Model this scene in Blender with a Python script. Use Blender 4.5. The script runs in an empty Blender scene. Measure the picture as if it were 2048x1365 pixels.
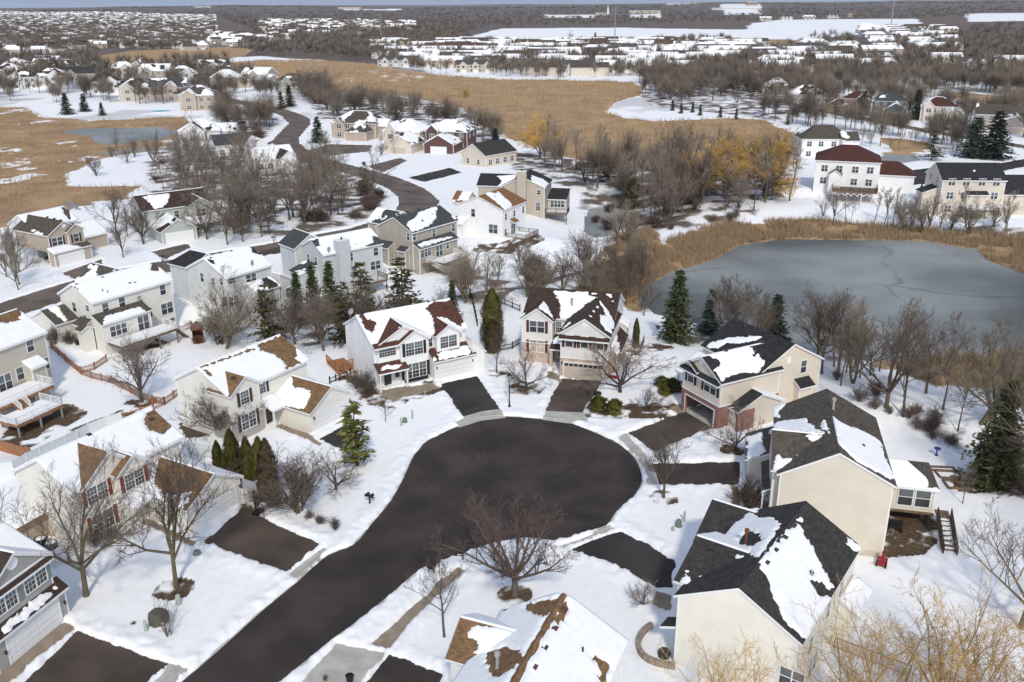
import bpy, math, random
import numpy as np
from mathutils import Matrix, Vector
from mathutils.geometry import tessellate_polygon
random.seed(7); RNG = np.random.default_rng(7)
R = math.radians
S = bpy.context.scene
C = S.collection
# ------------------------------------------------------------------ camera
F, CX, CY, CAMH, ROLL = 1800.0, 1024.0, 682.5, 45.0, R(0.35)
PITCH = math.atan2(CY - 9.0, F)
cd = bpy.data.cameras.new('camera'); cam = bpy.data.objects.new('camera', cd); C.objects.link(cam)
cd.sensor_width = 36.0; cd.lens = F / 2048.0 * 36.0; cd.clip_start = 1.0; cd.clip_end = 90000.0
cam.matrix_world = (Matrix.Translation((0, 0, CAMH)) @ Matrix.Rotation(math.pi / 2 - PITCH, 4, 'X') @ Matrix.Rotation(-ROLL, 4, 'Z'))
S.camera = cam
_s, _c, _cr, _sr = math.sin(PITCH), math.cos(PITCH), math.cos(ROLL), math.sin(ROLL)
def ray(px, py):
    u0 = (px - CX) / F; v0 = (py - CY) / F
    u = u0 * _cr - v0 * _sr; v = u0 * _sr + v0 * _cr
    return np.array([u, _c - v * _s, -_s - v * _c])
EYE = np.array([0.0, 0.0, CAMH])
def P(px, py, z=0.0):
    d = ray(px, py)
    return EYE + d * ((min(z, 25.0) - CAMH) / min(d[2], -0.0045))
# ------------------------------------------------------------------ numpy noise / distance helpers
def _hash(ix, iy, seed):
    h = (ix.astype(np.int64) * 374761393 + iy.astype(np.int64) * 668265263 + seed * 974634777) & 0x7fffffff
    h = ((h ^ (h >> 13)) * 1274126177) & 0x7fffffff
    return ((h ^ (h >> 16)) & 0xffff) / 65535.0
def vnoise(x, y, seed=0):
    x = np.asarray(x, float); y = np.asarray(y, float)
    ix = np.floor(x); iy = np.floor(y); fx = x - ix; fy = y - iy
    fx = fx * fx * (3 - 2 * fx); fy = fy * fy * (3 - 2 * fy)
    a = _hash(ix, iy, seed); b = _hash(ix + 1, iy, seed); c = _hash(ix, iy + 1, seed); d = _hash(ix + 1, iy + 1, seed)
    return (a + (b - a) * fx) * (1 - fy) + (c + (d - c) * fx) * fy
def fbm(x, y, seed=0, o=3):
    t = 0; a = 0.5
    for i in range(o):
        t = t + a * (vnoise(x * 2 ** i, y * 2 ** i, seed + i * 17) - 0.5) * 2; a *= 0.5
    return t
def sstep(a, b, x):
    t = np.clip((x - a) / (b - a), 0, 1); return t * t * (3 - 2 * t)
def seg_dist(x, y, a, b):
    ax, ay = a; bx, by = b; dx, dy = bx - ax, by - ay
    t = np.clip(((x - ax) * dx + (y - ay) * dy) / (dx * dx + dy * dy + 1e-12), 0, 1)
    return np.hypot(x - ax - t * dx, y - ay - t * dy)
def sdf_poly(x, y, poly, margin=40.0):
    """positive inside, negative outside; points beyond margin of the bounding box get -margin"""
    x = np.asarray(x, float); y = np.asarray(y, float)
    pl = np.asarray(poly, float)
    out = np.full(x.shape, -margin)
    k = (x > pl[:, 0].min() - margin) & (x < pl[:, 0].max() + margin) & (y > pl[:, 1].min() - margin) & (y < pl[:, 1].max() + margin)
    if not k.any(): return out
    xx, yy = x[k], y[k]
    d = np.full(xx.shape, 1e9); ins = np.zeros(xx.shape, bool)
    n = len(pl)
    for i in range(n):
        a = pl[i]; b = pl[(i + 1) % n]
        d = np.minimum(d, seg_dist(xx, yy, a, b))
        if a[1] != b[1]:
            cr = ((a[1] > yy) != (b[1] > yy)) & (xx < (b[0] - a[0]) * (yy - a[1]) / (b[1] - a[1]) + a[0])
            ins ^= cr
    out[k] = np.where(ins, d, -d)
    return out
def line_dist(x, y, pts):
    d = np.full(np.shape(x), 1e9)
    for a, b in zip(pts[:-1], pts[1:]): d = np.minimum(d, seg_dist(x, y, a, b))
    return d
# ------------------------------------------------------------------ terrain height (m); the street is z = 0
def _gp(l, z): return [tuple(P(a, b, z)[:2]) for a, b in l]
POND = _gp([(1262,598),(1285,572),(1335,543),(1420,520),(1470,490),(1560,477),(1700,479),(1850,481),(1960,500),(1988,522),(2048,545),(2180,580),(2260,640),(2180,700),(2048,712),(1900,722),(1760,728),(1640,718),(1560,695),(1400,655),(1300,632)], -3.0)
SPOND = _gp([(1160,440),(1172,421),(1205,412),(1250,419),(1280,440),(1264,456),(1222,476),(1180,479),(1163,466)], -3.0)
BACK = _gp([(2120,1300),(1960,1200),(1810,1120),(1850,1010),(1890,920)], -1.4)
LOWS = [(_gp([(1625,404),(1700,412),(1770,414)], -2.6), 2.6), (_gp([(1862,436),(2060,442)], -2.4), 2.4)]
VALLEY = _gp([(-120,860),(60,850),(230,790),(390,695),(560,660),(760,605),(900,560),(1060,545),(1250,560)], -2.2)
def hgt(x, y):
    x = np.asarray(x, float); y = np.asarray(y, float)
    z = np.zeros(np.broadcast(x, y).shape)
    v = line_dist(x, y, VALLEY)
    z = z - 2.2 * (1 - sstep(6.0, 19.0, v))
    z = z - 1.5 * (1 - sstep(5.0, 12.0, line_dist(x, y, BACK)))
    for ln, dp in LOWS: z = z - dp * (1 - sstep(4.0, 11.0, line_dist(x, y, ln)))
    far = sstep(195, 330, y + 0.15 * np.abs(x)); z = np.minimum(z, -2.6 * far + 0 * x)
    for pl, w in ((POND, 22.0), (SPOND, 16.0)):
        d = -sdf_poly(x, y, pl, 45.0)
        z = np.minimum(z, z + (-3.0 - z) * (1 - sstep(0.0, w, d)))
    r = np.hypot(x, y); az = np.arctan2(x, y)
    hill = sstep(3500, 9000, r) * (40 + 20 * fbm(az * 9, r / 9000.0, 5, 3) + 22 * sstep(-0.1, 0.6, az) + 14 * np.exp(-((az + 0.24) / 0.12) ** 2))
    hill = hill + sstep(900, 2500, r) * (1 - sstep(4000, 8000, r)) * 5 * fbm(x / 700, y / 700, 9, 3)
    return z + hill
def G(px, py):
    z = 0.0
    for _ in range(10):
        p = P(px, py, z); z = 0.5 * z + 0.5 * float(hgt(p[0], p[1]))
    p = P(px, py, z); p[2] = float(hgt(p[0], p[1])); return p
def Gv(q):
    """ground points under many picture points at once"""
    u0 = (q[:, 0] - CX) / F; v0 = (q[:, 1] - CY) / F; u = u0 * _cr - v0 * _sr; v = u0 * _sr + v0 * _cr
    d = np.stack([u, _c - v * _s, np.minimum(-_s - v * _c, -0.0045)], 1); z = np.zeros(len(q))
    for _ in range(10):
        p = EYE + d * ((np.minimum(z, 25.0) - CAMH) / d[:, 2])[:, None]; z = 0.5 * z + 0.5 * hgt(p[:, 0], p[:, 1])
    p = EYE + d * ((np.minimum(z, 25.0) - CAMH) / d[:, 2])[:, None]; p[:, 2] = hgt(p[:, 0], p[:, 1]); return p
def Gl(l): return [tuple(G(a, b)[:2]) for a, b in l]
def zat(x, y): return float(hgt(x, y))
def height_px(base, topy):
    """height of a thing standing at BASE whose top is at picture row TOPY (same column)"""
    d = base[1] * _c + (CAMH - base[2]) * _s
    up = -(topy - CY) / F   # roll is negligible here
    lo, hi = 0.0, 80.0
    for _ in range(40):
        m = (lo + hi) / 2; zz = base[2] + m - CAMH
        if (base[1] * _s + zz * _c) / (base[1] * _c - zz * _s) < up - 0: lo = m
        else: hi = m
    return lo
# ------------------------------------------------------------------ materials
MATS = {}
def _new(name):
    m = bpy.data.materials.new(name); m.use_nodes = True
    nt = m.node_tree; b = nt.nodes['Principled BSDF']; return m, nt, b
def _ramp(nt, c0, c1, a=0.3, b=0.7):
    r = nt.nodes.new('ShaderNodeValToRGB'); r.color_ramp.elements[0].position = a; r.color_ramp.elements[1].position = b
    r.color_ramp.elements[0].color = (*c0, 1); r.color_ramp.elements[1].color = (*c1, 1); return r
def _noise(nt, scale, coord='Object', detail=4.0, vec=None):
    n = nt.nodes.new('ShaderNodeTexNoise'); n.inputs['Scale'].default_value = scale; n.inputs['Detail'].default_value = detail
    if vec is None:
        t = nt.nodes.new('ShaderNodeTexCoord'); vec = t.outputs[coord]
    nt.links.new(vec, n.inputs['Vector']); return n
def _bump(nt, b, src, strength, dist):
    n = nt.nodes.new('ShaderNodeBump'); n.inputs['Strength'].default_value = strength; n.inputs['Distance'].default_value = dist
    nt.links.new(src, n.inputs['Height']); nt.links.new(n.outputs[0], b.inputs['Normal']); return n
def _mix(nt, fac, a, b):
    n = nt.nodes.new('ShaderNodeMix'); n.data_type = 'RGBA'
    for s, v in ((n.inputs[0], fac), (n.inputs[6], a), (n.inputs[7], b)):
        if isinstance(v, (int, float)): s.default_value = v
        elif isinstance(v, tuple): s.default_value = (*v, 1)
        else: nt.links.new(v, s)
    return n.outputs[2]
def sc(c, k): return tuple(min(1, v * k) for v in c)
def plain(name, col, rough=0.6, var=0.12, scale=3.0, spec=0.3, metal=0.0):
    if name in MATS: return MATS[name]
    m, nt, b = _new(name)
    n = _noise(nt, scale); r = _ramp(nt, sc(col, 1 - var), sc(col, 1 + var)); nt.links.new(n.outputs[0], r.inputs[0]); nt.links.new(r.outputs[0], b.inputs['Base Color'])
    b.inputs['Roughness'].default_value = rough; b.inputs['Specular IOR Level'].default_value = spec; b.inputs['Metallic'].default_value = metal
    MATS[name] = m; return m
def siding(name, col, lap=0.13, var=0.05):
    if name in MATS: return MATS[name]
    m, nt, b = _new(name)
    uv = nt.nodes.new('ShaderNodeUVMap'); sp = nt.nodes.new('ShaderNodeSeparateXYZ'); nt.links.new(uv.outputs[0], sp.inputs[0])
    d = nt.nodes.new('ShaderNodeMath'); d.operation = 'DIVIDE'; nt.links.new(sp.outputs[1], d.inputs[0]); d.inputs[1].default_value = lap
    f = nt.nodes.new('ShaderNodeMath'); f.operation = 'FRACT'; nt.links.new(d.outputs[0], f.inputs[0])
    _bump(nt, b, f.outputs[0], -1.0, 0.05)
    n = _noise(nt, 0.7); r = _ramp(nt, sc(col, 1 - var), sc(col, 1 + var)); nt.links.new(n.outputs[0], r.inputs[0]); nt.links.new(r.outputs[0], b.inputs['Base Color'])
    b.inputs['Roughness'].default_value = 0.55; b.inputs['Specular IOR Level'].default_value = 0.25
    MATS[name] = m; return m
def bricky(name, c1, c2, mortar, bw, bh, ms=0.012, rough=0.85, bump=0.4, blotch=0.25, off=0.5):
    if name in MATS: return MATS[name]
    m, nt, b = _new(name)
    uv = nt.nodes.new('ShaderNodeUVMap')
    t = nt.nodes.new('ShaderNodeTexBrick'); nt.links.new(uv.outputs[0], t.inputs['Vector'])
    t.inputs['Color1'].default_value = (*c1, 1); t.inputs['Color2'].default_value = (*c2, 1); t.inputs['Mortar'].default_value = (*mortar, 1)
    t.inputs['Scale'].default_value = 1.0; t.inputs['Brick Width'].default_value = bw; t.inputs['Row Height'].default_value = bh
    t.inputs['Mortar Size'].default_value = ms; t.inputs['Bias'].default_value = 0.0; t.offset = off
    n = _noise(nt, 1.3, vec=uv.outputs[0]); r = _ramp(nt, (1 - blotch,) * 3, (1 + blotch * 0.4,) * 3, 0.3, 0.7); nt.links.new(n.outputs[0], r.inputs[0])
    mu = nt.nodes.new('ShaderNodeMix'); mu.data_type = 'RGBA'; mu.blend_type = 'MULTIPLY'; mu.inputs[0].default_value = 1.0
    nt.links.new(t.outputs[0], mu.inputs[6]); nt.links.new(r.outputs[0], mu.inputs[7]); nt.links.new(mu.outputs[2], b.inputs['Base Color'])
    b.inputs['Roughness'].default_value = rough; b.inputs['Specular IOR Level'].default_value = 0.2
    _bump(nt, b, t.outputs['Fac'], -bump, 0.02)
    MATS[name] = m; return m
def shingle(name, col, v=0.3):
    return bricky(name, sc(col, 1 - v), sc(col, 1 + v), sc(col, 0.55), 0.33, 0.16, 0.012, 0.9, 0.5, 0.22)
def snow_mat(name='snow', bump=0.25, scale=1.6):
    if name in MATS: return MATS[name]
    m, nt, b = _new(name)
    n = _noise(nt, scale, detail=6.0); r = _ramp(nt, (0.83, 0.83, 0.83), (0.88, 0.88, 0.88)); nt.links.new(n.outputs[0], r.inputs[0]); nt.links.new(r.outputs[0], b.inputs['Base Color'])
    b.inputs['Roughness'].default_value = 0.7; b.inputs['Specular IOR Level'].default_value = 0.15
    _bump(nt, b, n.outputs[0], bump, 0.15)
    MATS[name] = m; return m
def asphalt(name, col, streak=0.3, arc=(3.0, 86.0, 0)):
    if name in MATS: return MATS[name]
    m, nt, b = _new(name)
    n = _noise(nt, 0.22, detail=6.0); r = _ramp(nt, sc(col, 1 - streak), (col[0] * (1.08 + streak), col[1] * (.97 + streak), col[2] * (.95 + streak)), 0.35, 0.65); nt.links.new(n.outputs[0], r.inputs[0])
    n2 = _noise(nt, 14.0, detail=2.0); r2 = _ramp(nt, (0.75,) * 3, (1.3,) * 3); nt.links.new(n2.outputs[0], r2.inputs[0])
    mu = nt.nodes.new('ShaderNodeMix'); mu.data_type = 'RGBA'; mu.blend_type = 'MULTIPLY'; mu.inputs[0].default_value = 1.0
    nt.links.new(r.outputs[0], mu.inputs[6]); nt.links.new(r2.outputs[0], mu.inputs[7])
    # pale salt streaks drawn out along arcs by turning tyres (round the middle of the circle)
    tc = nt.nodes.new('ShaderNodeTexCoord'); sb_ = nt.nodes.new('ShaderNodeVectorMath'); sb_.operation = 'SUBTRACT'; sb_.inputs[1].default_value = arc; nt.links.new(tc.outputs['Object'], sb_.inputs[0])
    ln = nt.nodes.new('ShaderNodeVectorMath'); ln.operation = 'LENGTH'; nt.links.new(sb_.outputs[0], ln.inputs[0]); sx = nt.nodes.new('ShaderNodeSeparateXYZ'); nt.links.new(sb_.outputs[0], sx.inputs[0])
    an = nt.nodes.new('ShaderNodeMath'); an.operation = 'ARCTAN2'; nt.links.new(sx.outputs[0], an.inputs[0]); nt.links.new(sx.outputs[1], an.inputs[1]); cx = nt.nodes.new('ShaderNodeCombineXYZ'); nt.links.new(ln.outputs['Value'], cx.inputs[0]); nt.links.new(an.outputs[0], cx.inputs[1])
    mp = nt.nodes.new('ShaderNodeMapping'); mp.inputs['Scale'].default_value = (3.2, 2.6, 1); nt.links.new(cx.outputs[0], mp.inputs[0]); n3 = _noise(nt, 1.0, detail=6.0, vec=mp.outputs[0]); r3 = _ramp(nt, (0, 0, 0), (1, 1, 1), 0.55, 0.8); nt.links.new(n3.outputs[0], r3.inputs[0])
    fd = nt.nodes.new('ShaderNodeMapRange'); fd.inputs['From Min'].default_value = 12.0; fd.inputs['From Max'].default_value = 20.0; fd.inputs['To Min'].default_value = 0.6; fd.inputs['To Max'].default_value = 0.06; nt.links.new(ln.outputs['Value'], fd.inputs['Value'])
    k = nt.nodes.new('ShaderNodeMath'); k.operation = 'MULTIPLY'; nt.links.new(fd.outputs[0], k.inputs[1]); nt.links.new(r3.outputs[0], k.inputs[0])
    o = _mix(nt, k.outputs[0], mu.outputs[2], sc(col, 2.3)); nt.links.new(o, b.inputs['Base Color'])
    b.inputs['Roughness'].default_value = 0.85; b.inputs['Specular IOR Level'].default_value = 0.25
    _bump(nt, b, n2.outputs[0], 0.2, 0.02)
    MATS[name] = m; return m
def glass(name, col, rough=0.08):
    if name in MATS: return MATS[name]
    m, nt, b = _new(name); n = _noise(nt, 0.9); r = _ramp(nt, sc(col, 0.7), sc(col, 1.3)); nt.links.new(n.outputs[0], r.inputs[0]); nt.links.new(r.outputs[0], b.inputs['Base Color'])
    b.inputs['Roughness'].default_value = rough; b.inputs['Specular IOR Level'].default_value = 0.6; MATS[name] = m; return m
def bark(name, col, var=0.35):
    if name in MATS: return MATS[name]
    m, nt, b = _new(name)
    n = _noise(nt, 2.5); oi = nt.nodes.new('ShaderNodeObjectInfo')
    a = nt.nodes.new('ShaderNodeMath'); a.operation = 'MULTIPLY_ADD'; a.inputs[1].default_value = 0.45; nt.links.new(oi.outputs['Random'], a.inputs[0])
    h = nt.nodes.new('ShaderNodeMath'); h.operation = 'MULTIPLY'; h.inputs[1].default_value = 0.6; nt.links.new(n.outputs[0], h.inputs[0]); nt.links.new(h.outputs[0], a.inputs[2])
    r = _ramp(nt, sc(col, 1 - var), sc(col, 1 + var), 0.2, 0.8); nt.links.new(a.outputs[0], r.inputs[0]); nt.links.new(r.outputs[0], b.inputs['Base Color'])
    b.inputs['Roughness'].default_value = 0.9; b.inputs['Specular IOR Level'].default_value = 0.15; MATS[name] = m; return m
SNOW = snow_mat()
WHITE = plain('white_trim', (0.78, 0.78, 0.77), 0.5, 0.04)
CREAMT = plain('cream_trim', (0.66, 0.62, 0.54), 0.5, 0.04)
GLS = glass('window_glass_upper', (0.11, 0.13, 0.14)); GLD = glass('window_glass_screened', (0.035, 0.038, 0.042), 0.25)
DARK = plain('dark_metal', (0.02, 0.02, 0.022), 0.4, 0.2)
CONC = plain('concrete', (0.42, 0.40, 0.36), 0.9, 0.18, 0.8)
WALK = plain('walkway_concrete', (0.27, 0.215, 0.16), 0.9, 0.18, 0.9)
WOODO = plain('cedar_wood', (0.32, 0.15, 0.07), 0.8, 0.3, 4.0)
WOODB = plain('brown_deck_wood', (0.17, 0.115, 0.075), 0.8, 0.3, 3.0)
MULCH = plain('bark_mulch', (0.07, 0.042, 0.025), 0.95, 0.5, 8.0)
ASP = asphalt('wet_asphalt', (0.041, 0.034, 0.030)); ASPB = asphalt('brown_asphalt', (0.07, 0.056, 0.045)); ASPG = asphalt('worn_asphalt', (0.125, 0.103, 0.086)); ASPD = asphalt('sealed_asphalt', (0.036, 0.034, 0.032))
# ------------------------------------------------------------------ meshes and objects
class MB:
    def __init__(s): s.v, s.f, s.m, s.uv = [], [], [], []
    def face(s, pts, m=0, uv=None):
        i = len(s.v); s.v.extend([tuple(map(float, p)) for p in pts]); s.f.append(tuple(range(i, i + len(pts)))); s.m.append(m)
        s.uv.extend(uv if uv is not None else [(0.0, 0.0)] * len(pts))
    def box(s, x0, x1, y0, y1, z0, z1, m=0):
        a, b, c, d, e, f, g, h = (x0,y0,z0),(x1,y0,z0),(x1,y1,z0),(x0,y1,z0),(x0,y0,z1),(x1,y0,z1),(x1,y1,z1),(x0,y1,z1)
        U = lambda w, t: [(0,0),(w,0),(w,t),(0,t)]
        s.face((d,c,b,a), m); s.face((e,f,g,h), m, U(x1-x0, y1-y0)); s.face((a,b,f,e), m, [(x0,z0),(x1,z0),(x1,z1),(x0,z1)]); s.face((b,c,g,f), m, [(y0,z0),(y1,z0),(y1,z1),(y0,z1)])
        s.face((c,d,h,g), m, [(x1,z0),(x0,z0),(x0,z1),(x1,z1)]); s.face((d,a,e,h), m, [(y1,z0),(y0,z0),(y0,z1),(y1,z1)])
    def bar(s, p, q, w, m=0, t=None):
        """square bar from p to q"""
        p = Vector(p); q = Vector(q); d = (q - p).normalized(); up = Vector((0,0,1)) if abs(d.z) < 0.95 else Vector((1,0,0))
        a = d.cross(up).normalized() * (w / 2); b = a.cross(d).normalized() * ((t or w) / 2)
        k = [p-a-b, p+a-b, p+a+b, p-a+b, q-a-b, q+a-b, q+a+b, q-a+b]
        for f in ((3,2,1,0),(4,5,6,7),(0,1,5,4),(1,2,6,5),(2,3,7,6),(3,0,4,7)): s.face([k[i] for i in f], m)
    def lathe(s, prof, n=12, m=0, cx=0, cy=0):
        for i in range(n):
            a0, a1 = 2*math.pi*i/n, 2*math.pi*(i+1)/n
            for (r0, z0), (r1, z1) in zip(prof[:-1], prof[1:]):
                q = [(cx+r0*math.cos(a0), cy+r0*math.sin(a0), z0), (cx+r0*math.cos(a1), cy+r0*math.sin(a1), z0), (cx+r1*math.cos(a1), cy+r1*math.sin(a1), z1), (cx+r1*math.cos(a0), cy+r1*math.sin(a0), z1)]
                if r0 < 1e-6: q = [q[0], q[2], q[3]]
                elif r1 < 1e-6: q = q[:3]
                s.face(q, m)
    def mesh(s, name, mats, smooth=False):
        me = bpy.data.meshes.new(name); me.from_pydata(s.v, [], s.f)
        for m in mats: me.materials.append(m)
        me.polygons.foreach_set('material_index', s.m)
        ul = me.uv_layers.new(name='UVMap'); ul.data.foreach_set('uv', np.array(s.uv, float).ravel())
        if smooth: me.polygons.foreach_set('use_smooth', [True] * len(s.f))
        me.update(); return me
    def build(s, name, mats, parent=None, smooth=False, loc=None, rz=None):
        return put(name, s.mesh(name, mats if isinstance(mats, (list, tuple)) else [mats], smooth), parent, loc, rz)
def put(name, me, parent=None, loc=None, rz=None, scale=None):
    o = bpy.data.objects.new(name, me); C.objects.link(o)
    if parent is not None: o.parent = parent
    if loc is not None: o.location = [float(v) for v in loc]
    if rz is not None: o.rotation_euler = (0, 0, rz)
    if scale is not None: o.scale = scale if isinstance(scale, (tuple, list)) else (scale,) * 3
    return o
def tag(o, label, cat, group=None, kind=None):
    if label: o['label'] = label
    if cat: o['category'] = cat
    if group: o['group'] = group
    if kind: o['kind'] = kind
    return o
def thing(name, label, cat, loc, rz=0.0, group=None, scale=None):
    return tag(put(name, None, None, loc, rz, scale), label, cat, group)
def structure(o): o['kind'] = 'structure'; return o
def np_mesh(name, V, Q, mats, smooth=False, uv=None):
    """V (n,3), Q (m,k) index array with k = 3 or 4"""
    me = bpy.data.meshes.new(name); V = np.asarray(V, np.float32); Q = np.asarray(Q, np.int32); k = Q.shape[1]
    me.vertices.add(len(V)); me.vertices.foreach_set('co', V.ravel())
    me.loops.add(Q.size); me.loops.foreach_set('vertex_index', Q.ravel())
    me.polygons.add(len(Q)); me.polygons.foreach_set('loop_start', np.arange(0, Q.size, k, dtype=np.int32)); me.polygons.foreach_set('loop_total', np.full(len(Q), k, np.int32))
    for m in mats: me.materials.append(m)
    if smooth: me.polygons.foreach_set('use_smooth', np.ones(len(Q), bool))
    me.update(calc_edges=True); me.validate(); return me
def poly_sheet(name, pts, mat, uvs=True):
    """flat or draped polygon, pts = [(x,y,z)]"""
    mb = MB(); vs = [Vector(p) for p in pts]
    for t in tessellate_polygon([vs]):
        q = [vs[i] for i in t]
        if (q[1]-q[0]).cross(q[2]-q[0]).z < 0: q.reverse()
        mb.face(q, 0, [(p.x, p.y) for p in q])
    return mb.build(name, mat)
# ------------------------------------------------------------------ ground plan, traced on the ground
STREET = [(230,1480),(355,1362),(385,1337),(450,1280),(520,1217),(580,1168),(650,1108),(700,1088),(735,1048),(775,1000),(800,955),(822,910),(850,880),(915,850),(960,836),(1010,831),(1085,836),(1140,842),(1190,862),(1240,885),(1275,915),(1291,950),(1288,975),(1270,1000),(1240,1025),(1228,1045),(1215,1056),(1170,1070),(1115,1086),(1060,1080),(1000,1088),(950,1105),(900,1122),(850,1140),(790,1190),(730,1240),(668,1285),(620,1325),(570,1365),(430,1480)]
APRONS = [[(1003,818),(1012,836),(962,842),(918,856),(903,846),(925,834),(965,823)], [(1085,822),(1168,826),(1185,846),(1140,848),(1083,840)],
  [(1230,874),(1255,864),(1292,905),(1310,940),(1320,974),(1291,976),(1290,950),(1273,917)], [(1213,1050),(1243,1058),(1130,1100),(1102,1093),(1170,1072)],
  [(648,1090),(664,1100),(592,1167),(570,1150)], [(340,1325),(387,1335),(290,1440),(230,1440)], [(668,1283),(782,1303),(640,1470),(500,1470)]]
WALKS = [[(755,784),(798,776),(868,764),(882,776),(790,803),(765,800)], [(1095,738),(1122,752),(1124,766),(1088,758)],
  [(733,1290),(782,1306),(832,1240),(877,1196),(944,1140),(916,1130),(868,1166),(848,1190)], [(560,840),(578,832),(628,872),(652,888),(640,897),(600,880),(552,858)],
  [(1458,970),(1484,972),(1482,1032),(1462,1032)], [(1347,1188),(1308,1178),(1298,1212),(1347,1234)], [(-40,1365),(130,1238),(157,1258),(0,1390)], [(258,1042),(300,1036),(402,1085),(386,1098)], [(1335,815),(1362,806),(1378,822),(1350,830)]]
DRIVES = [([(876,768),(956,750),(1005,822),(925,840)], ASPD), ([(1120,755),(1210,762),(1166,830),(1083,828)], ASPB), ([(1248,866),(1374,820),(1430,858),(1310,908)], ASPB), ([(1296,926),(1484,922),(1484,974),(1304,974)], ASP),
  ([(1130,1100),(1242,1058),(1300,1088),(1354,1122),(1350,1182),(1312,1182),(1222,1132)], ASPD), ([(398,1088),(486,1012),(645,1088),(574,1150)], ASPB), ([(20,1385),(155,1256),(342,1325),(240,1430)], ASPB), ([(715,1380),(776,1303),(892,1346),(860,1440),(680,1440)], ASP), ([(630,880),(692,846),(724,870),(690,908)], ASPD)]
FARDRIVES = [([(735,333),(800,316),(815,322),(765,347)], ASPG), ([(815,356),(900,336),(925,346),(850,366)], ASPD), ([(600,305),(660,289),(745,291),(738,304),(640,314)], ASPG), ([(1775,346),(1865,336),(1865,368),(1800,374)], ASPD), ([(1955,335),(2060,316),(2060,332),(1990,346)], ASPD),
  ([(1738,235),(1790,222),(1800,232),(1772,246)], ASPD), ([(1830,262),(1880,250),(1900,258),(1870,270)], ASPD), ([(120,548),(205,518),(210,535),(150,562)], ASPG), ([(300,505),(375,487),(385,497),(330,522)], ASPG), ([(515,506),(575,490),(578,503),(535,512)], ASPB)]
ROAD2 = [(-140,672),(60,607),(200,562),(340,533),(450,515),(550,498),(640,480),(730,463),(800,440),(842,412),(832,393),(800,372),(745,352),(680,335),(620,318),(585,300),(572,280),(590,258),(600,242),(575,228),(530,215),(470,203),(430,196),(360,190)]
ROADR = [(1480,196),(1560,204),(1620,217),(1700,233),(1760,244),(1830,258),(1900,270),(1960,280),(2120,306)]
PATHS = [[(505,300),(548,283),(574,262),(583,248),(570,236)], [(770,366),(797,384),(806,408),(792,428),(755,447),(700,463),(640,476),(585,484)], [(990,598),(1060,574),(1110,560),(1175,542),(1250,515)]]
MARSH = [[(195,114),(270,103),(450,96),(505,100),(480,115),(420,123),(350,129),(200,133)],
  [(425,131),(520,121),(620,121),(760,130),(800,142),(870,150),(1000,160),(1130,161),(1262,165),(1282,175),(1276,192),(1228,203),(1212,224),(1245,238),(1300,243),(1450,238),(1520,240),(1605,275),(1615,300),(1560,335),(1400,345),(1250,340),(1000,275),(930,218),(800,192),(640,186),(560,166),(480,152)],
  [(-420,214),(50,216),(90,236),(180,243),(370,234),(372,290),(300,300),(180,322),(130,346),(135,376),(280,374),(255,400),(130,412),(60,442),(-60,470),(-420,480)],
  [(1215,590),(1240,545),(1310,508),(1380,470),(1450,450),(1600,441),(1750,456),(1850,462),(2100,478),(2100,575),(1985,525),(1960,500),(1850,482),(1700,479),(1560,477),(1470,490),(1420,520),(1330,545),(1285,575),(1255,612)],
  [(1150,600),(1180,560),(1260,470),(1300,462),(1320,500),(1230,545),(1200,610)],
  [(1800,742),(1870,717),(2100,700),(2100,800),(1990,775),(1880,772)], [(1870,182),(2100,200),(2100,222),(1940,215)], [(1775,278),(1850,285),(1845,305),(1790,310)], [(1500,78),(1640,82),(1640,92),(1500,92)]]
LPONDS = [[(118,266),(160,258),(330,254),(365,265),(332,279),(205,293),(170,274)], [(1735,321),(1770,308),(1835,311),(1845,322),(1790,332)], [(120,398),(150,402),(172,420),(150,424),(130,412)], [(190,305),(290,296),(300,302),(200,312)]]
BARE = [[(480,1005),(525,985),(545,1012),(510,1035)], [(735,782),(760,800),(800,804),(790,812),(750,806)], [(1768,1030),(1800,1012),(1862,1040),(1850,1080),(1830,1100),(1768,1105)], [(40,850),(130,815),(160,830),(60,890),(10,890)], [(150,865),(250,826),(255,832),(165,885)], [(1950,935),(1990,975),(1930,980),(1920,960)],
  [(375,850),(420,835),(432,868),(388,870)], [(1270,700),(1330,690),(1335,697),(1275,708)], [(200,640),(260,655),(330,690),(250,700)], [(60,455),(115,520),(105,525),(55,470)], [(690,760),(705,735),(735,780),(720,795)], [(900,500),(1010,490),(1070,470),(1080,480),(1020,505)], [(860,770),(875,780),(830,795),(805,792)]]
FIELDS = [[(938,82),(960,68),(1000,58),(1250,56),(1495,60),(1502,47),(1560,40),(1830,38),(1850,55),(1760,66),(1600,80),(1450,84),(1200,88),(950,90)], [(1930,28),(2100,26),(2100,42),(1940,44)], [(1440,12),(1520,10),(1520,30),(1450,30)], [(670,16),(800,14),(830,20),(700,22)], [(330,9),(440,10),(450,18),(390,18)], [(1260,30),(1320,28),(1320,36),(1260,36)], [(1090,30),(1190,30),(1190,36),(1090,36)],
  [(400,120),(520,113),(640,122),(420,127)], [(800,120),(960,146),(1100,165),(900,150),(790,130)], [(1130,148),(1215,150),(1190,160),(1130,160)]]
TOWN = [[(-80,26),(210,26),(430,33),(432,72),(525,72),(600,78),(520,88),(400,106),(200,97),(120,112),(-80,112)], [(520,42),(830,44),(830,58),(700,72),(520,70)], [(745,88),(1300,86),(1500,92),(1500,120),(1330,150),(1130,158),(800,140)], [(1500,92),(1760,92),(1760,150),(1500,150)], [(1715,55),(1900,58),(1900,115),(1740,112)]]
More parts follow.
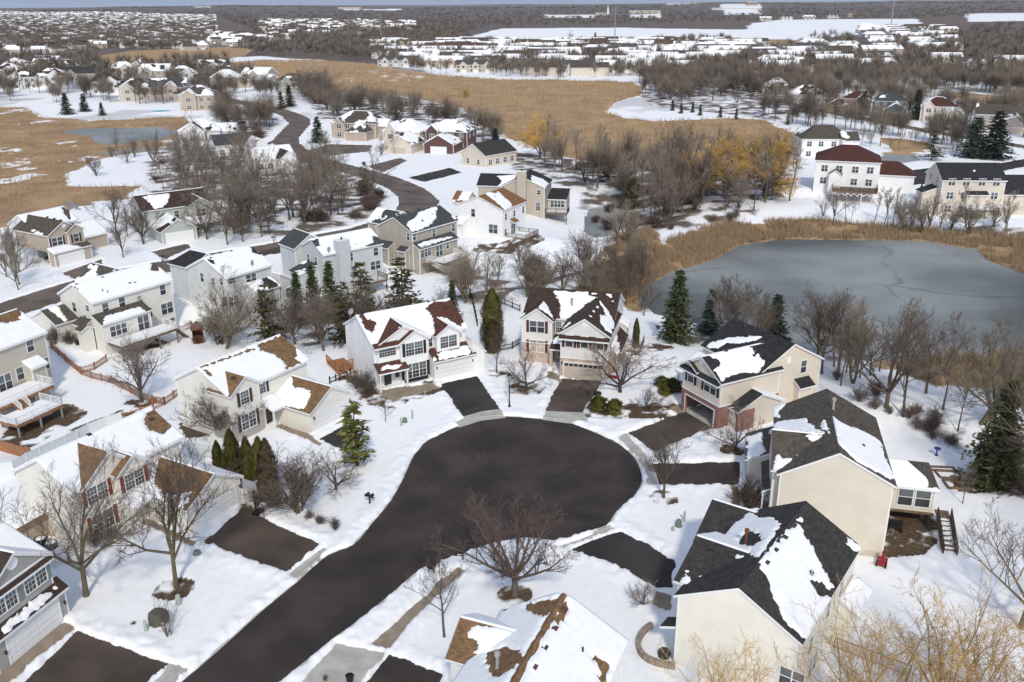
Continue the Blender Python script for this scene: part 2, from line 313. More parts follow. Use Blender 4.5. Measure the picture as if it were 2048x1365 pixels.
BRUSH = [[(1010,300),(1160,320),(1180,400),(1120,370),(1030,340)], [(300,300),(400,270),(560,330),(720,345),(770,390),(740,440),(600,470),(470,470),(300,420)], [(600,180),(800,195),(930,220),(1000,280),(1000,310),(900,270),(760,240),(640,240)], [(1150,350),(1250,330),(1560,330),(1600,380),(1480,440),(1300,470),(1180,470)], [(440,215),(560,240),(520,290),(430,270)],
  [(1340,690),(1560,670),(1780,730),(1960,790),(2060,830),(2060,760),(1900,725),(1640,720),(1400,650)], [(900,560),(1060,545),(1180,560),(1100,600),(940,610)], [(500,640),(820,600),(900,640),(700,680),(600,700)], [(1270,180),(1560,150),(1700,200),(1560,240),(1300,215)], [(1640,440),(2060,455),(2060,475),(1640,455)], [(1860,860),(1930,870),(1960,930),(1900,900)]]
pv = [Gl(STREET)] + [Gl(a) for a in APRONS] + [Gl(a) for a in WALKS] + [Gl(a) for a, _ in DRIVES] + [Gl(a) for a, _ in FARDRIVES]
rd2, rdr = Gl(ROAD2), Gl(ROADR); pth = [Gl(p) for p in PATHS]
lponds = [Gl(p) for p in LPONDS]
def smooth_line(pts, step=2.5):
    pts = np.array(pts); n = len(pts); out = []
    for i in range(n - 1):
        p0, p1, p2, p3 = pts[max(i-1,0)], pts[i], pts[i+1], pts[min(i+2,n-1)]
        k = max(2, int(np.linalg.norm(p2 - p1) / step))
        for j in range(k):
            t = j / k; out.append(0.5 * ((2*p1) + (-p0+p2)*t + (2*p0-5*p1+4*p2-p3)*t*t + (-p0+3*p1-3*p2+p3)*t**3))
    out.append(pts[-1]); return [tuple(o) for o in out]
rd2s, rdrs = smooth_line(rd2), smooth_line(rdr); pths = [smooth_line(p) for p in pth]
rd2c, rdrc = rd2s[::4] + [rd2s[-1]], rdrs[::4] + [rdrs[-1]]
HW2, HWR, HWP = 4.7, 3.6, 1.1
def pave_sdf(x, y):
    d = np.full(x.shape, -40.0)
    for pl in pv: d = np.maximum(d, sdf_poly(x, y, pl, 6.0))
    for ln, w in [(rd2c, HW2), (rdrc, HWR)] + [(p[::3] + [p[-1]], HWP) for p in pths]:
        a = np.array(ln); k = (x > a[:,0].min()-8) & (x < a[:,0].max()+8) & (y > a[:,1].min()-8) & (y < a[:,1].max()+8)
        if k.any():
            dd = np.full(x.shape, -40.0); dd[k] = w - line_dist(x[k], y[k], ln); d = np.maximum(d, dd)
    return d
def any_sdf(x, y, polys, margin=20.0):
    d = np.full(x.shape, -margin)
    for pl in polys: d = np.maximum(d, sdf_poly(x, y, pl, margin))
    return d
marshW, bareW, fieldW, townW, brushW = [[Gl(p) for p in L] for L in (MARSH, BARE, FIELDS, TOWN, BRUSH)]
for px, py, rx, ry in ((1054,779,1.5,1.1), (350,1180,.7,.5), (1030,1192,.45,.4), (1292,824,2.4,1.3), (1330,822,1.6,1.2), (1210,824,2.6,1.2), (283,806,.9,.7), (994,748,.5,.4), (1470,902,.6,.5), (1327,998,.45,.4)):
    g = G(px, py); bareW.append([(g[0] + rx * math.cos(a * .5236) * (1 + .2 * math.sin(a * 2.3 + px)), g[1] + ry * math.sin(a * .5236)) for a in range(12)])
pv.append([(19.63 + a * .4664 + b * .8846, 97.04 - a * .8846 + b * .4664) for a, b in ((.3, -.5), (6.8, -.5), (6.8, 8.6), (.3, 8.6))])   # inside the open garage
def build_ground():
    rr = list(np.arange(24, 42, 2.0)) + list(np.arange(42, 150, 0.3)) + list(np.arange(150, 215, 0.45))
    while rr[-1] < 600: rr.append(rr[-1] * 1.0045)
    while rr[-1] < 5000: rr.append(rr[-1] * 1.018)
    while rr[-1] < 19000: rr.append(rr[-1] * 1.07)
    th = np.concatenate([np.linspace(-1.35, -0.62, 40, endpoint=False), np.linspace(-0.62, 0.62, 470, endpoint=False), np.linspace(0.62, 1.35, 41)])
    rr = np.array(rr); n, m = len(rr), len(th)
    X = (rr[:, None] * np.sin(th)[None]).ravel(); Y = (rr[:, None] * np.cos(th)[None]).ravel(); r = np.repeat(rr, m)
    base = hgt(X, Y)
    ps = pave_sdf(X, Y)
    rag = 0.24 * fbm(X / 0.7, Y / 0.7, 3) + 0.14 * fbm(X / 2.6, Y / 2.6, 4)
    inn = sstep(-0.05, 0.35, ps - 0.1 + rag * (ps > -3))
    near = 1 - sstep(200, 320, r)
    bank = np.exp(-(np.clip(-ps - 0.5, 0, 9) / 0.9) ** 2) * near
    sn = 0.16 + 0.03 * fbm(X / 5, Y / 5, 6) + bank * (0.08 + 0.24 * np.clip(fbm(X / 0.7, Y / 0.7, 8) + 0.25, 0, 1)) + 0.10 * near * bank * fbm(X / 0.4, Y / 0.4, 12)
    pw = np.maximum(any_sdf(X, Y, [POND, SPOND], 12), any_sdf(X, Y, lponds, 12)); pin = sstep(-0.2, 0.8, pw - 0.5 + 0.6 * fbm(X / 2, Y / 2, 21))
    mar = sstep(-2.0, 1.0, any_sdf(X, Y, marshW) + 2.2 * fbm(X / 5, Y / 5, 31) + (4.0 * fbm(X / 22, Y / 22, 32)) * sstep(200, 300, r)) * (1 - .75 * (X < -60) * sstep(.26, .46, fbm(X / 11, Y / 19, 33) + .5 * fbm(X / 3, Y / 3, 34)))
    pwr = sstep(-3.5, -1.0, pw) * (1 - sstep(1.0, 2.5, pw)) * sstep(-6, -2, any_sdf(X, Y, marshW)); mar = np.maximum(mar, pwr)
    bar = sstep(-0.3, 0.2, any_sdf(X, Y, bareW, 6) + 0.5 * fbm(X / 1.2, Y / 1.2, 41))
    fld = sstep(-10, 5, any_sdf(X, Y, fieldW, 60) + 12 * fbm(X / 60, Y / 60, 43)); twn = sstep(-10, 5, any_sdf(X, Y, townW, 60) + 12 * fbm(X / 50, Y / 50, 45))
    bru = sstep(-3, 2, any_sdf(X, Y, brushW) + 3 * fbm(X / 7, Y / 7, 51)) * (0.25 + 0.6 * sstep(-.35, .35, fbm(X / 3, Y / 3, 53)))
    farb = sstep(560, 800, r) * (1 - fld) * (1 - 0.3 * twn) * (1 - mar)
    bru = np.maximum(bru, farb)
    bru = np.maximum(bru, 0.45 * sstep(300, 480, r) * sstep(-0.1, 0.3, fbm(X / 30, Y / 30, 55)) * (1 - fld) * (1 - mar))
    Z = base + sn * (1 - inn) * (1 - pin) * (1 - 0.8 * bar) - 0.28 * np.maximum(inn, pin) + mar * (1 - pin) * (1 - inn) * (0.35 * fbm(X / 2.0, Y / 2.0, 61) + 0.7 * sstep(240, 420, r) * fbm(X / 9, Y / 9, 62))
    i = np.arange(n * m).reshape(n, m)
    Q = np.stack([i[:-1, :-1], i[:-1, 1:], i[1:, 1:], i[1:, :-1]], -1).reshape(-1, 4)
    me = np_mesh('snowy_ground', np.stack([X, Y, Z], 1), Q, [ground_mat()], True)
    at = me.color_attributes.new('cover', 'FLOAT_COLOR', 'POINT')
    at.data.foreach_set('color', np.stack([mar, bar, bru, np.ones_like(mar)], 1).astype(np.float32).ravel())
    return structure(put('snowy_ground', me))
def ground_mat():
    m, nt, b = _new('snow_and_marsh')
    tc = nt.nodes.new('ShaderNodeTexCoord'); ob = tc.outputs['Object']
    at = nt.nodes.new('ShaderNodeVertexColor'); at.layer_name = 'cover'; sp = nt.nodes.new('ShaderNodeSeparateColor'); nt.links.new(at.outputs[0], sp.inputs[0])
    n1 = _noise(nt, 1.1, vec=ob, detail=7.0); n2 = _noise(nt, 0.09, vec=ob, detail=5.0); n3 = _noise(nt, 3.3, vec=ob, detail=5.0)
    sn = _ramp(nt, (0.82, 0.82, 0.825), (0.88, 0.88, 0.88), 0.25, 0.6); nt.links.new(n1.outputs[0], sn.inputs[0])
    g1 = _ramp(nt, (0.26, 0.168, 0.092), (0.52, 0.362, 0.213), 0.3, 0.7); nt.links.new(n3.outputs[0], g1.inputs[0])
    g2 = _ramp(nt, (0.72, 0.70, 0.68), (1.12, 1.08, 1.0), 0.35, 0.65); nt.links.new(n2.outputs[0], g2.inputs[0])
    mu = nt.nodes.new('ShaderNodeMix'); mu.data_type = 'RGBA'; mu.blend_type = 'MULTIPLY'; mu.inputs[0].default_value = 1.0; nt.links.new(g1.outputs[0], mu.inputs[6]); nt.links.new(g2.outputs[0], mu.inputs[7])
    so = _ramp(nt, (0.05, 0.033, 0.02), (0.15, 0.105, 0.065)); nt.links.new(n3.outputs[0], so.inputs[0])
    br = _ramp(nt, (0.078, 0.06, 0.05), (0.20, 0.16, 0.133)); nt.links.new(n3.outputs[0], br.inputs[0])
    def thr(src, k):   # break a cover mask up with noise so that it ends in flecks
        a = nt.nodes.new('ShaderNodeMath'); a.operation = 'MULTIPLY_ADD'; a.inputs[1].default_value = 1.0 + 2 * k; nt.links.new(src, a.inputs[0])
        c = nt.nodes.new('ShaderNodeMath'); c.operation = 'MULTIPLY_ADD'; c.inputs[1].default_value = k * 2; c.inputs[2].default_value = -2 * k; nt.links.new(n3.outputs[0], c.inputs[0]); nt.links.new(c.outputs[0], a.inputs[2])
        d = nt.nodes.new('ShaderNodeClamp'); nt.links.new(a.outputs[0], d.inputs[0]); return d.outputs[0]
    o = _mix(nt, thr(sp.outputs[2], 0.7), sn.outputs[0], br.outputs[0])
    o = _mix(nt, thr(sp.outputs[0], 1.3), o, mu.outputs[2]); o = _mix(nt, thr(sp.outputs[1], 0.5), o, so.outputs[0])
    nt.links.new(o, b.inputs['Base Color']); b.inputs['Roughness'].default_value = 0.8; b.inputs['Specular IOR Level'].default_value = 0.12
    n4 = _noise(nt, 4.0, vec=ob, detail=6.0); _bump(nt, b, n4.outputs[0], 0.3, 0.06); return m
def strip(name, pts, hw, dz, mat):
    a = np.array(pts); t = np.gradient(a, axis=0); t /= np.linalg.norm(t, axis=1)[:, None]; nn = np.stack([-t[:, 1], t[:, 0]], 1)
    rows = [a + nn * w for w in (-hw, 0, hw)]; V = []
    for j in range(len(a)):
        for q in rows: V.append((q[j, 0], q[j, 1], zat(q[j, 0], q[j, 1]) + dz))
    Q = [(3*j+k+1, 3*j+k, 3*j+k+3, 3*j+k+4) for j in range(len(a)-1) for k in (0, 1)]
    return structure(put(name, np_mesh(name, V, Q, [mat])))
def drape(name, pts, dz, mat, step=3.0):
    """polygon laid over the terrain: cut into a grid of cells"""
    pl = np.array(pts); lo, hi = pl.min(0), pl.max(0); nx, ny = [max(1, int(math.ceil(v / step))) for v in hi - lo]
    import bmesh
    bm = bmesh.new(); f = bm.faces.new([bm.verts.new((p[0], p[1], 0)) for p in pts])
    for ax, n in ((0, nx), (1, ny)):
        for k in range(1, n):
            co = [0, 0, 0]; no = [0, 0, 0]; co[ax] = lo[ax] + (hi[ax] - lo[ax]) * k / n; no[ax] = 1
            bmesh.ops.bisect_plane(bm, geom=bm.verts[:] + bm.edges[:] + bm.faces[:], plane_co=co, plane_no=no)
    for v in bm.verts: v.co.z = zat(v.co.x, v.co.y) + dz
    bmesh.ops.recalc_face_normals(bm, faces=bm.faces)
    for fc in bm.faces:
        if fc.normal.z < 0: fc.normal_flip()
    me = bpy.data.meshes.new(name); bm.to_mesh(me); bm.free(); me.materials.append(mat); return put(name, me)
def ice_mat(lo=(0.10, 0.11, 0.108)):
    m, nt, b = _new('pond_ice')
    n = _noise(nt, 0.026, detail=6.0); r = _ramp(nt, lo, (0.30, 0.32, 0.312), 0.38, 0.62); nt.links.new(n.outputs[0], r.inputs[0])
    tc = nt.nodes.new('ShaderNodeTexCoord'); n0 = _noise(nt, 0.08, detail=4.0)
    ad = nt.nodes.new('ShaderNodeVectorMath'); ad.operation = 'MULTIPLY_ADD'; ad.inputs[1].default_value = (9, 9, 0); nt.links.new(n0.outputs[1], ad.inputs[0]); nt.links.new(tc.outputs['Object'], ad.inputs[2])
    v = nt.nodes.new('ShaderNodeTexVoronoi'); v.feature = 'DISTANCE_TO_EDGE'; v.inputs['Scale'].default_value = 0.028; nt.links.new(ad.outputs[0], v.inputs['Vector'])
    cr = _ramp(nt, (1, 1, 1), (0, 0, 0), 0.0, 0.012); nt.links.new(v.outputs[0], cr.inputs[0])
    n2 = _noise(nt, 0.03, detail=2.0); c2 = _ramp(nt, (0, 0, 0), (0.55, 0.55, 0.55), 0.5, 0.62); nt.links.new(n2.outputs[0], c2.inputs[0])
    k = nt.nodes.new('ShaderNodeMath'); k.operation = 'MULTIPLY'; nt.links.new(cr.outputs[0], k.inputs[0]); nt.links.new(c2.outputs[0], k.inputs[1])
    nt.links.new(_mix(nt, k.outputs[0], r.outputs[0], (0.025, 0.028, 0.03)), b.inputs['Base Color'])
    n3 = _noise(nt, 0.9, detail=5.0); b.inputs['Roughness'].default_value = 0.5; b.inputs['Specular IOR Level'].default_value = 0.22; _bump(nt, b, n3.outputs[0], 0.12, 0.05); return m
build_ground()
kb = np.array(smooth_line(pv[0] + pv[0][:1], 1.0)); kt = np.gradient(kb, axis=0); kt /= np.linalg.norm(kt, axis=1)[:, None] + 1e-9; kn = np.stack([-kt[:, 1], kt[:, 0]], 1)
if sdf_poly(*(kb[40] + kn[40] * .3)[:, None], pv[0])[0] > 0: kn = -kn
KV = np.concatenate([np.c_[kb + kn * o, np.full(len(kb), z)] for o, z in ((-.38, .006), (-.06, .012), (-.04, .12), (.16, .12), (.18, -.3))]); nk = len(kb)
structure(put('kerb', np_mesh('kerb', KV, [(j*nk+i, j*nk+i+1, (j+1)*nk+i+1, (j+1)*nk+i) for j in range(4) for i in range(nk-1)], [CONC])))
structure(poly_sheet('street', [(x, y, 0.0) for x, y in pv[0]], ASP))
k = 1
for i in range(len(APRONS)): structure(drape('driveway_apron', pv[k], 0.012, CONC)); k += 1
for i in range(len(WALKS)): structure(drape('walkway', pv[k], 0.008, WALK if i != 2 else WALK)); k += 1
for _, mt in DRIVES: structure(drape('driveway', pv[k], 0.004, mt)); k += 1
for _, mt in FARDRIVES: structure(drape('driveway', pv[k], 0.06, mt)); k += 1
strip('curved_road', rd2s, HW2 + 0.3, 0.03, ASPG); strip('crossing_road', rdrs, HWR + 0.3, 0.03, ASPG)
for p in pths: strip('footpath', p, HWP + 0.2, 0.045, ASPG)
ICE = ice_mat()
structure(poly_sheet('frozen_pond', [(x, y, -2.93) for x, y in POND], ICE)); structure(poly_sheet('frozen_pond', [(x, y, -2.93) for x, y in SPOND], ICE))
PICE = ice_mat((0.21, 0.225, 0.225))
for p in lponds: structure(drape('frozen_pond', p, 0.05, PICE, 6.0))
# ------------------------------------------------------------------ house kit
VENT = plain('roof_vent_metal', (0.05, 0.045, 0.04), 0.6, 0.2)
PIPE = plain('vent_pipe', (0.35, 0.34, 0.33), 0.5, 0.1)
_cache = {}
def win_mesh(w, h, n, grid, trim):
    key = ('win', round(w, 2), round(h, 2), n, grid, trim.name)
    if key in _cache: return _cache[key]
    mb = MB(); t = 0.085; hw, hh = w / 2, h / 2
    mb.box(-hw-t, hw+t, -0.06, 0.0, -hh-t, -hh); mb.box(-hw-t, hw+t, -0.06, 0.0, hh, hh+t); mb.box(-hw-t, -hw, -0.06, 0.0, -hh, hh); mb.box(hw, hw+t, -0.06, 0.0, -hh, hh)
    for i in range(1, n): x = -hw + w * i / n; mb.box(x-0.05, x+0.05, -0.055, 0.0, -hh, hh)
    pm = MB(); 
    for i in range(n):
        a = -hw + w * i / n + (0.05 if i else 0); b = -hw + w * (i + 1) / n - (0.05 if i < n - 1 else 0)
        mb.box(a, b, -0.045, 0.0, -0.03, 0.03)
        pm.face([(a,-0.02,0.03),(b,-0.02,0.03),(b,-0.02,hh),(a,-0.02,hh)], 0); pm.face([(a,-0.02,-hh),(b,-0.02,-hh),(b,-0.02,-0.03),(a,-0.02,-0.03)], 1)
        if grid:
            for k in range(1, grid + 1): x = a + (b - a) * k / (grid + 1); mb.box(x-0.012, x+0.012, -0.03, -0.012, -hh, hh)
            for z in (hh * 0.5, -hh * 0.5): mb.box(a, b, -0.029, -0.011, z-0.012, z+0.012)
    _cache[key] = (mb.mesh('window', [trim]), pm.mesh('pane', [GLS, GLD])); return _cache[key]
def garage_mesh(w, h, col, lights):
    key = ('gar', w, h, col, lights)
    if key in _cache: return _cache[key]
    mb = MB(); hw = w / 2; dm = plain('garage_door_' + ('white' if col[0] > 0.6 else 'beige' if col[0] > .3 else 'tan'), col, 0.5, 0.03)  # the tan slot holds the near-black panel painted as an open garage's shaded inside
    mb.box(-hw, hw, -0.04, 0.0, 0, h, 0); nc = max(2, int(w / 0.62)); hr = h / 4
    for r_ in range(4):
        for c_ in range(nc):
            a = -hw + w * c_ / nc + 0.06; b = -hw + w * (c_ + 1) / nc - 0.06; z0 = r_ * hr + 0.09; z1 = (r_ + 1) * hr - 0.09
            mb.box(a, b, -0.058, -0.041, z0, z1, 1 if (lights and r_ == 3) else 0)
        mb.box(-hw, hw, -0.046, -0.041, r_ * hr - 0.012, r_ * hr + 0.012, 2)
    tr = MB(); tr.box(-hw-0.14, -hw, -0.07, 0, 0, h+0.16); tr.box(hw, hw+0.14, -0.07, 0, 0, h+0.16); tr.box(-hw, hw, -0.07, 0, h, h+0.16)
    _cache[key] = (mb.mesh('garage_door', [dm, GLD, plain('door_seam', sc(col, 0.6), 0.6, 0.05)]), tr.mesh('garage_trim', [WHITE])); return _cache[key]
class Blk: pass
ROT = dict(f=0.0, r=math.pi / 2, b=math.pi, l=-math.pi / 2)
class House:
    def __init__(s, name, label, A=None, B=None, ze=5.8, wall=None, roof=None, trim=WHITE, group=None, z=0.0, O=None, rot=None, cat='house', snow_t=0.15, step=0.15):
        if A is not None:
            a = P(*A, ze + z); b = P(*B, ze + z); O = a[:2]; rot = math.atan2(b[1] - a[1], b[0] - a[0])
        s.O = np.array([O[0], O[1], z]); s.rot = rot; c, n = math.cos(rot), math.sin(rot)
        s.ax = np.array([c, n, 0.0]); s.ay = np.array([-n, c, 0.0]); s.az = np.array([0, 0, 1.0])
        s.root = thing(name, label, cat, s.O, rot, group); s.wall, s.roof, s.trim, s.ze = wall, roof, trim, ze; s.st, s.step = snow_t, step; s.seed = (int(abs(O[0]) * 13 + abs(O[1]) * 7)) % 999
    def loc(s, p): d = np.asarray(p) - s.O; return np.array([d @ s.ax, d @ s.ay, d[2]])
    def dirl(s, d): return np.array([d @ s.ax, d @ s.ay, d[2]])
    def world(s, x, y, z=0.0): return s.O + s.ax * x + s.ay * y + s.az * z
    def blk(s, x0, x1, y0, y1, ze=None, rise=2.4, axis='x', z0=-0.5, wall=0, roof=None, hip='', walls=True, ov=0.3, og=0.25, split=None, skip=''):
        k = Blk(); ze = s.ze if ze is None else ze; wall = s.wall if wall == 0 else wall; roof = roof or s.roof; zr = ze + rise
        xm, ym = (x0 + x1) / 2, (y0 + y1) / 2; k.pl = {}; v = lambda *a: np.array(a, float)
        if axis in 'xy':
            if axis == 'x':
                half = (y1 - y0) / 2; hl = half * 0.95 if 'l' in hip else 0; hr = half * 0.95 if 'r' in hip else 0
                k.pl['f'] = [v(x0,y0,ze), v(x1,y0,ze), v(x1-hr,ym,zr), v(x0+hl,ym,zr)]; k.pl['b'] = [v(x1,y1,ze), v(x0,y1,ze), v(x0+hl,ym,zr), v(x1-hr,ym,zr)]
                if hl: k.pl['l'] = [v(x0,y1,ze), v(x0,y0,ze), v(x0+hl,ym,zr), v(x0+hl,ym,zr)]
                if hr: k.pl['r'] = [v(x1,y0,ze), v(x1,y1,ze), v(x1-hr,ym,zr), v(x1-hr,ym,zr)]
                gl, gr, gf, gb = (ov if hl else og), (ov if hr else og), ov, ov
            else:
                half = (x1 - x0) / 2; hf = half * 0.95 if 'f' in hip else 0; hb = half * 0.95 if 'b' in hip else 0
                k.pl['l'] = [v(x0,y1,ze), v(x0,y0,ze), v(xm,y0+hf,zr), v(xm,y1-hb,zr)]; k.pl['r'] = [v(x1,y0,ze), v(x1,y1,ze), v(xm,y1-hb,zr), v(xm,y0+hf,zr)]
                if hf: k.pl['f'] = [v(x0,y0,ze), v(x1,y0,ze), v(xm,y0+hf,zr), v(xm,y0+hf,zr)]
                if hb: k.pl['b'] = [v(x1,y1,ze), v(x0,y1,ze), v(xm,y1-hb,zr), v(xm,y1-hb,zr)]
                gf, gb, gl, gr = (ov if hf else og), (ov if hb else og), ov, ov
            sl = rise / half; k.w = (x0 + gl, x1 - gr, y0 + gf, y1 - gb)
        else:
            d = axis[1]; k.pl[d] = {'f': [v(x0,y0,ze), v(x1,y0,ze), v(x1,y1,zr), v(x0,y1,zr)], 'b': [v(x1,y1,ze), v(x0,y1,ze), v(x0,y0,zr), v(x1,y0,zr)],
                'l': [v(x0,y1,ze), v(x0,y0,ze), v(x1,y0,zr), v(x1,y1,zr)], 'r': [v(x1,y0,ze), v(x1,y1,ze), v(x0,y1,zr), v(x0,y0,zr)]}[d]
            sl = rise / ((y1 - y0) if d in 'fb' else (x1 - x0)); e = 0.15
            k.w = (x0 + (ov if d == 'l' else e if d in 'fb' else 0), x1 - (ov if d == 'r' else e if d in 'fb' else 0), y0 + (ov if d == 'f' else e if d in 'lr' else 0), y1 - (ov if d == 'b' else e if d in 'lr' else 0))
        a, b, c, d_ = k.w
        def ztop(x, y):   # underside of the roof above a wall point
            if axis == 'x':
                z = ze + sl * (half - abs(y - ym))
                if hip: 
                    if hl: z = min(z, ze + (x - x0) * rise / hl)
                    if hr: z = min(z, ze + (x1 - x) * rise / hr)
            elif axis == 'y':
                z = ze + sl * (half - abs(x - xm))
                if hip:
                    if hf: z = min(z, ze + (y - y0) * rise / hf)
                    if hb: z = min(z, ze + (y1 - y) * rise / hb)
            else: z = ze + sl * {'f': y - y0, 'b': y1 - y, 'l': x - x0, 'r': x1 - x}[axis[1]]
            return z - 0.08
        if walls:
            mb = MB()
            def wl(p, q, mid=None):
                L = math.hypot(q[0]-p[0], q[1]-p[1]); pts = [(*p, z0), (*q, z0), (*q, ztop(*q))]; uv = [(0, z0), (L, z0), (L, ztop(*q))]
                if mid: pts.append((*mid, ztop(*mid))); uv.append((math.hypot(mid[0]-p[0], mid[1]-p[1]), ztop(*mid)))
                pts.append((*p, ztop(*p))); uv.append((0, ztop(*p))); mb.face(pts, 0, uv)
            gx, gy = axis == 'x' and not hip, axis == 'y' and not hip
            if 'f' not in skip: wl((a, c), (b, c), (xm, c) if axis == 'y' and 'f' not in hip else None)
            if 'r' not in skip: wl((b, c), (b, d_), (b, ym) if axis == 'x' and 'r' not in hip else None)
            if 'b' not in skip: wl((b, d_), (a, d_), (xm, d_) if axis == 'y' and 'b' not in hip else None)
            if 'l' not in skip: wl((a, d_), (a, c), (a, ym) if axis == 'x' and 'l' not in hip else None)
            # white corner boards stand proud of the siding
            k.wallob = mb.build('wall', [wall], s.root)
            t = 0.11
            for cx, cy in ((a, c), (b, c), (b, d_), (a, d_)):
                sx = 1 if cx == a else -1; sy = 1 if cy == c else -1; zt = ztop(cx, cy); zc = z0 if split is None else max(z0, split[0]); tb = MB()
                tb.box(min(cx - sx*0.02, cx + sx*t), max(cx - sx*0.02, cx + sx*t), min(cy - sy*0.02, cy + sy*t), max(cy - sy*0.02, cy + sy*t), zc, zt)
                tb.build('corner_board', [s.trim], k.wallob)
            if split is not None:
                sb = MB(); e = 0.05; sb.box(a - e, b + e, c - e, d_ + e, z0, split[0]); sb.box(a - e - .03, b + e + .03, c - e - .03, d_ + e + .03, split[0], split[0] + .1, 1)
                if 'f' not in skip: sb.build('brick_base' if 'brick' in split[1].name else 'wall_base', [split[1], s.trim], s.root)
        rb = MB(); T = 0.2
        for pl in k.pl.values():
            q = [p for i, p in enumerate(pl) if i == 0 or np.linalg.norm(p - pl[i-1]) > 1e-6]
            eu = (pl[1] - pl[0]); eu = eu / np.linalg.norm(eu); nn = np.cross(eu, pl[2] - pl[1]); nn /= np.linalg.norm(nn); ev = np.cross(nn, eu)
            uv = [((p - pl[0]) @ eu + 50, (p - pl[0]) @ ev + 50) for p in q]
            lo = [p - v(0, 0, T) for p in q]; rb.face(q, 0, uv); rb.face(lo[::-1], 1)
            for i in range(len(q)): j = (i + 1) % len(q); rb.face([lo[i], lo[j], q[j], q[i]], 1)
        k.roof = rb.build('roof', [roof, s.trim], s.root); return k
    def hit_plane(s, p0, n, px, py):
        o = s.loc(EYE); d = s.dirl(ray(px, py)); t = ((p0 - o) @ n) / (d @ n); return o + d * t
    def basis(s, pl):
        eu = pl[1] - pl[0]; eu = eu / np.linalg.norm(eu); top = pl[2] if np.linalg.norm(pl[2] - pl[1]) > 1e-6 else pl[3]
        n = np.cross(eu, top - pl[1]); n /= np.linalg.norm(n); return eu, np.cross(n, eu), n
    def snow(s, k, key, polys=None, bare=None, cover=None, t=None, step=None, rag=0.22, ridge=0.0):
        """a blanket of snow on one roof plane; polys/bare are outlines traced on that plane"""
        pl = k.pl[key]; eu, ev, n = s.basis(pl); t = t or s.st; step = step or s.step
        toUV = lambda L: [(((h := s.hit_plane(pl[0], n, *p)) - pl[0]) @ eu, (h - pl[0]) @ ev) for p in L]
        lu = np.linalg.norm(pl[1] - pl[0]); lv = (pl[3] - pl[0]) @ ev; nu, nv = max(3, int(lu / step)), max(3, int(lv / step))
        A = np.concatenate([[0], np.linspace(0, 1, nu + 1), [1]]); Bv = np.concatenate([[0], np.linspace(0.0, 1, nv + 1), [1]])
        a, b = np.meshgrid(A, Bv); a = a[..., None]; b = b[..., None]
        pos = (pl[0] * (1 - a) + pl[1] * a) * (1 - b) + (pl[3] * (1 - a) + pl[2] * a) * b
        U = (pos - pl[0]) @ eu; Vv = (pos - pl[0]) @ ev; sd = s.seed + ord(key[0])
        if cover is not None: f = 2.2 * (fbm(U / 3.6 + sd, Vv / 3.2, sd, 2) + cover)
        elif polys is None: f = np.full(U.shape, 3.0)
        else:
            f = np.full(U.shape, -3.0)
            for p in polys: f = np.maximum(f, sdf_poly(U, Vv, toUV(p), 3.0))
        for p in (bare or []): f = np.minimum(f, -sdf_poly(U, Vv, toUV(p), 3.0))
        f = np.where(np.abs(f) < 2.9, f + rag * fbm(U / 0.55, Vv / 0.55, sd + 3, 3) + .34 * (vnoise(U / .32, np.floor(Vv / .17) * 7.3, sd + 4) - .5), f)
        if ridge: f = np.minimum(f, lv - Vv - ridge + .12 * fbm(U / .4, U * 0, sd + 5))
        h = np.where(f > 0, t * sstep(-0.05, 0.24, f), np.maximum(-0.06, f * 0.5)); h = np.where(f > 0, h * (1 + 0.22 * fbm(U / 1.4, Vv / 1.4, sd + 9)), h)
        h[0, :] = h[-1, :] = -0.05; h[:, 0] = h[:, -1] = -0.05
        V = pos + n * h[..., None]; r_, c_ = h.shape; i = np.arange(r_ * c_).reshape(r_, c_)
        Q = np.stack([i[:-1, :-1], i[:-1, 1:], i[1:, 1:], i[1:, :-1]], -1).reshape(-1, 4); hm = h.ravel()[Q].max(1); Q = Q[hm > 0.0]
        if len(Q) == 0: return
        used = np.unique(Q); mp = np.zeros(r_ * c_, int); mp[used] = np.arange(len(used))
        put('snow', np_mesh('snow', V.reshape(-1, 3)[used], mp[Q], [SNOW], True), k.roof)
    def side(s, k, sd): a, b, c, d = k.w; return dict(f=((a, c, 0), (0, -1, 0)), b=((b, d, 0), (0, 1, 0)), l=((a, d, 0), (-1, 0, 0)), r=((b, c, 0), (1, 0, 0)))[sd]
    def at(s, k, sd, px=None, u=None, z=None, out=0.02):
        p0, n = s.side(k, sd); p0 = np.array(p0, float); n = np.array(n, float)
        if px is not None: h = s.hit_plane(p0, n, *px)
        else:
            a, b, c, d = k.w; h = np.array([u, p0[1], z], float) if sd in 'fb' else np.array([p0[0], u, z], float)
        return h + n * out
    def win(s, k, sd, px=None, w=1.0, h=1.4, n=1, shut=None, grid=0, u=None, z=None, out=0.02, sides='lr', dark=False):
        p = s.at(k, sd, px, u, z, out); fm, pm = win_mesh(w, h, n, grid, s.trim)
        o = put('window', fm, s.root, p, ROT[sd]); put('pane', pm, o)
        if shut is not None:
            key = ('sh', round(h, 2), shut.name)
            if key not in _cache:
                mb = MB(); mb.box(-0.19, 0.19, -0.045, 0, -h/2-.06, h/2+.06)
                for j in range(9): zz_ = -h/2 + h * j / 9; mb.box(-0.14, 0.14, -0.058, -0.046, zz_ + .02, zz_ + h/9 - .02)
                _cache[key] = mb.mesh('shutter', [shut])
            for q in (-1, 1):
                if ('l' if q < 0 else 'r') in sides:
                    d = q * (w / 2 + 0.085 + 0.2); put('shutter', _cache[key], s.root, p + np.array([math.cos(ROT[sd]) * d, math.sin(ROT[sd]) * d, 0]), ROT[sd])
        return o
